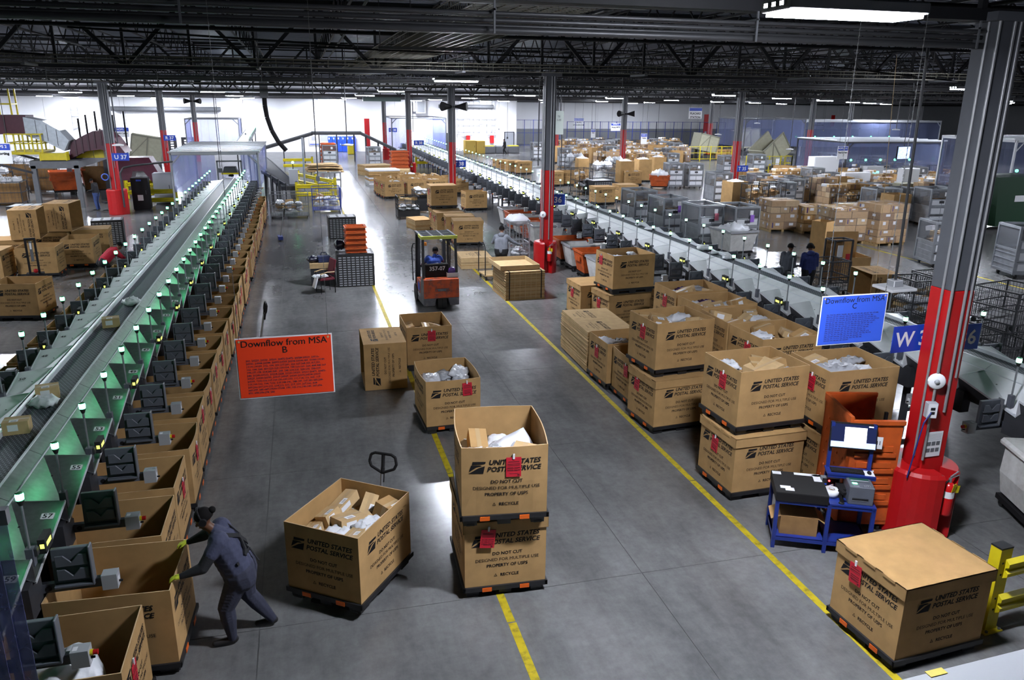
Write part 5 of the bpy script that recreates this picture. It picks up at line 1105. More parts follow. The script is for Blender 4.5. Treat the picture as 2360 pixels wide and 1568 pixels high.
for i, (px, py) in enumerate(((1158, 398), (1185, 400), (1208, 402))): pbin('plain brown lidded bin, %s of three past the right sorter' % nth(i), px, py, RD(3), True)
pbin('low strapped brown bin beside the black pallets past the sorter', 1392, 472, RD(2), True); pbin('strapped brown bin behind the mesh cages', 1445, 466, RD(4), True)
p = P(1525, 437); hamper('orange hamper heaped with white sacks before two silver cages', p.x, p.y+.5, RD(70)); TAKEN.append((p.x, p.y, .8)); thing('mail_sack', 'white sacks heaped in the orange hamper before two cages', 'sack', (p.x, p.y+.5, .75), .3, me=MAIL['white'][1][1]).scale = (2.6, 2.8, 4)
for i, (px, py) in enumerate(((1393, 418), (1330, 395), (1420, 405))):
    p = P(px, py); wire_box('wire cage heaped with filmed bags, %s from the left behind the sorter' % ORD[(1, 0, 2)[i]], p.x, p.y+.6, 0, 1.5, 1.3, 1.2, steel_d, .2); take(p.x, p.y+.6, .9)
    for q in range(3): thing('mail_sack', '%s grey filmed bag heaped in the %s wire cage behind the sorter' % (nth(q), ORD[(1, 0, 2)[i]]), 'sack', (p.x+(q-1)*.42, p.y+.6, .8+.15*(q == 1)), q, me=MAIL['white'][3 if q % 2 else 1][1]).scale = (1.7, 1.8, 4.5)
# black roll cages
def roll(label, px, py, rz=0., h=1.75, m=blackp, n=8, w=1.05, d=1.0):
    p = P(px, py); wire_box(label, p.x, p.y+.5, rz, w, d, h, m, .13, 0, .2); take(p.x, p.y+.5, .75)
    g = thing('parcel_heap', 'parcels standing inside the '+label, 'parcels', (p.x, p.y+.5, .05), rz, me=CGO); g['kind'] = 'stuff'; g.scale = (.85*w, .8*d, h/1.75*.95)
roll('black roll cage of cartons, left of two behind the mesh cages', 1745, 502); roll('black roll cage of cartons, right of two behind the mesh cages', 1785, 496); roll('black roll cage with yellow card near the kiosk', 2020, 440, 0, 1.7); roll('dark roll cage beside the yellow carded one', 2010, 420, 0, 1.9); roll('round black wire cage holding plain cartons behind the sorter lamps', 1345, 450, .3, 1.7)
for i in range(5): roll('white slatted roll cage, %s in the far file by the tall carton' % nth(i), 1345+i*15, 362, 0, 1.7, alu)
# the field of loads, cages and bins
F1 = [(1640, 440), (1700, 470), (1770, 505), (1860, 470), (2060, 530), (2190, 520), (2200, 420), (2030, 405), (1850, 425), (1700, 437)]
F2 = [(1240, 338), (1300, 362), (1420, 395), (1550, 400), (1578, 372), (1555, 345), (1400, 328)]
F3 = [(1700, 345), (1900, 395), (2040, 395), (1990, 352)]
kinds = {'load': 0, 'cage': 0, 'bin': 0, 'roll': 0}; yy = 31.; row = 0; rq = random.Random(77)
while yy < 92:
    xx = 15.; k = 0
    while xx < 62:
        x, y = xx+rq.uniform(-.2, .2), yy+rq.uniform(-.2, .2); q = pxof((x, y, 0))
        if (inpoly(q, F1) or inpoly(q, F2)) and free(x, y, .66) and not any(abs(x-a) < .95 and abs(y-b) < .95 for a, b in COLS):
            t = rq.random(); w_ = '%s in the %s rank of the right hand floor' % (nth(k), nth(row)); k += 1
            if t < .52: load('wrapped pallet of mixed cartons, '+w_, x, y, rq.uniform(-.15, .15), None, 1, 1, rq.randrange(5), rq.random() < .5)
            elif t < .70: cage('silver cage, '+w_, x, y, rq.uniform(-.15, .15), (.95, .9, rq.choice((.75, .95))))
            elif t < .86:
                s_ = rq.choice((.62, .8, 1.0)); o = make('tall_carton', [('sleeve', TALL)], 'plain open carton, '+w_, 'carton', (x, y, .02), rq.uniform(-.2, .2)); o.scale = (1, 1, s_); take(x, y, .6)
                g = thing('parcel_heap', 'parcels filling the plain open carton, '+w_, 'parcels', (x, y, .04), 0, me=HEAP[rq.randrange(4)]); g['kind'] = 'stuff'; g.scale = (.85, .92, (1.5*s_-.04)/.6)
            else:
                wire_box('black wire container of parcels, '+w_, x, y, 0, 1.0, 1.0, rq.choice((1.1, 1.6)), steel_d, .17); take(x, y, .6)
                g = thing('parcel_heap', 'parcels inside the black wire container, '+w_, 'parcels', (x, y, .1), 0, me=HEAP[rq.randrange(4)]); g['kind'] = 'stuff'; g.scale = (.8, .95, 1.9)
        xx += 1.62
    yy += 1.75; row += 1
# tippers with yellow fences
def tipper(label, x, y, rz, tilt, s=1.):
    b = MB().box((-1.0, -.7, 0), (1.0, .7, .05), beige)
    for q in (-1, 1): b.box((-1.0, q*.7-.03, 0), (1.0, q*.7+.03, 1.5), beige)
    b.box((-1.0, -.7, 0), (-.95, .7, 1.5), beige).box((.95, -.7, 0), (1.0, .7, .8), beige)
    rb = MB()
    for q in (-1, 1):
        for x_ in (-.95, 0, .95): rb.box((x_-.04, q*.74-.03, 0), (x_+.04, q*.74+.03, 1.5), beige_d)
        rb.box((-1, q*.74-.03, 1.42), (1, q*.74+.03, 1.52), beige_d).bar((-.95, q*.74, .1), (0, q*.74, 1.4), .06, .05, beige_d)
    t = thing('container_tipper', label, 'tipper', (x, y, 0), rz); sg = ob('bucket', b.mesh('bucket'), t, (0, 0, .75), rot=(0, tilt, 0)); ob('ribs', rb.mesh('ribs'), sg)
    ob('base', MB().box((-.9, -.75, 0), (.9, .75, .4), steel_d).box((-.5, -.7, .4), (-.3, -.5, 1.3), steel_g).box((-.5, .5, .4), (-.3, .7, 1.3), steel_g).mesh('base'), t); t.scale = (s, s, s); take(x, y, 1.8*s)
def fence(label, pts, h=1.2, m=yellow, gap=.5, rails=(.15, .65, 1.15)):
    t = thing('safety_fence', label, 'fence', (pts[0][0], pts[0][1], 0)); o = V((pts[0][0], pts[0][1], 0))
    for a, b in zip(pts, pts[1:]):
        a = V((*a, 0))-o; b = V((*b, 0))-o; n = max(1, round((b-a).length/1.2))
        for z in rails: ob('rail', MB().bar(a+V((0, 0, z*h/1.2)), b+V((0, 0, z*h/1.2)), .05, .05, m).mesh('rail'), t)
        for i in range(n+1): q = a.lerp(b, i/n); ob('post', MB().box((-.035, -.035, 0), (.035, .035, h), m).mesh('post'), t, q)
        bb = MB(); k = int((b-a).length/gap)
        for i in range(1, k): q = a.lerp(b, i/k); bb.bar(q+V((0, 0, .15)), q+V((0, 0, h-.05)), .015, .015, m)
        ob('infill_bars', bb.mesh('infill_bars'), t)
p = P(1800, 398); tipper('beige container tipper tilted high behind a yellow fence', p.x+.6, p.y+2.2, RD(10), RD(-38), 1.35); fence('yellow safety fence around the tilted beige tipper', [(p.x-3.2, p.y+.6), (p.x+1.1, p.y+.2), (p.x+1.4, p.y+4)], 1.45)
tc = MB().box((-.35, -.02, .3), (-.02, .02, .75), white_p).box((-.35, -.02, .8), (-.02, .02, 1.2), white_p).box((-1.2, -.05, .6), (-.75, .1, 1.1), greyl).box((-1.05, -.055, .62), (-.85, -.05, .75), yellow)
thing('control_panel', 'grey control panel and white notices on the yellow fence', 'panel', (p.x-.2, p.y+.15, .0), 0, me=tc.mesh('control_panel'))
p = P(1650, 372); tipper('beige tipper left of the red column, half hidden by yellow fence', p.x, p.y+3, 0, RD(12), 1.15); fence('yellow safety fence left of the red column', [(p.x-2.6, p.y+1), (p.x+2.2, p.y+.8)], 1.5)
p = P(1750, 362); tipper('beige tipper lying low right of the red column', p.x, p.y+3, RD(4), RD(-8), 1.3)
p = P(325, 400); tipper('beige tipper at the left behind the leftmost red column', p.x, p.y+3, RD(10), RD(10), 1.25)
fence('blue partition fence before the far right wall', [(35, 104), (48, 104), (58, 103)], 3.2, blue_p, 1.0, (.05, .7, 1.18)); fence('tall blue cage corner beside the wall step', [(27.5, 108), (27.8, 104), (34, 104)], 3.4, blue_p, .9, (.05, .6, 1.18))
# vinyl booths and machines at the back
def booth(label, x0, x1, y0, y1, z0, z1, roof=greyl, strips=9, frame=greyl, open_=None, vm=None):
    t = thing('vinyl_booth', label, 'booth', (x0, y0, 0)); f = MB(); W_, D_ = x1-x0, y1-y0
    for x in (0, W_):
        for y in (0, D_): f.box((x-.05, y-.05, 0), (x+.05, y+.05, z1), frame)
    for y in (0, D_): f.box((0, y-.05, z1-.1), (W_, y+.05, z1), frame)
    for x in (0, W_): f.box((x-.05, 0, z1-.1), (x+.05, D_, z1), frame)
    for s in (0, W_): f.bar((s, 0, z1-.6), (s+(.5 if s == 0 else -.5), 0, z1-.08), .06, .06, frame)
    ob('frame', f.mesh('frame'), t)
    if roof:
        n = max(3, int(D_/1.0)); 
        for i in range(n): ob('roof_panel', MB().box((-.12, .02, 0), (W_+.12, D_/n-.02, .06), roof).box((-.12, .02, .06), (W_+.12, .08, .1), roof).mesh('roof_panel'), t, (0, D_/n*i, z1))
    for (a, b, nm) in (((0, 0), (W_, 0), 'front'), ((W_, 0), (W_, D_), 'side'), ((0, 0), (0, D_), 'side')):
        L = math.hypot(b[0]-a[0], b[1]-a[1]); n = strips
        for i in range(n):
            if open_ and nm == 'front' and open_[0] < (i+.5)*L/n+x0 < open_[1]: continue
            o = ob('vinyl_strip', MB().prism([(0, 0), (L/n*.5, .04), (L/n*1.02, 0), (L/n*1.02, .006), (L/n*.5, .046), (0, .006)], z0, z1-.06, vm or vinyl, 'z').mesh('vinyl_strip'), t, (a[0]+(b[0]-a[0])*i/n, a[1]+(b[1]-a[1])*i/n, 0), math.atan2(b[1]-a[1], b[0]-a[0]))
    return t
booth('clear vinyl booth with a grey roof over the end of the left sorter', -6.75, -2.25, 46.6, 57.5, .95, 3.02, greyl, 10, greyl, (-4.4, -3.0))
pf = MB()
for x in (-.62, .62): pf.box((x-.04, -.04, 1.0), (x+.04, .04, 2.62), steel_g)
pf.box((-.66, -.04, 2.55), (.66, .04, 2.63), steel_g)
make('belt_portal', [('frame', pf.mesh('frame')), ('hood', MB().prism([(-.4, 1.95), (.4, 1.95), (.3, 2.25), (-.3, 2.25)], .1, .8, steel_d).mesh('hood')), ('yellow_lip', MB().box((-.45, .0, 1.88), (.45, .12, 1.96), yellow).mesh('yellow_lip'))], 'grey portal frame with black hood where the left belt enters the booth', 'portal', (-3.77, 46.5, 0))
booth('small vinyl booth with dark frame beyond the left booth roof', -10.5, -5.6, 84, 88, 1.6, 3.9, None, 7, steel_g); booth('vinyl booth around the far end of the right sorter', 9.1, 14.6, 82, 90, .3, 4.1, None, 8, steel_g, (10.6, 12.6))
booth('long vinyl booth with green glints on the far right', 56, 75, 82, 88, 1.0, 3.9, alu_w, 10, alu_w, None, vinyl_d); booth('glinting vinyl booth left of the long booth', 47.5, 55, 80, 86, 1.2, 4.2, None, 8, steel_g, None, vinyl_d); booth('vinyl enclosure with white roof behind the kiosks', 38, 46.5, 50, 56, .4, 3.3, alu_w, 8, steel_d, None, vinyl_d); booth('vinyl enclosure right of the nearest column', 36, 44, 34, 39, 1.2, 4.2, alu_w, 8, alu_w, None, vinyl_d)
gl = [(57+i*2.6, 84.5, 2.0) for i in range(6)]+[(40+i*1.3, 52, 1.8) for i in range(5)]+[(38.5+i*1.5, 36, 2.4) for i in range(3)]
for i, (x, y, z) in enumerate(gl): make('status_lamp', [('stalk', MB().tube((0, 0, 0), (0, 0, z), .03, alu, 6).mesh('stalk')), ('lamp', MB().ball((0, 0, z+.06), .09, green_l, 8, 5).mesh('lamp'))], 'green status lamp on a stalk, %s of those inside the right hand vinyl booths' % nth(i), 'lamp', (x, y, 0), 0, 'green lamps inside the right hand booths')
def cabinet(label, x, y, w, d, h, m, rz=0., extra=None, name='cabinet', z=0.):
    b = MB().box((-w/2, -d/2, .06), (w/2, d/2, h), m).box((-w/2+.04, -d/2+.04, 0), (w/2-.04, d/2-.04, .06), steel_d); n = [('case', b.mesh('case', bev=.015)), ('door', MB().box((-w/2+.05, -d/2-.012, .15), (w/2-.05, -d/2, h-.06), m).box((w/2-.16, -d/2-.03, h*.5), (w/2-.13, -d/2-.012, h*.62), steel_d).mesh('door'))]
    if extra: n += extra
    return make(name, n, label, 'cabinet', (x, y, z), rz)
scr = lambda w, z, m, y: ('screen', MB().box((-w/2, y-.02, z), (w/2, y-.013, z+w*.7), m).mesh('screen'))
cyan = mat('cyan_screen', (.2, .7, .8), .4, emit=(.25, .85, .9), estr=1.5)
cabinet('grey kiosk with a cyan screen in front of the right booths', 37.5, 46.5, 1.3, .8, 1.9, greyl, 0, [scr(.55, 1.2, cyan, -.4)], 'kiosk'); cabinet('wide white electrical cabinet by the feed sign', 36.2, 50, 2.0, .8, 2.3, white_p, 0, None); cabinet('beige cabinet left of the red column on the right', 35.2, 40.5, 1.3, .7, 1.4, beige, 0); cabinet('white carton tower above the beige cabinet', 35.9, 41.2, 1.1, .6, 2.2, white_p, 0)
cabinet('white notice boards standing between the right hand cages', 34.5, 44.2, 1.9, .5, 1.7, white_p, 0)
tvs = mat('camera_wall_screen', (.4, .5, .9), .4, emit=(.35, .5, 1), estr=1.4, var=.9, vscale=9)
make('monitor', [('case', MB().box((-.62, 0, -.4), (.62, .08, .4), ink).mesh('case')), ('screen', MB().box((-.58, -.01, -.36), (.58, -.001, .36), tvs).mesh('screen')), ('pole', MB().tube((0, .05, .4), (0, .05, 3.2), .025, steel_d, 6).mesh('pole'))], 'hanging screen showing blue camera pictures on the right', 'monitor', (36.2, 42.2, 3.05), RD(15))
d_ = _r*((1286-1180)/FPX)+_d*((283-784)/FPX)+_f; k = 58/d_.y
te = MB().box((-.37, -.2, -.85), (.37, .2, .85), mat('grey_green_enamel', (.36, .4, .37), .5)); c = V((d_.x*k, 58, CAMH+d_.z*k))
t = thing('electrical_panel', 'tall grey green panel marked TE 1-03 behind the middle column', 'panel', c); ob('case', te.mesh('case', bev=.015), t); f = MB(); letter(f, 'TE', .2, ink, face_T((0, -.21, .38), (1, 0, 0), (0, 0, 1))); letter(f, '1-03', .2, ink, face_T((0, -.21, .14), (1, 0, 0), (0, 0, 1))); ob('lettering', f.mesh('lettering'), t)
sd_ = MB()
for x in (-.33, .33): sd_.tube((x, 0, -c.z), (x, 0, -.85), .04, steel_d, 6); sd_.tube((x*.6, 0, .85), (x*.6, 0, 6.6-c.z), .05, conduit, 6)
ob('stand', sd_.mesh('stand'), t)
# parcels riding the belts
for i, (px, py, k, lb) in enumerate(((112, 915, 'c', 'brown carton behind the white bag near the left belt end'), (103, 938, 'w', 'white plastic bag near the left belt end'), (40, 995, 'c', 'brown carton nearest on the left belt'), (257, 752, 'c', 'brown carton alone midway along the left belt'), (312, 703, 'w', 'white crumpled bag midway along the left belt'), (533, 407, 'k', 'black bag where the left belt enters the booth'))):
    p = P(px, py, 1.703); k_ = CART[0][1] if k == 'c' else (MAIL['white'][1][1] if k == 'w' else MAIL['dark'][0][1]); o = thing('carton' if k == 'c' else 'mailer', lb, 'parcel', (min(max(p.x, -3.86), -3.68), p.y, 1.703), (.25, -.3, .1, .2, .6, 0)[i], None, k_); o.scale = (.95, .95, 1.1) if k == 'c' else (.85, .85, 1.15)
for i, (px, py) in enumerate(((1312, 460), (1357, 477), (1482, 520), (1512, 530), (1626, 577), (1656, 585), (1682, 597), (1150, 412), (1205, 432))):
    p = P(px, py, 1.703); thing('mailer', 'white parcel, %s in file along the right belt' % nth(i), 'parcel', (min(max(p.x, 11.38), 11.56), p.y, 1.703), i*.7, None, (MAIL['white'][i % 3][1]))
# ---------------------------------------------------------------- far left: mezzanine machine
t = make('steel_platform', [], 'dark steel platform carrying the maroon conveyors at the left', 'platform', (-13.9, 48.4, 0))
for x in (0, 2.1):
    for y in (0, 6.8, 13.6): ob('leg', MB().box((x-.12, y-.12, 0), (x+.12, y+.12, 2.3), steel_g).mesh('leg'), t)
for y in (0, 13.6): ob('cross_beam', MB().box((-.15, y-.12, 2.15), (2.25, y+.12, 2.55), steel_g).mesh('cross_beam'), t)
for x in (0, 2.1): ob('side_beam', MB().box((x-.12, 0, 2.15), (x+.12, 13.6, 2.5), steel_g).mesh('side_beam'), t)
ob('deck', MB().box((-.1, -.1, 2.5), (2.2, 13.7, 2.58), steel_d).mesh('deck'), t)
for x, y in ((0, -2.2), (0, 3)): ob('brace', MB().bar((x-2.5, y, 3.0), (x, y+2.2, 1.9), .12, .12, steel_d).mesh('brace'), t)
def slab_poly(name, label, poly, y0, y1, m, cat, parts=()):      # upright prism in the x-z plane
    x0 = min(p[0] for p in poly); t = thing(name, label, cat, (x0, y0, 0)); ob('body', MB().prism([(p[0]-x0, p[1]) for p in poly], 0, y1-y0, m).mesh('body', fix=True), t)
    for nm, me, loc in parts: ob(nm, me, t, loc)
    return t
rib = MB().box((-.04, -.06, -.45), (.04, 0, .45), mat('maroon_rib', (.045, .008, .018), .4)).mesh('rib')
slab_poly('maroon_conveyor', 'maroon conveyor trunk entering at the left edge above the yellow landing', [(-19, 3.97), (-14.1, 3.9), (-14.05, 4.9), (-19, 4.9)], 48.9, 50.3, maroon, 'conveyor', [('rib', rib, (1.2+i*.9, 0, 4.4)) for i in range(4)])
ch_ = [(-14.1, 4.82), (-13.2, 4.62), (-12.45, 4.13), (-12.05, 3.6), (-12.35, 3.05), (-13.2, 3.55), (-14.1, 3.85)]
slab_poly('sheet_metal_chute', 'bright sheet metal chute curving down from the maroon trunk', ch_, 48.6, 49.9, mat('bright_sheet_metal', (.42, .46, .5), .4, metal=.4, var=.12), 'chute', [('seam', MB().box((-.012, -.012, -.42), (.012, 0, .42), steel_d).mesh('seam'), (x, 0, z)) for x, z in ((.55, 4.25), (1.05, 4.0), (1.5, 3.75))])
slab_poly('maroon_incline', 'maroon ribbed incline conveyor rising past the leftmost red column', [(-12.3, 2.55), (-12.05, 3.48), (-11.4, 3.85), (-10.9, 4.08), (-10.3, 4.08), (-9.9, 3.7), (-9.4, 2.9), (-9.9, 2.75), (-10.6, 3.1), (-11.4, 3.0)], 49.0, 51, maroon, 'conveyor', [('rib', rib, (.45+i*.33, 0, 3.2+i*.14)) for i in range(5)])
slab_poly('maroon_hopper', 'maroon hopper legs under the platform behind the leftmost column', [(-10.9, 0), (-10.5, 2.4), (-8.8, 2.4), (-7.8, .3), (-8.3, .2), (-9.2, 1.6), (-9.8, 1.6), (-10.3, 0)], 52.5, 54, maroon, 'hopper')
for i, x in enumerate((-12.0, -11.6, -11.1, -10.6, -10.2, -9.6)): thing('black_stanchion', 'black stanchion, %s along the maroon incline' % nth(i), 'stanchion', (x, 50.9, 3.2), 0, me=MB().box((-.04, -.04, 0), (.04, .04, 1.5+.2*(i % 3)), ink).mesh('stanchion'))
def frame_box(name, label, x0, x1, y0, y1, z0, z1, m, cat, t_=.06, nx=2, panel=None):
    b = thing(name, label, cat, (x0, y0, 0)); W_, D_ = x1-x0, y1-y0
    for i in range(nx+1):
        for y in (0, D_): ob('post', MB().box((-t_/2, -t_/2, z0), (t_/2, t_/2, z1), m).mesh('post'), b, (W_*i/nx, y, 0))
    for z in (z0, (z0+z1)/2, z1):
        for y in (0, D_): ob('rail', MB().box((0, y-t_/2, z-t_/2), (W_, y+t_/2, z+t_/2), m).mesh('rail'), b)
        for x in (0, W_): ob('rail', MB().box((x-t_/2, 0, z-t_/2), (x+t_/2, D_, z+t_/2), m).mesh('rail'), b)
    if panel: ob('floor_panel', MB().box((0, 0, z0-.1), (W_, D_, z0), m).mesh('floor_panel'), b)
    return b
frame_box('yellow_landing', 'yellow railed landing under the sheet metal chute', -15, -13.3, 48.2, 50.5, 3.0, 3.95, yellow, 'landing', .07, 4, True)
frame_box('ladder_frame', 'yellow caged ladder frame at the top left', -16.2, -15.3, 51, 52, 4.6, 6.3, yellow, 'ladder', .08, 1)
thing('motor_guard', 'yellow motor guard on the front of the dark platform', 'guard', (-12.8, 48.3, 2.6), 0, me=MB().box((-.6, -.2, 0), (.6, .3, .36), yellow).box((.6, -.24, -.02), (.66, .34, .42), yellow).box((-.66, -.24, -.02), (-.6, .34, .42), yellow).mesh('motor_guard'))
thing('motor_guard', 'tall yellow guard box beside the leftmost red column', 'guard', (-10.9, 49.9, 2.6), 0, me=MB().box((-.25, -.2, 0), (.25, .3, .85), yellow).box((-1.2, -.1, 0), (-.3, .0, .5), yellow).mesh('motor_guard'))
cabinet('black cabinet with a white notice beside the yellow rails', -8.45, 46.9, .85, .8, 1.75, ink, RD(3), [('notice', MB().box((-.15, -.425, .55), (.12, -.418, .85), white_p).mesh('notice')), ('badge', MB().box((-.15, -.425, 1.58), (.1, -.418, 1.66), blue_s).mesh('badge'))]); cabinet('white rounded cabinet left of the vinyl booth', -7.7, 49.6, 1.0, .8, 1.75, greyl)
rail('yellow guard rail in front of the white cabinet', -8.4, 48.2, 0, 1.5, (0, 1.5)); rail('sloping yellow guard rail behind the black cabinet', -10.2, 52.2, RD(50), 2.4, (0, 2.4)); rail('yellow guard rail by the maroon hopper', -9.3, 50.6, RD(60), 2.4, (0, 2.4))
for i, (x, y, lb) in enumerate(((-14.3, 55.2, 'under the dark platform'), (-13.1, 57.5, 'farther under the dark platform'))): hamper('orange cart '+lb, x, y, .3, True).scale = (1.5, 1.3, 1.5)
for i, (x, y, h) in enumerate(((-16.0, 50.6, 1.3), (-17.6, 60, 1.7), (-15.9, 57, 1.7), (-19.5, 63, 1.5), (-17.8, 54.4, 1.5), (-13.6, 66, 1.6), (-15.6, 70, 1.7))):
    wire_box('dark wire cart heaped with white mail, %s at the far left' % nth(i), x, y, 0, 1.6, 1.2, h, steel_d, .18); g = thing('parcel_heap', 'white mail heaped in the dark wire cart, %s at the far left' % nth(i), 'parcels', (x, y, .1), 0, me=HEAP[3]); g['kind'] = 'stuff'; g.scale = (1.25, 1.1, h/.5)
for i, (px, py) in enumerate(((5, 395), (150, 430), (205, 425), (225, 440))): p = P(px, py); cbin('pale carton bin, %s beneath the far left machines' % nth(i), (p.x, p.y, 0), .1, False, (), None, sleeve=sleeve_mesh(1.4, (card, white_p, white_p, card_dark)[i]) if i < 4 else None, prt=False)
thing('blue_hose_reel', 'coiled blue hose on the leftmost red column', 'hose', (-9.75, 45.1, 1.95), 0, me=MB().path([(.16*math.cos(a*PI/8), -.02, .16*math.sin(a*PI/8)) for a in range(17)], .03, mat('blue_hose', (.08, .15, .6), .5), 6).mesh('hose'))
pp_ = MB().path([(-9.0, 45.0, 0.4), (-9.0, 45.0, 2.15), (-8.85, 45.1, 2.4), (-8.4, 45.3, 2.5), (-6.6, 46.2, 2.62)], .05, conduit, 8); thing('conduit_pipe', 'pale bent conduit running from the leftmost red column to the booth', 'pipe', (0, 0, 0), me=pp_.mesh('conduit_pipe'))
# ---------------------------------------------------------------- middle distance beyond the left sorter
def belt_run(label, a, b, w, m=steel_d, th=.25, legs=True, rails_=True):
    a, b = V(a), V(b); t = thing('conveyor', label, 'conveyor', (a.x, a.y, 0)); o = V((a.x, a.y, 0)); a -= o; b -= o
    ob('bed', MB().bar(a, b, w, th, m).mesh('bed'), t); side_ = (b-a).cross(V((0, 0, 1))).normalized()*(w/2)
    if rails_:
        for s in (-1, 1): ob('side_rail', MB().bar(a+side_*s+V((0, 0, th*.6)), b+side_*s+V((0, 0, th*.6)), .04, .08, steel_g).mesh('side_rail'), t)
    if legs:
        for q in (.15, .5, .85):
            c = a.lerp(b, q)
            for s in (-1, 1): ob('leg', MB().tube(c+side_*s, (c+side_*s).xy.to_3d(), .05, steel_d, 6).mesh('leg'), t)
    return t
belt_run('dark belt incline rising beyond the wire cage carts', (-.7, 50.0, .7), (-2.9, 63, 1.5), 1.0); belt_run('grey roller slide dropping to the wire cage carts', (-2.0, 47.2, 1.9), (-.9, 48.2, 1.1), .5, alu, .08)
belt_run('black overhead conveyor rising left to right before the far wall', (-4.2, 80, 1.0), (1.3, 80, 2.62), .9); belt_run('black overhead conveyor level in front of the blue lockers', (1.2, 80, 2.66), (5.9, 80, 2.66), .9); belt_run('black overhead conveyor descending toward the far booth', (5.8, 80, 2.66), (9.2, 80, 1.05), .9)
belt_run('second sorter belt with green lamps beyond the booth roof', (-3.9, 58, 2.6), (-4.4, 84, 2.9), .8, alu, .3)
for i in range(12): make('lamp_stalk', [('stalk', MB().tube((0, 0, 0), (0, 0, .5), .02, alu, 6).mesh('stalk')), ('lamp', MB().ball((0, 0, .54), .06, green_l, 8, 5).mesh('lamp'))], 'green lamp stalk, %s along the second belt beyond the booth' % nth(i), 'lamp', (-3.4-.045*i, 60+2*i, 2.75), 0, 'green lamps of the belt beyond the booth')
cabinet('slim grey post cabinet with a green light beside the conveyor foot', -.45, 51, .55, .5, 1.75, greyl, 0, [('green_light', MB().tube((0, 0, 1.75), (0, 0, 2.1), .03, ink, 6).ball((0, 0, 2.15), .08, green_l, 8, 5).mesh('green_light'))]); thing('steel_post', 'tall pale pole behind the slim grey cabinet', 'pole', (.2, 51.8, 0), 0, me=MB().tube((0, 0, 0), (0, 0, 3.6), .06, alu, 8).mesh('steel_post'))
rail('yellow guard rail by the blue cage cart', -.3, 49.6, 0, 2.0, (0, 2.0)); rail('yellow guard rail sloping to the cardboard pile', -.2, 57.6, RD(-68), 6.0, (0, 3, 6)); rail('yellow guard rail at the foot of the overhead conveyor', -1.4, 71, 0, 2.4, (2.4,)); rail('low yellow rail near the far red column guard', 10.2, 73, 0, 2.0, (0, 2.0))
b = MB(); r = random.Random(5)
for i in range(6): b.cb((r.uniform(-.2, .2), r.uniform(-.2, .2), .95+.09*i), (2.6-.12*i, 2.2, .05), card_lite, r.uniform(-.2, .2), r.uniform(-.06, .06), r.uniform(-.05, .05))
ob_ = thing('cardboard_pile', 'loose sheets of cardboard heaped on a bench by the sloping yellow rail', 'cardboard', (1.55, 59.5, 0), 0, me=b.mesh('cardboard_pile')); ob('bench', MB().box((-.9, -.7, 0), (.9, .7, .06), steel_d).box((-.9, -.7, .85), (.9, .7, .92), greyl).box((-.85, -.65, 0), (-.78, -.58, .9), greyl).box((.78, -.65, 0), (.85, -.58, .9), greyl).box((-.85, .58, 0), (-.78, .65, .9), greyl).box((.78, .58, 0), (.85, .65, .9), greyl).mesh('bench'), ob_)
for i in range(2): frame_box('white_rack', 'white frame rack, %s below the cardboard pile' % nth(i), 1.0+i*.9, 1.7+i*.9, 55.5, 56.2, .1, 1.1, greyl, 'rack', .06, 1)
cabinet('yellow ribbed bin below the blue lockers', 5.5, 89.8, .8, .8, 1.1, yellow); cabinet('plain yellow wooden crate before the far white wall', 18.6, 89.5, 1.2, 1.1, 1.5, mat('crate_wood', (.5, .33, .06), .7)); cabinet('second yellow wooden crate before the far white wall', 19.8, 89.6, 1.0, 1.1, 1.45, MATS['crate_wood'])
for i in range(3): cabinet('grey metal chest, %s along the far white wall' % nth(i), 20.9+i*1.45, 90, 1.3, .9, .8, steel_g, 0, [('yellow_lid', MB().box((-.6, -.4, .8), (.6, .4, .9), yellow if i != 1 else greyl).mesh('yellow_lid'))])
cabinet('grey wire locker beside the far white wall', 15.8, 92, 1.6, .7, 2.2, steel_g); cabinet('white cabinet by the far red column guard', 9.8, 78.5, 1.4, .7, 1.2, greyl); cabinet('black stacked charger by the overhead conveyor leg', 6.7, 77.5, .8, .9, 1.4, ink)
# far wall fittings
lk = thing('locker_bank', 'bright blue lockers against the far white wall', 'lockers', (3.2, 94.3, 0))
for i in range(6): ob('locker_door', MB().box((.03, 0, .05), (.50, .5, 1.72), mat('bright_blue', (.01, .06, .62), .4)).box((.08, -.006, 1.4), (.2, 0, 1.6), white_p).box((.3, -.006, .8), (.38, 0, .9), white_p).mesh('locker_door'), lk, (i*.52, 0, 0))
thing('wall_poster', 'white planning board on the far wall left of the lockers', 'board', (2.4, 94.8, .74), 0, me=MB().box((-1.25, 0, 0), (1.25, .05, 1.45), white_p).box((-1.2, -.01, .05), (-.1, 0, .16), blue_s).box((-1.0, -.01, .5), (-.6, 0, 1.0), greyl).box((.0, -.01, .4), (.9, 0, 1.2), greyl).mesh('wall_poster'))
for i, (xa, xb) in enumerate(((-16.1, -14.7), (-13.8, -12.9), (-12.4, -11.0))):
    n = struct('door_%d' % (i+1), MB().box((0, .0, 0), (xb-xa, .12, 1.65), ink).mesh('dock_door')); n.location = (xa, 94.7, 0)
    for q in range(5): ob('lit_slat', MB().box((.3, -.02, .2+q*.26), (xb-xa-.3, 0, .34+q*.26), white_p).mesh('lit_slat'), n)
n = struct('door_4', MB().box((0, 0, 0), (1.05, .1, 2.15), mat('grey_door', (.25, .26, .29), .5)).box((-.08, -.02, 0), (0, .1, 2.23), steel_d).box((1.05, -.02, 0), (1.13, .1, 2.23), steel_d).box((-.08, -.02, 2.15), (1.13, .1, 2.23), steel_d).mesh('grey_door')); n.location = (24.05, 94.75, 0)
def wall_thing(name, label, cat, x, z, mb): return thing(name, label, cat, (x, 94.85, z), 0, me=mb.mesh(name))
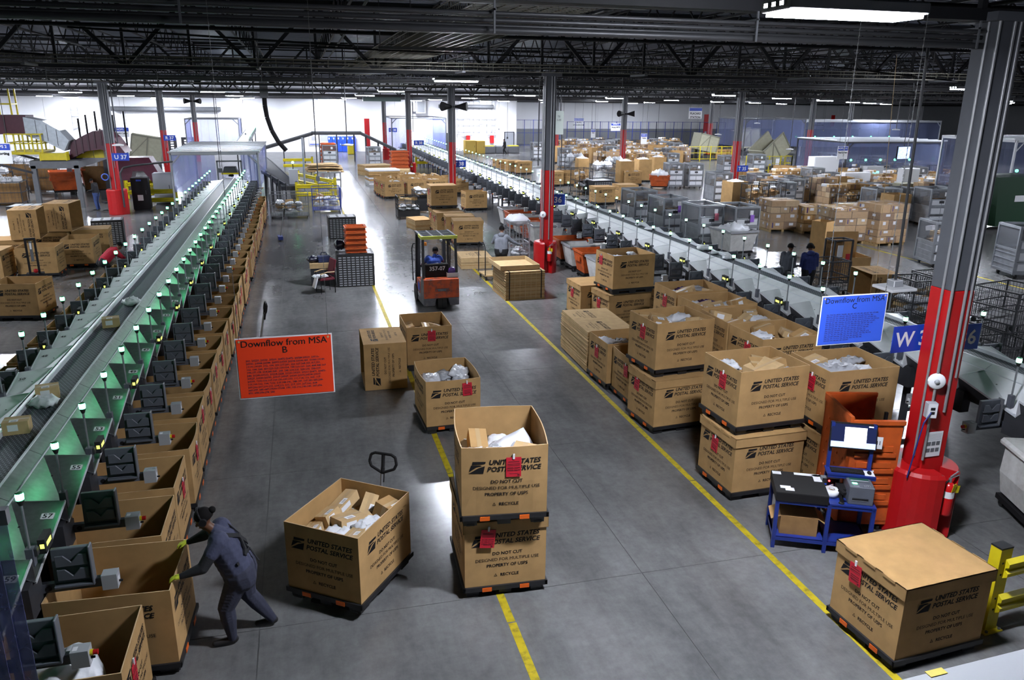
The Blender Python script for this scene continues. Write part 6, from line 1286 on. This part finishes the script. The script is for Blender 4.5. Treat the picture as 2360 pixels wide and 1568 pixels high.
wall_thing('unit_heater', 'grey louvred unit heater high on the far white wall', 'heater', 13.8, 4.3, MB().box((-.5, -.8, 0), (.6, 0, 1.5), greyl).box((-.4, -.82, .1), (.5, -.8, 1.4), steel_g).box((-.8, -.5, .2), (-.5, 0, 1.2), greyl))
b = MB()
for z in (1.9, 2.4, 3.1, 3.7): b.tube((-2.4, -.15, z), (2.4, -.15, z), .04, alu, 6)
for x in (-2.2, -1.6, -.9, -.4, .3, 1.2, 1.8, 2.2): b.tube((x, -.12, 1.9), (x, -.12, 6), .025, alu, 5)
wall_thing('wall_pipework', 'white pipework climbing the far wall above red fire valves', 'pipework', 20.6, 0, b)
for i, x in enumerate((16.6, 19.5, 22.4)): wall_thing('fire_valve', 'red fire valve, %s along the far white wall' % nth(i), 'valve', x, .9, MB().box((-.22, -.3, 0), (.22, 0, .9), redpaint).tube((-.5, -.15, .9), (.5, -.15, .9), .06, alu, 8))
wall_thing('wall_ladder', 'white ladder fixed to the far left wall', 'ladder', -22.6, 2.3, MB().box((-.35, -.1, 0), (-.29, 0, 2.4), greyl).box((.29, -.1, 0), (.35, 0, 2.4), greyl).box((-.35, -.08, .3), (.35, -.02, .36), greyl).box((-.35, -.08, .9), (.35, -.02, .96), greyl).box((-.35, -.08, 1.5), (.35, -.02, 1.56), greyl).box((-.35, -.08, 2.1), (.35, -.02, 2.16), greyl))
wall_thing('air_duct', 'long grey duct along the left part of the far wall', 'duct', -13, 4.6, MB().tube((-6, -.4, 0), (5, -.4, 0), .25, steel_g, 10)); wall_thing('air_duct', 'grey duct over the white pipework on the far wall', 'duct', 19, 5.1, MB().tube((-3, -.4, 0), (3.5, -.4, 0), .22, steel_g, 10).tube((-6, -.4, .8), (1, -.4, .8), .2, steel_d, 8))
thing('air_duct', 'greenish square duct under the roof over the far red column', 'duct', (8, 80, 5.65), 0, me=MB().box((-1.8, -.4, 0), (1.8, .4, .5), mat('green_grey_duct', (.12, .17, .16), .5)).mesh('air_duct'))
thing('red_banner', 'plain red post panel left of the far column', 'panel', (7.3, 90, 1.9), 0, me=MB().box((-.28, -.04, -1.9), (.28, .04, 1.9), redpaint).mesh('red_banner')); thing('red_banner', 'red post with a fire point before the far right wall', 'panel', (55.5, 104, 0), 0, me=MB().box((-.3, -.1, 0), (.3, .1, 4.2), redpaint).box((-.15, -.12, 1.2), (.15, -.1, 1.9), white_p).mesh('red_post')); thing('red_banner', 'red post panel on the far dim right wall', 'panel', (76, 104, 2.6), 0, me=MB().box((-.25, -.1, 0), (.25, .1, 1.6), redpaint).mesh('red_post'))
def horns(x, y, z, lb):
    b = MB()
    for s in (-1, 1): b.tube((s*.12, -.2, 0), (s*.7, -.45, .02), .06, ink, 10, .26)
    thing('loudspeakers', lb, 'loudspeaker', (x, y, z), 0, me=b.box((-.2, -.22, -.05), (.2, -.16, .05), ink).mesh('loudspeakers'))
horns(8.5, 45.4, 5.55, 'pair of black horn loudspeakers on the middle red column'); horns(26.5, 63.8, 4.9, 'pair of black floodlights on the column among the cages'); horns(-9.3, 81.5, 5.5, 'pair of black horn loudspeakers on the far left column')
b = MB(); pts = [(-2.13, 60, 6.4), (-2.13, 60, 5.4), (-2.05, 60, 4.6), (-1.8, 60, 3.7), (-1.4, 60, 2.9), (-.9, 60, 2.3)]; b.path(pts, .16, ink, 10).box((-2.4, 59.8, 5.9), (-1.86, 60.2, 7.0), steel_g); thing('cable_duct', 'thick black flexible duct dropping from the roof beyond the booth', 'duct', (0, 0, 0), me=b.mesh('cable_duct'))
drop = [('pole', MB().tube((0, 0, .1), (0, 0, 3.75), .022, conduit, 8).mesh('pole')), ('antenna', MB().box((-.24, -.24, .0), (.24, .24, .05), white_p).box((-.09, -.09, .05), (.09, .09, .16), greyl).mesh('antenna', bev=.01)), ('drop_wires', MB().tube((-.2, .2, .1), (-.45, .1, 3.6), .005, tape, 4).mesh('drop_wires'))]
make('drop_pole', drop, 'pale hanging pole with a square white antenna left of the near column', 'antenna', (9.22, 10.5, 3.1), 0, None, (0, RD(-1), 0))
sd2 = [('pole', MB().tube((0, 0, .08), (0, 0, 4.0), .03, conduit, 6).mesh('pole')), ('dish', MB().lathe([(0, 0), (.28, .0), (.28, .05), (.05, .1), (0, .1)], white_p, 12).mesh('dish'))]
for i, (px, py, y, lb) in enumerate(((800, 336, 40, 'small white hanging dish left of the red column by the left booth'), (272, 336, 45, 'small white hanging dish right of the leftmost red column'), (952, 305, 70, 'small white hanging dish before the far right sorter booth'), (1820, 345, 55, 'small white hanging dish over the tilted beige tipper'), (1655, 311, 60, 'small white hanging dish left of the red column by the cages'), (1745, 285, 70, 'hanging hook pole in front of the far right wall'), (2065, 300, 50, 'hanging dish pole over the right hand kiosks'), (1240, 387, 40, 'small white hanging dish left of the middle column'))):
    d = _r*((px-1180)/FPX)+_d*((py-784)/FPX)+_f; k = y/d.y; z = CAMH+d.z*k; make('drop_pole', [('pole', MB().tube((0, 0, .08), (0, 0, 7.0+zc(y)-z), .03, conduit, 6).mesh('pole')), sd2[1]], lb, 'antenna', (d.x*k, y, z), 0)
for i, (px, y) in enumerate(((493, 30), (722, 26), (1170, 60), (1300, 62), (1520, 50), (1660, 70), (1760, 66), (1905, 80), (560, 70), (1150, 85), (1990, 90), (1440, 90))):
    d = _r*((px-1180)/FPX)+_d*((240-784)/FPX)+_f; k = y/d.y; b = MB().tube((0, 0, -2.6), (0, 0, 1.2), .012, steel_d, 4).box((-.06, -.04, -2.75), (.06, .04, -2.6), steel_g)
    thing('drop_cable', 'thin dark cable hanging from the roof, %s counted from the left' % nth(i), 'cord', (d.x*k, y, 6.4+zc(y)), 0, me=b.mesh('hanging_cord'))
# ---------------------------------------------------------------- behind the right sorter, near
c = V((18.0, 23.9, 0)); t = make('cardboard_bin', [('sleeve', sleeve_mesh(.8, card))], 'plain open carton with its flap raised behind the two workers', 'carton', (18.6, 23.7, .02), RD(-8)); ob('raised_flap', MB().box((-.6, .49, .8), (.6, .505, 1.55), card).mesh('raised_flap'), t)
make('tall_carton', [('sleeve', TALL)], 'tall brown carton standing open behind the raised flap', 'carton', (19.6, 26.6, .01), RD(25)).scale = (.62, .62, 1.05); rk = frame_box('steel_rack', 'dark rack with a white card right of the two workers', 17.2, 17.9, 22.6, 23.1, .1, 1.55, steel_d, 'rack', .05, 1); ob('card', MB().box((.1, -.06, 1.0), (.3, -.04, 1.4), white_p).mesh('card'), rk); ob('red_card', MB().box((.45, -.06, .9), (.6, -.04, 1.1), red_p).mesh('red_card'), rk); ob('back_board', MB().box((.02, .45, .1), (.68, .48, 1.5), card_dark).mesh('back_board'), rk)
t = make('cardboard_bin', [('sleeve', SLV), ('printing', PRT)], 'empty printed bin on its side behind the blue notice', 'cardboard bin', (0, 0, 0)); t.matrix_world = M.Translation((16.7, 19.9, .62)) @ M.Rotation(RD(-8), 4, 'Z') @ M(((0, 0, -1, .45), (1, 0, 0, 0), (0, -1, 0, 0), (0, 0, 0, 1)))
wire_box('dark wire basket in front of the raised flap carton', 16.4, 21.8, 0, 1.1, .9, 1.1, steel_d, .09); wire_box('dark wire cart of white sacks behind the blue notice, left one', 16.4, 17.9, 0, .8, .9, 1.35, steel_d, .08); wire_box('dark wire cart of white sacks behind the blue notice, right one', 17.4, 18.3, 0, .8, .9, 1.35, steel_d, .08)
for i, x in enumerate((16.4, 17.4)): inside('the %s wire cart behind the blue notice' % ('left', 'right')[i], x, 17.9+.4*i, .5, .6, .7, 18, 80+i, 'wwwc')
for i, (x, y, z) in enumerate(((16.2, 14.6, 0), (17.6, 15.6, 0), (16.2, 14.6, .95))): wire_box('empty black collapsible wire container, %s behind the nearest column' % nth(i), x, y, .1*i, 1.3, 1.1, .9, steel_d, .08).location.z = z
p = P(1700, 592); cv_ = hamper('white canvas hamper heaped beside the mesh cages', p.x, p.y+.5, .1, False); cv_.scale = (1.3, 1.1, 1.1); thing('mail_sack', 'white sheet over the canvas hamper beside the mesh cages', 'sack', (p.x, p.y+.5, .85), .2, None, MAIL['white'][1][1]).scale = (2.6, 3, 3)
hs_ = MB().box((-.45, -.55, .25), (.45, .55, 1.05), canvas)
t = make('mail_hamper', [('sack', MB().prism([(-.38, .2), (.38, .2), (.46, .6), (.44, 1.1), (-.44, 1.1), (-.46, .6)], -.5, .5, canvas).mesh('sack', bev=.05)), ('folded_rim', MB().box((-.5, -.56, 1.0), (.5, .56, 1.12), canvas).mesh('folded_rim', bev=.04)), ('red_placard', PLC, (-.2, -.57, 1.02)), ('base', MB().box((-.42, -.5, .12), (.42, .5, .2), ink).mesh('base'))]+[('caster', MB().tube((x-.02, y, .06), (x+.02, y, .06), .06, rubber, 10).mesh('caster')) for x in (-.35, .35) for y in (-.42, .42)], 'white canvas hamper with a red card at the right edge', 'hamper', (10.4, 8.15, 0), RD(-20))
t = thing('waste_container', 'dark green waste container far right behind the nearest column', 'container', (34.2, 32.5, 0)); ob('body', MB().prism([(-1.2, .2), (1.2, .2), (1.5, 2.6), (-1.5, 2.6)], -1, 1, mat('dark_green_enamel', (.008, .045, .018), .5)).mesh('body'), t); ob('label', MB().box((-.3, -1.01, 1.4), (.4, -1.0, 1.7), white_p).mesh('label'), t)
b = MB()
for x in (0, .35, .7, 1.3): b.tube((x, 0, 0), (x, 0, 6.6), .03, conduit, 6)
b.tube((0, 0, 4.6), (1.3, 0, 4.6), .03, conduit, 6); thing('standpipes', 'thin vertical pipes right of the nearest column', 'pipework', (13.4, 11.6, 0), 0, me=b.mesh('standpipes'))
# ---------------------------------------------------------------- people
SK = mat('brown_skin', (.12, .05, .025), .5); SK2 = mat('tan_skin', (.30, .15, .09), .5); HAIR = mat('black_hair', (.006, .005, .005), .85, spec=.15); WHT = mat('eye_white', (.7, .7, .7), .3)
def cloth(n, c): return mat(n, c, .85, var=.12, vscale=9, bump=.15, bscale=25)
NAVYG = cloth('grey_blue_cotton', (.042, .046, .085)); TROU = cloth('slate_trousers', (.03, .032, .055)); BLK = cloth('black_cloth', (.008, .008, .01)); SHOE = mat('black_shoe', (.012, .011, .012), .6)
GREYH = cloth('grey_fleece', (.17, .18, .21)); BLUEV = cloth('blue_vest', (.02, .055, .28)); PLUM = cloth('plum_sleeve', (.06, .008, .03)); NAVY = cloth('navy_fleece', (.018, .028, .13)); JEAN = cloth('blue_jeans', (.04, .07, .2)); REDS = cloth('red_shirt', (.45, .01, .03)); DKG = cloth('dark_grey_shirt', (.05, .055, .07)); GLOVE = mat('yellow_glove', (.62, .68, .04), .7)
def person(label, loc, rz, j, mt, vox=.011, rs=1.0, extra=(), hands=True, seed=0):
    """one continuous figure grown from tapered limbs; j: joints in local metres (y is forward); mt: materials per region"""
    J = {k: V(v) for k, v in j.items()}; caps = []
    def C(a, b, ra, rb, reg): caps.append((V(a), V(b), ra, rb, reg))
    hp, cs, nk, hd = J['hip'], J['chest'], J['neck'], J['head']; ax = (J['sr']-J['sl']).normalized(); up = (nk-hp).normalized(); fw = up.cross(ax)*-1; fw = ax.cross(up)*-1 if fw.y < 0 else fw
    hx = (J.get('kr', hp+V((.1, 0, -.4)))-J.get('kl', hp+V((-.1, 0, -.4)))); hx = V((1, 0, 0)) if 'hx' not in J else J['hx']
    for s in (-1, 1):
        C(hp+hx*(.085*s), cs+ax*(.095*s), .125*rs, .115*rs, 'top'); C(hp+hx*(.09*s)-up*.02, hp+hx*(.09*s)-up*.10, .128*rs, .115*rs, 'legs')
        sh = J['sr'] if s > 0 else J['sl']; C(cs+ax*(.09*s)+up*.02, sh-ax*(.03*s), .10*rs, .078*rs, 'top')
    C(hp, cs, .13*rs, .125*rs, 'top'); C(cs, nk, .115*rs, .07, 'top'); C(nk-up*.03, hd-V((0, 0, .06)), .058, .055, 'skin')
    hu = J.get('hup', V((0, 0, 1))); hf = J['face'].normalized()
    C(hd+hu*.035-hf*.015, hd+hu*.03+hf*.01, .086, .083, 'skin'); C(hd-hu*.02+hf*.02, hd-hu*.085+hf*.045, .07, .042, 'skin'); C(hd+hf*.095-hu*.005, hd+hf*.112-hu*.03, .011, .016, 'skin'); hr = hf.cross(hu)
    C(hd+hf*.085-hu*.062+hr*.02, hd+hf*.085-hu*.062-hr*.02, .013, .013, 'skin')
    for s in (-1, 1): C(hd+hr*(.085*s)+hu*.02, hd+hr*(.088*s)-hu*.022, .018, .013, 'skin')
    for s, q in ((1, 'r'), (-1, 'l')):
        sh, el, wr = J['s'+q], J['e'+q], J['w'+q]
        C(sh, sh.lerp(el, .45), .066*rs, .058*rs, 'top'); C(sh.lerp(el, .4), el, .054*rs, .046*rs, 'sleeve'); C(el, wr, .046*rs, .033, 'sleeve')
        if hands:
            d = J.get('h'+q, (wr-el)).normalized(); n_ = J.get('p'+q, V((0, 0, -1))); n_ = (n_-d*n_.dot(d)).normalized(); sd_ = d.cross(n_)*(1 if q == 'r' else -1)
            C(wr+d*.01, wr+d*.045+sd_*.018, .028, .021, 'hand'); C(wr+d*.01, wr+d*.05-sd_*.02, .028, .021, 'hand'); C(wr+d*.05+sd_*.024, wr+d*.075+sd_*.028, .019, .014, 'hand')
            for k, (o, l) in enumerate(((.031, .062), (.011, .072), (-.010, .067), (-.030, .052))):
                a = wr+d*.078+sd_*o; b = a+d*(l*.55)+n_*(l*.22)+sd_*(o*.12); c = b+d*(l*.22)+n_*(l*.5); C(a, b, .0098, .0092, 'hand'); C(b, c, .0092, .0078, 'hand')
            a = wr+d*.03+sd_*.034; b = a+d*.035+sd_*.026+n_*.012; C(a, b, .0125, .0115, 'hand'); C(b, b+d*.028+n_*.018, .0112, .009, 'hand')
        hj, kn, an, to = hp+hx*(.095*s)-up*.05, J['k'+q], J['a'+q], J['t'+q]
        C(hj, kn, .105*rs, .068*rs, 'legs'); C(kn, kn.lerp(an, .35), .066*rs, .064*rs, 'legs'); C(kn.lerp(an, .35), an, .064*rs, .052, 'legs'); C(an-V((0, 0, .03)), to, .046, .036, 'shoe'); C(an+(an-to).normalized()*.03-V((0, 0, .03)), an-V((0, 0, .03)), .04, .045, 'shoe')
    b = MB()
    for a, c, ra, rb, _g in caps:
        n = max(2, int((c-a).length/(min(ra, rb)*.45))+1)
        for i in range(n+1): u = i/n; q = ra+(rb-ra)*u; b.ball(tuple(a.lerp(c, u)), q, SK, 10, 8)
    me0 = b.mesh('body'); tmp = ob('tmp', me0); md = tmp.modifiers.new('r', 'REMESH'); md.mode = 'VOXEL'; md.voxel_size = vox; sm = tmp.modifiers.new('s', 'SMOOTH'); sm.factor = .5; sm.iterations = 3
    me = bpy.data.meshes.new_from_object(tmp.evaluated_get(bpy.context.evaluated_depsgraph_get())); bpy.data.objects.remove(tmp)
    regs = ['skin', 'top', 'sleeve', 'hand', 'legs', 'shoe']; me.materials.clear()
    for g in regs: me.materials.append(mt.get(g, mt['skin']))
    import numpy as np
    n = len(me.polygons); ce = np.zeros(n*3); me.polygons.foreach_get('center', ce); ce = ce.reshape(-1, 3); best = np.full(n, 9.); idx = np.zeros(n, int)
    for a, c, ra, rb, g in caps:
        A_ = np.array(a); D_ = np.array(c)-A_; L_ = max(D_.dot(D_), 1e-9); u = np.clip((ce-A_).dot(D_)/L_, 0, 1); dd = np.linalg.norm(ce-A_-u[:, None]*D_, axis=1)-(ra+(rb-ra)*u); m_ = dd < best; best[m_] = dd[m_]; idx[m_] = regs.index(g)
    me.polygons.foreach_set('material_index', idx.astype(np.int32)); me.polygons.foreach_set('use_smooth', np.ones(n, bool)); me.update(); me.name = 'person'
    t = thing('person', label, 'person', loc, rz, me=me)
    e = MB()
    for s in (-1, 1): q = hd+hf*.083+hr*(.031*s)+hu*.022; e.ball(tuple(q), (.013, .013, .009), WHT, 8, 5); e.ball(tuple(q+hf*.008), .0065, HAIR, 6, 4); e.bar(q+hu*.02-hr*.017+hf*.006, q+hu*.022+hr*.017+hf*.006, .008, .007, HAIR)
    ob('eyes', e.mesh('eyes'), t); m_ = MB(); q = hd+hf*.098-hu*.062; m_.bar(q-hr*.022, q+hr*.022, .008, .006, mat('lips', (.12, .03, .03), .5)); ob('mouth', m_.mesh('mouth'), t)
    for nm, f_ in extra: ob(nm, f_(J, hd, hf, hu, hr, up, ax).mesh(nm), t)
    return t
def hair_cap(m, r=.097, bun=False, low=-.02):
    def f(J, hd, hf, hu, hr, up, ax):
        b = MB(); T = M(((hr[0], hf[0], hu[0], hd[0]), (hr[1], hf[1], hu[1], hd[1]), (hr[2], hf[2], hu[2], hd[2]), (0, 0, 0, 1)))
        vs = []; nu, nv = 14, 8
        for k in range(nv+1):
            for i in range(nu):
                a = 2*PI*i/nu; fr_ = max(0, math.sin(a)); el = PI/2-(PI/2+.45-.75*fr_)*k/nv; vs.append((r*math.cos(el)*math.cos(a)*.96, r*1.04*math.cos(el)*math.sin(a)-.012, .035+r*math.sin(el)))
        b.add(vs, [(k*nu+i, (k+1)*nu+i, (k+1)*nu+(i+1) % nu, k*nu+(i+1) % nu) for k in range(nv) for i in range(nu)], m, T, True)
        if bun: b.ball(tuple(hd-hf*.125+hu*.045), .04, m, 10, 7)
        return b
    return f
def ballcap(m):
    def f(J, hd, hf, hu, hr, up, ax):
        b = hair_cap(m, .102)(J, hd, hf, hu, hr, up, ax); q = hd+hu*.055+hf*.085; b.bar(q, q+hf*.085-hu*.015, .13, .012, m, up=tuple(hu)); return b
    return f
def phones(J, hd, hf, hu, hr, up, ax):
    b = MB(); b.path([tuple(hd+hu*(.03+.115*math.sin(a))+hr*(.105*math.cos(a))) for a in [PI*i/8 for i in range(9)]], .012, ink, 6)
    for s in (-1, 1): b.tube(hd+hr*(.085*s)+hu*.01, hd+hr*(.125*s)+hu*.01, .042, ink, 12)
    return b
# the woman pushing the bin
def straps(J, hd, hf, hu, hr, up, ax):
    b = MB(); bk = -1; f_ = (ax.cross(up)); f_ = f_ if f_.y < 0 else -f_
    cs, hp = J['chest'], J['hip']
    for s in (-1, 1):
        pts = [cs+ax*(.13*s)+up*.13-f_*.06, cs+ax*(.13*s)+up*.13+f_*.11, cs+ax*(.03*s)+up*.02+f_*.188, cs-ax*(.08*s)-up*.14+f_*.195, hp-ax*(.14*s)+up*.16+f_*.175]
        for a, c in zip(pts, pts[1:]): b.bar(a, c, .05, .012, BLK, up=tuple(f_))
    b.bar(hp+up*.15-ax*.25+f_*.08, hp+up*.15+f_*.205, .035, .012, BLK, up=tuple(f_)).bar(hp+up*.15+ax*.25+f_*.08, hp+up*.15+f_*.205, .035, .012, BLK, up=tuple(f_)).bar(hp+up*.15+f_*.21, hp-up*.05+f_*.225, .03, .01, BLK, up=tuple(f_))
    return b
person('woman in a grey tunic and yellow gloves pushing the bin under the left sorter', (-1.0, 8.25, 0), RD(90), dict(hip=(0, -.03, .93), chest=(0, .10, 1.25), neck=(0, .17, 1.42), head=(0, .27, 1.575), face=(0, .85, -.45), hup=(0, .45, .88), sl=(-.18, .13, 1.37), sr=(.18, .13, 1.37), el=(-.29, .30, 1.14), er=(.31, .34, 1.2), wl=(-.31, .515, 1.09), wr=(.36, .52, 1.11), hl=(.05, .9, -.1), hr=(.05, .9, -.1), pl=(0, 0, -1), pr=(0, 0, -1),
    kl=(-.11, .13, .5), kr=(.11, -.09, .5), al=(-.10, .10, .085), ar=(.13, -.33, .10), tl=(-.11, .29, .04), tr=(.15, -.16, .045)), dict(skin=SK, top=NAVYG, sleeve=BLK, hand=GLOVE, legs=TROU, shoe=SHOE), .0085, 1.42, (('hair', hair_cap(HAIR, .1, True)), ('headphones', phones), ('apron_straps', straps)))
STAND = dict(hip=(0, 0, .93), chest=(0, .02, 1.26), neck=(0, .03, 1.44), head=(0, .06, 1.60), face=(0, 1, -.2), hup=(0, .2, .98), sl=(-.19, .02, 1.39), sr=(.19, .02, 1.39), el=(-.25, .02, 1.12), er=(.25, .02, 1.12), wl=(-.24, .16, .90), wr=(.24, .16, .90), kl=(-.1, .03, .5), kr=(.1, .03, .5), al=(-.1, -.02, .085), ar=(.1, -.02, .085), tl=(-.12, .16, .04), tr=(.12, .16, .04))
def pose(**k): d = dict(STAND); d.update(k); return d
person('man in a grey hooded top and black cap beside the flat trolley', (6.62, 26.5, 0), RD(-22), pose(hip=(0, 0, .95), neck=(0, .05, 1.47), head=(0, .09, 1.63), el=(-.33, .14, 1.16), er=(.40, .14, 1.2), wl=(-.3, .38, 1.12), wr=(.62, .30, 1.08)), dict(skin=SK2, top=GREYH, sleeve=GREYH, legs=BLK, shoe=SHOE), .011, 1.35, (('cap', ballcap(HAIR)), ('hood', lambda J, hd, hf, hu, hr, up, ax: MB().ball(tuple(J['neck']-hf*.07-hu*.02), (.12, .07, .09), GREYH, 12, 8))))
person('driver in a blue vest and plum sleeves seated in the forklift', (3.68, 23.1, 0), RD(8), dict(hip=(0, 0, .98), chest=(.02, .03, 1.3), neck=(.06, .08, 1.46), head=(.10, .14, 1.60), face=(.3, 1, -.3), hup=(.1, .25, .95), sl=(-.17, .05, 1.42), sr=(.21, .06, 1.40), el=(-.28, .22, 1.2), er=(.33, .16, 1.28), wl=(-.14, .44, 1.2), wr=(.26, .38, 1.42), kl=(-.13, .45, .95), kr=(.13, .45, .95), al=(-.13, .5, .55), ar=(.13, .5, .55), tl=(-.13, .66, .5), tr=(.13, .66, .5)), dict(skin=SK, top=BLUEV, sleeve=PLUM, legs=BLK, shoe=SHOE), .011, 1.1, (('hair', hair_cap(HAIR)), ('vest_mark', lambda J, hd, hf, hu, hr, up, ax: MB().cb((.02, -.127, 1.26), (.17, .012, .04), white_p, 0, .15))))
person('worker in a dark grey shirt and cap, left of two behind the right sorter', (14.5, 21.2, 0), RD(-70), pose(wl=(-.1, .3, 1.15), wr=(.16, .32, 1.1), hip=(0, 0, .98), chest=(0, .02, 1.32), neck=(0, .04, 1.5), head=(0, .08, 1.67), sl=(-.2, .02, 1.45), sr=(.2, .02, 1.45)), dict(skin=SK, top=DKG, sleeve=DKG, legs=BLK, shoe=SHOE), .011, 1.1, (('cap', ballcap(HAIR)),))
person('worker in a navy hooded top and headphones, right of two behind the right sorter', (15.15, 21.0, 0), RD(-15), pose(hip=(0, 0, .98), chest=(0, .02, 1.32), neck=(0, .04, 1.5), head=(0, .07, 1.67), sl=(-.2, .02, 1.45), sr=(.2, .02, 1.45), wl=(-.18, .3, 1.05), wr=(.2, .3, 1.05)), dict(skin=SK, top=NAVY, sleeve=NAVY, legs=BLK, shoe=SHOE), .011, 1.15, (('hair', hair_cap(HAIR, .1)), ('headphones', phones), ('hood', lambda J, hd, hf, hu, hr, up, ax: MB().ball(tuple(J['neck']-hf*.07), (.13, .08, .09), NAVY, 12, 8))))
person('worker in black with blue jeans standing beside the leftmost red column', (-10.75, 47.1, 0), RD(75), pose(head=(0, .14, 1.56), face=(0, .8, -.6), hup=(0, .5, .85), wl=(-.12, .32, 1.05), wr=(.12, .32, 1.05)), dict(skin=SK, top=BLK, sleeve=BLK, legs=JEAN, shoe=SHOE), .016, 1.15, (('cap', ballcap(HAIR)),))
person('person in black walking across the far floor', (22.2, 87.6, 0), RD(100), pose(kl=(-.1, .2, .52), al=(-.1, .12, .1), tl=(-.1, .3, .06), kr=(.1, .0, .5), ar=(.1, -.3, .14), tr=(.1, -.15, .05)), dict(skin=SK, top=BLK, sleeve=BLK, legs=BLK, shoe=SHOE), .02, 1.2, (('hair', hair_cap(HAIR)),))
person('worker in a red shirt bending behind the left sorter lamps', (-6.15, 27.6, 0), RD(-60), pose(hip=(0, -.2, .88), chest=(0, .06, 1.12), neck=(0, .2, 1.22), head=(0, .32, 1.3), face=(0, .7, -.7), hup=(0, .7, .7), sl=(-.19, .14, 1.19), sr=(.19, .14, 1.19), el=(-.25, .3, .98), er=(.25, .3, .98), wl=(-.18, .46, .82), wr=(.18, .46, .82), kl=(-.1, .02, .48), kr=(.1, .02, .48), al=(-.1, -.12, .085), ar=(.1, -.12, .085), tl=(-.1, .06, .04), tr=(.1, .06, .04)), dict(skin=SK, top=REDS, sleeve=REDS, legs=BLK, shoe=SHOE), .013, 1.15, (('hair', hair_cap(HAIR, .1)),))
mc = [('seat', MB().box((-.25, -.25, .45), (.25, .25, .52), BLK).mesh('seat', bev=.02)), ('backrest', MB().box((-.24, .2, .6), (.24, .27, 1.1), BLK).mesh('backrest', bev=.02)), ('base', MB().tube((0, 0, .1), (0, 0, .45), .03, ink, 8).bar((-.3, 0, .07), (.3, 0, .07), .05, .04, ink).bar((0, -.3, .07), (0, .3, .07), .05, .04, ink).mesh('base'))]
make('swivel_chair', mc, 'black swivel chair beside the worker in black', 'chair', (-10.1, 46.6, 0), .5)
# ---------------------------------------------------------------- tidy labels
for o in list(sc.objects):
    if o.name.split('.')[0] in ('printing', 'lettering'): o['kind'] = 'stuff'
    l = o.get('label')
    if l:
        w = l.split()
        if len(w) > 16: o['label'] = ' '.join(w[:16]).rstrip(',')
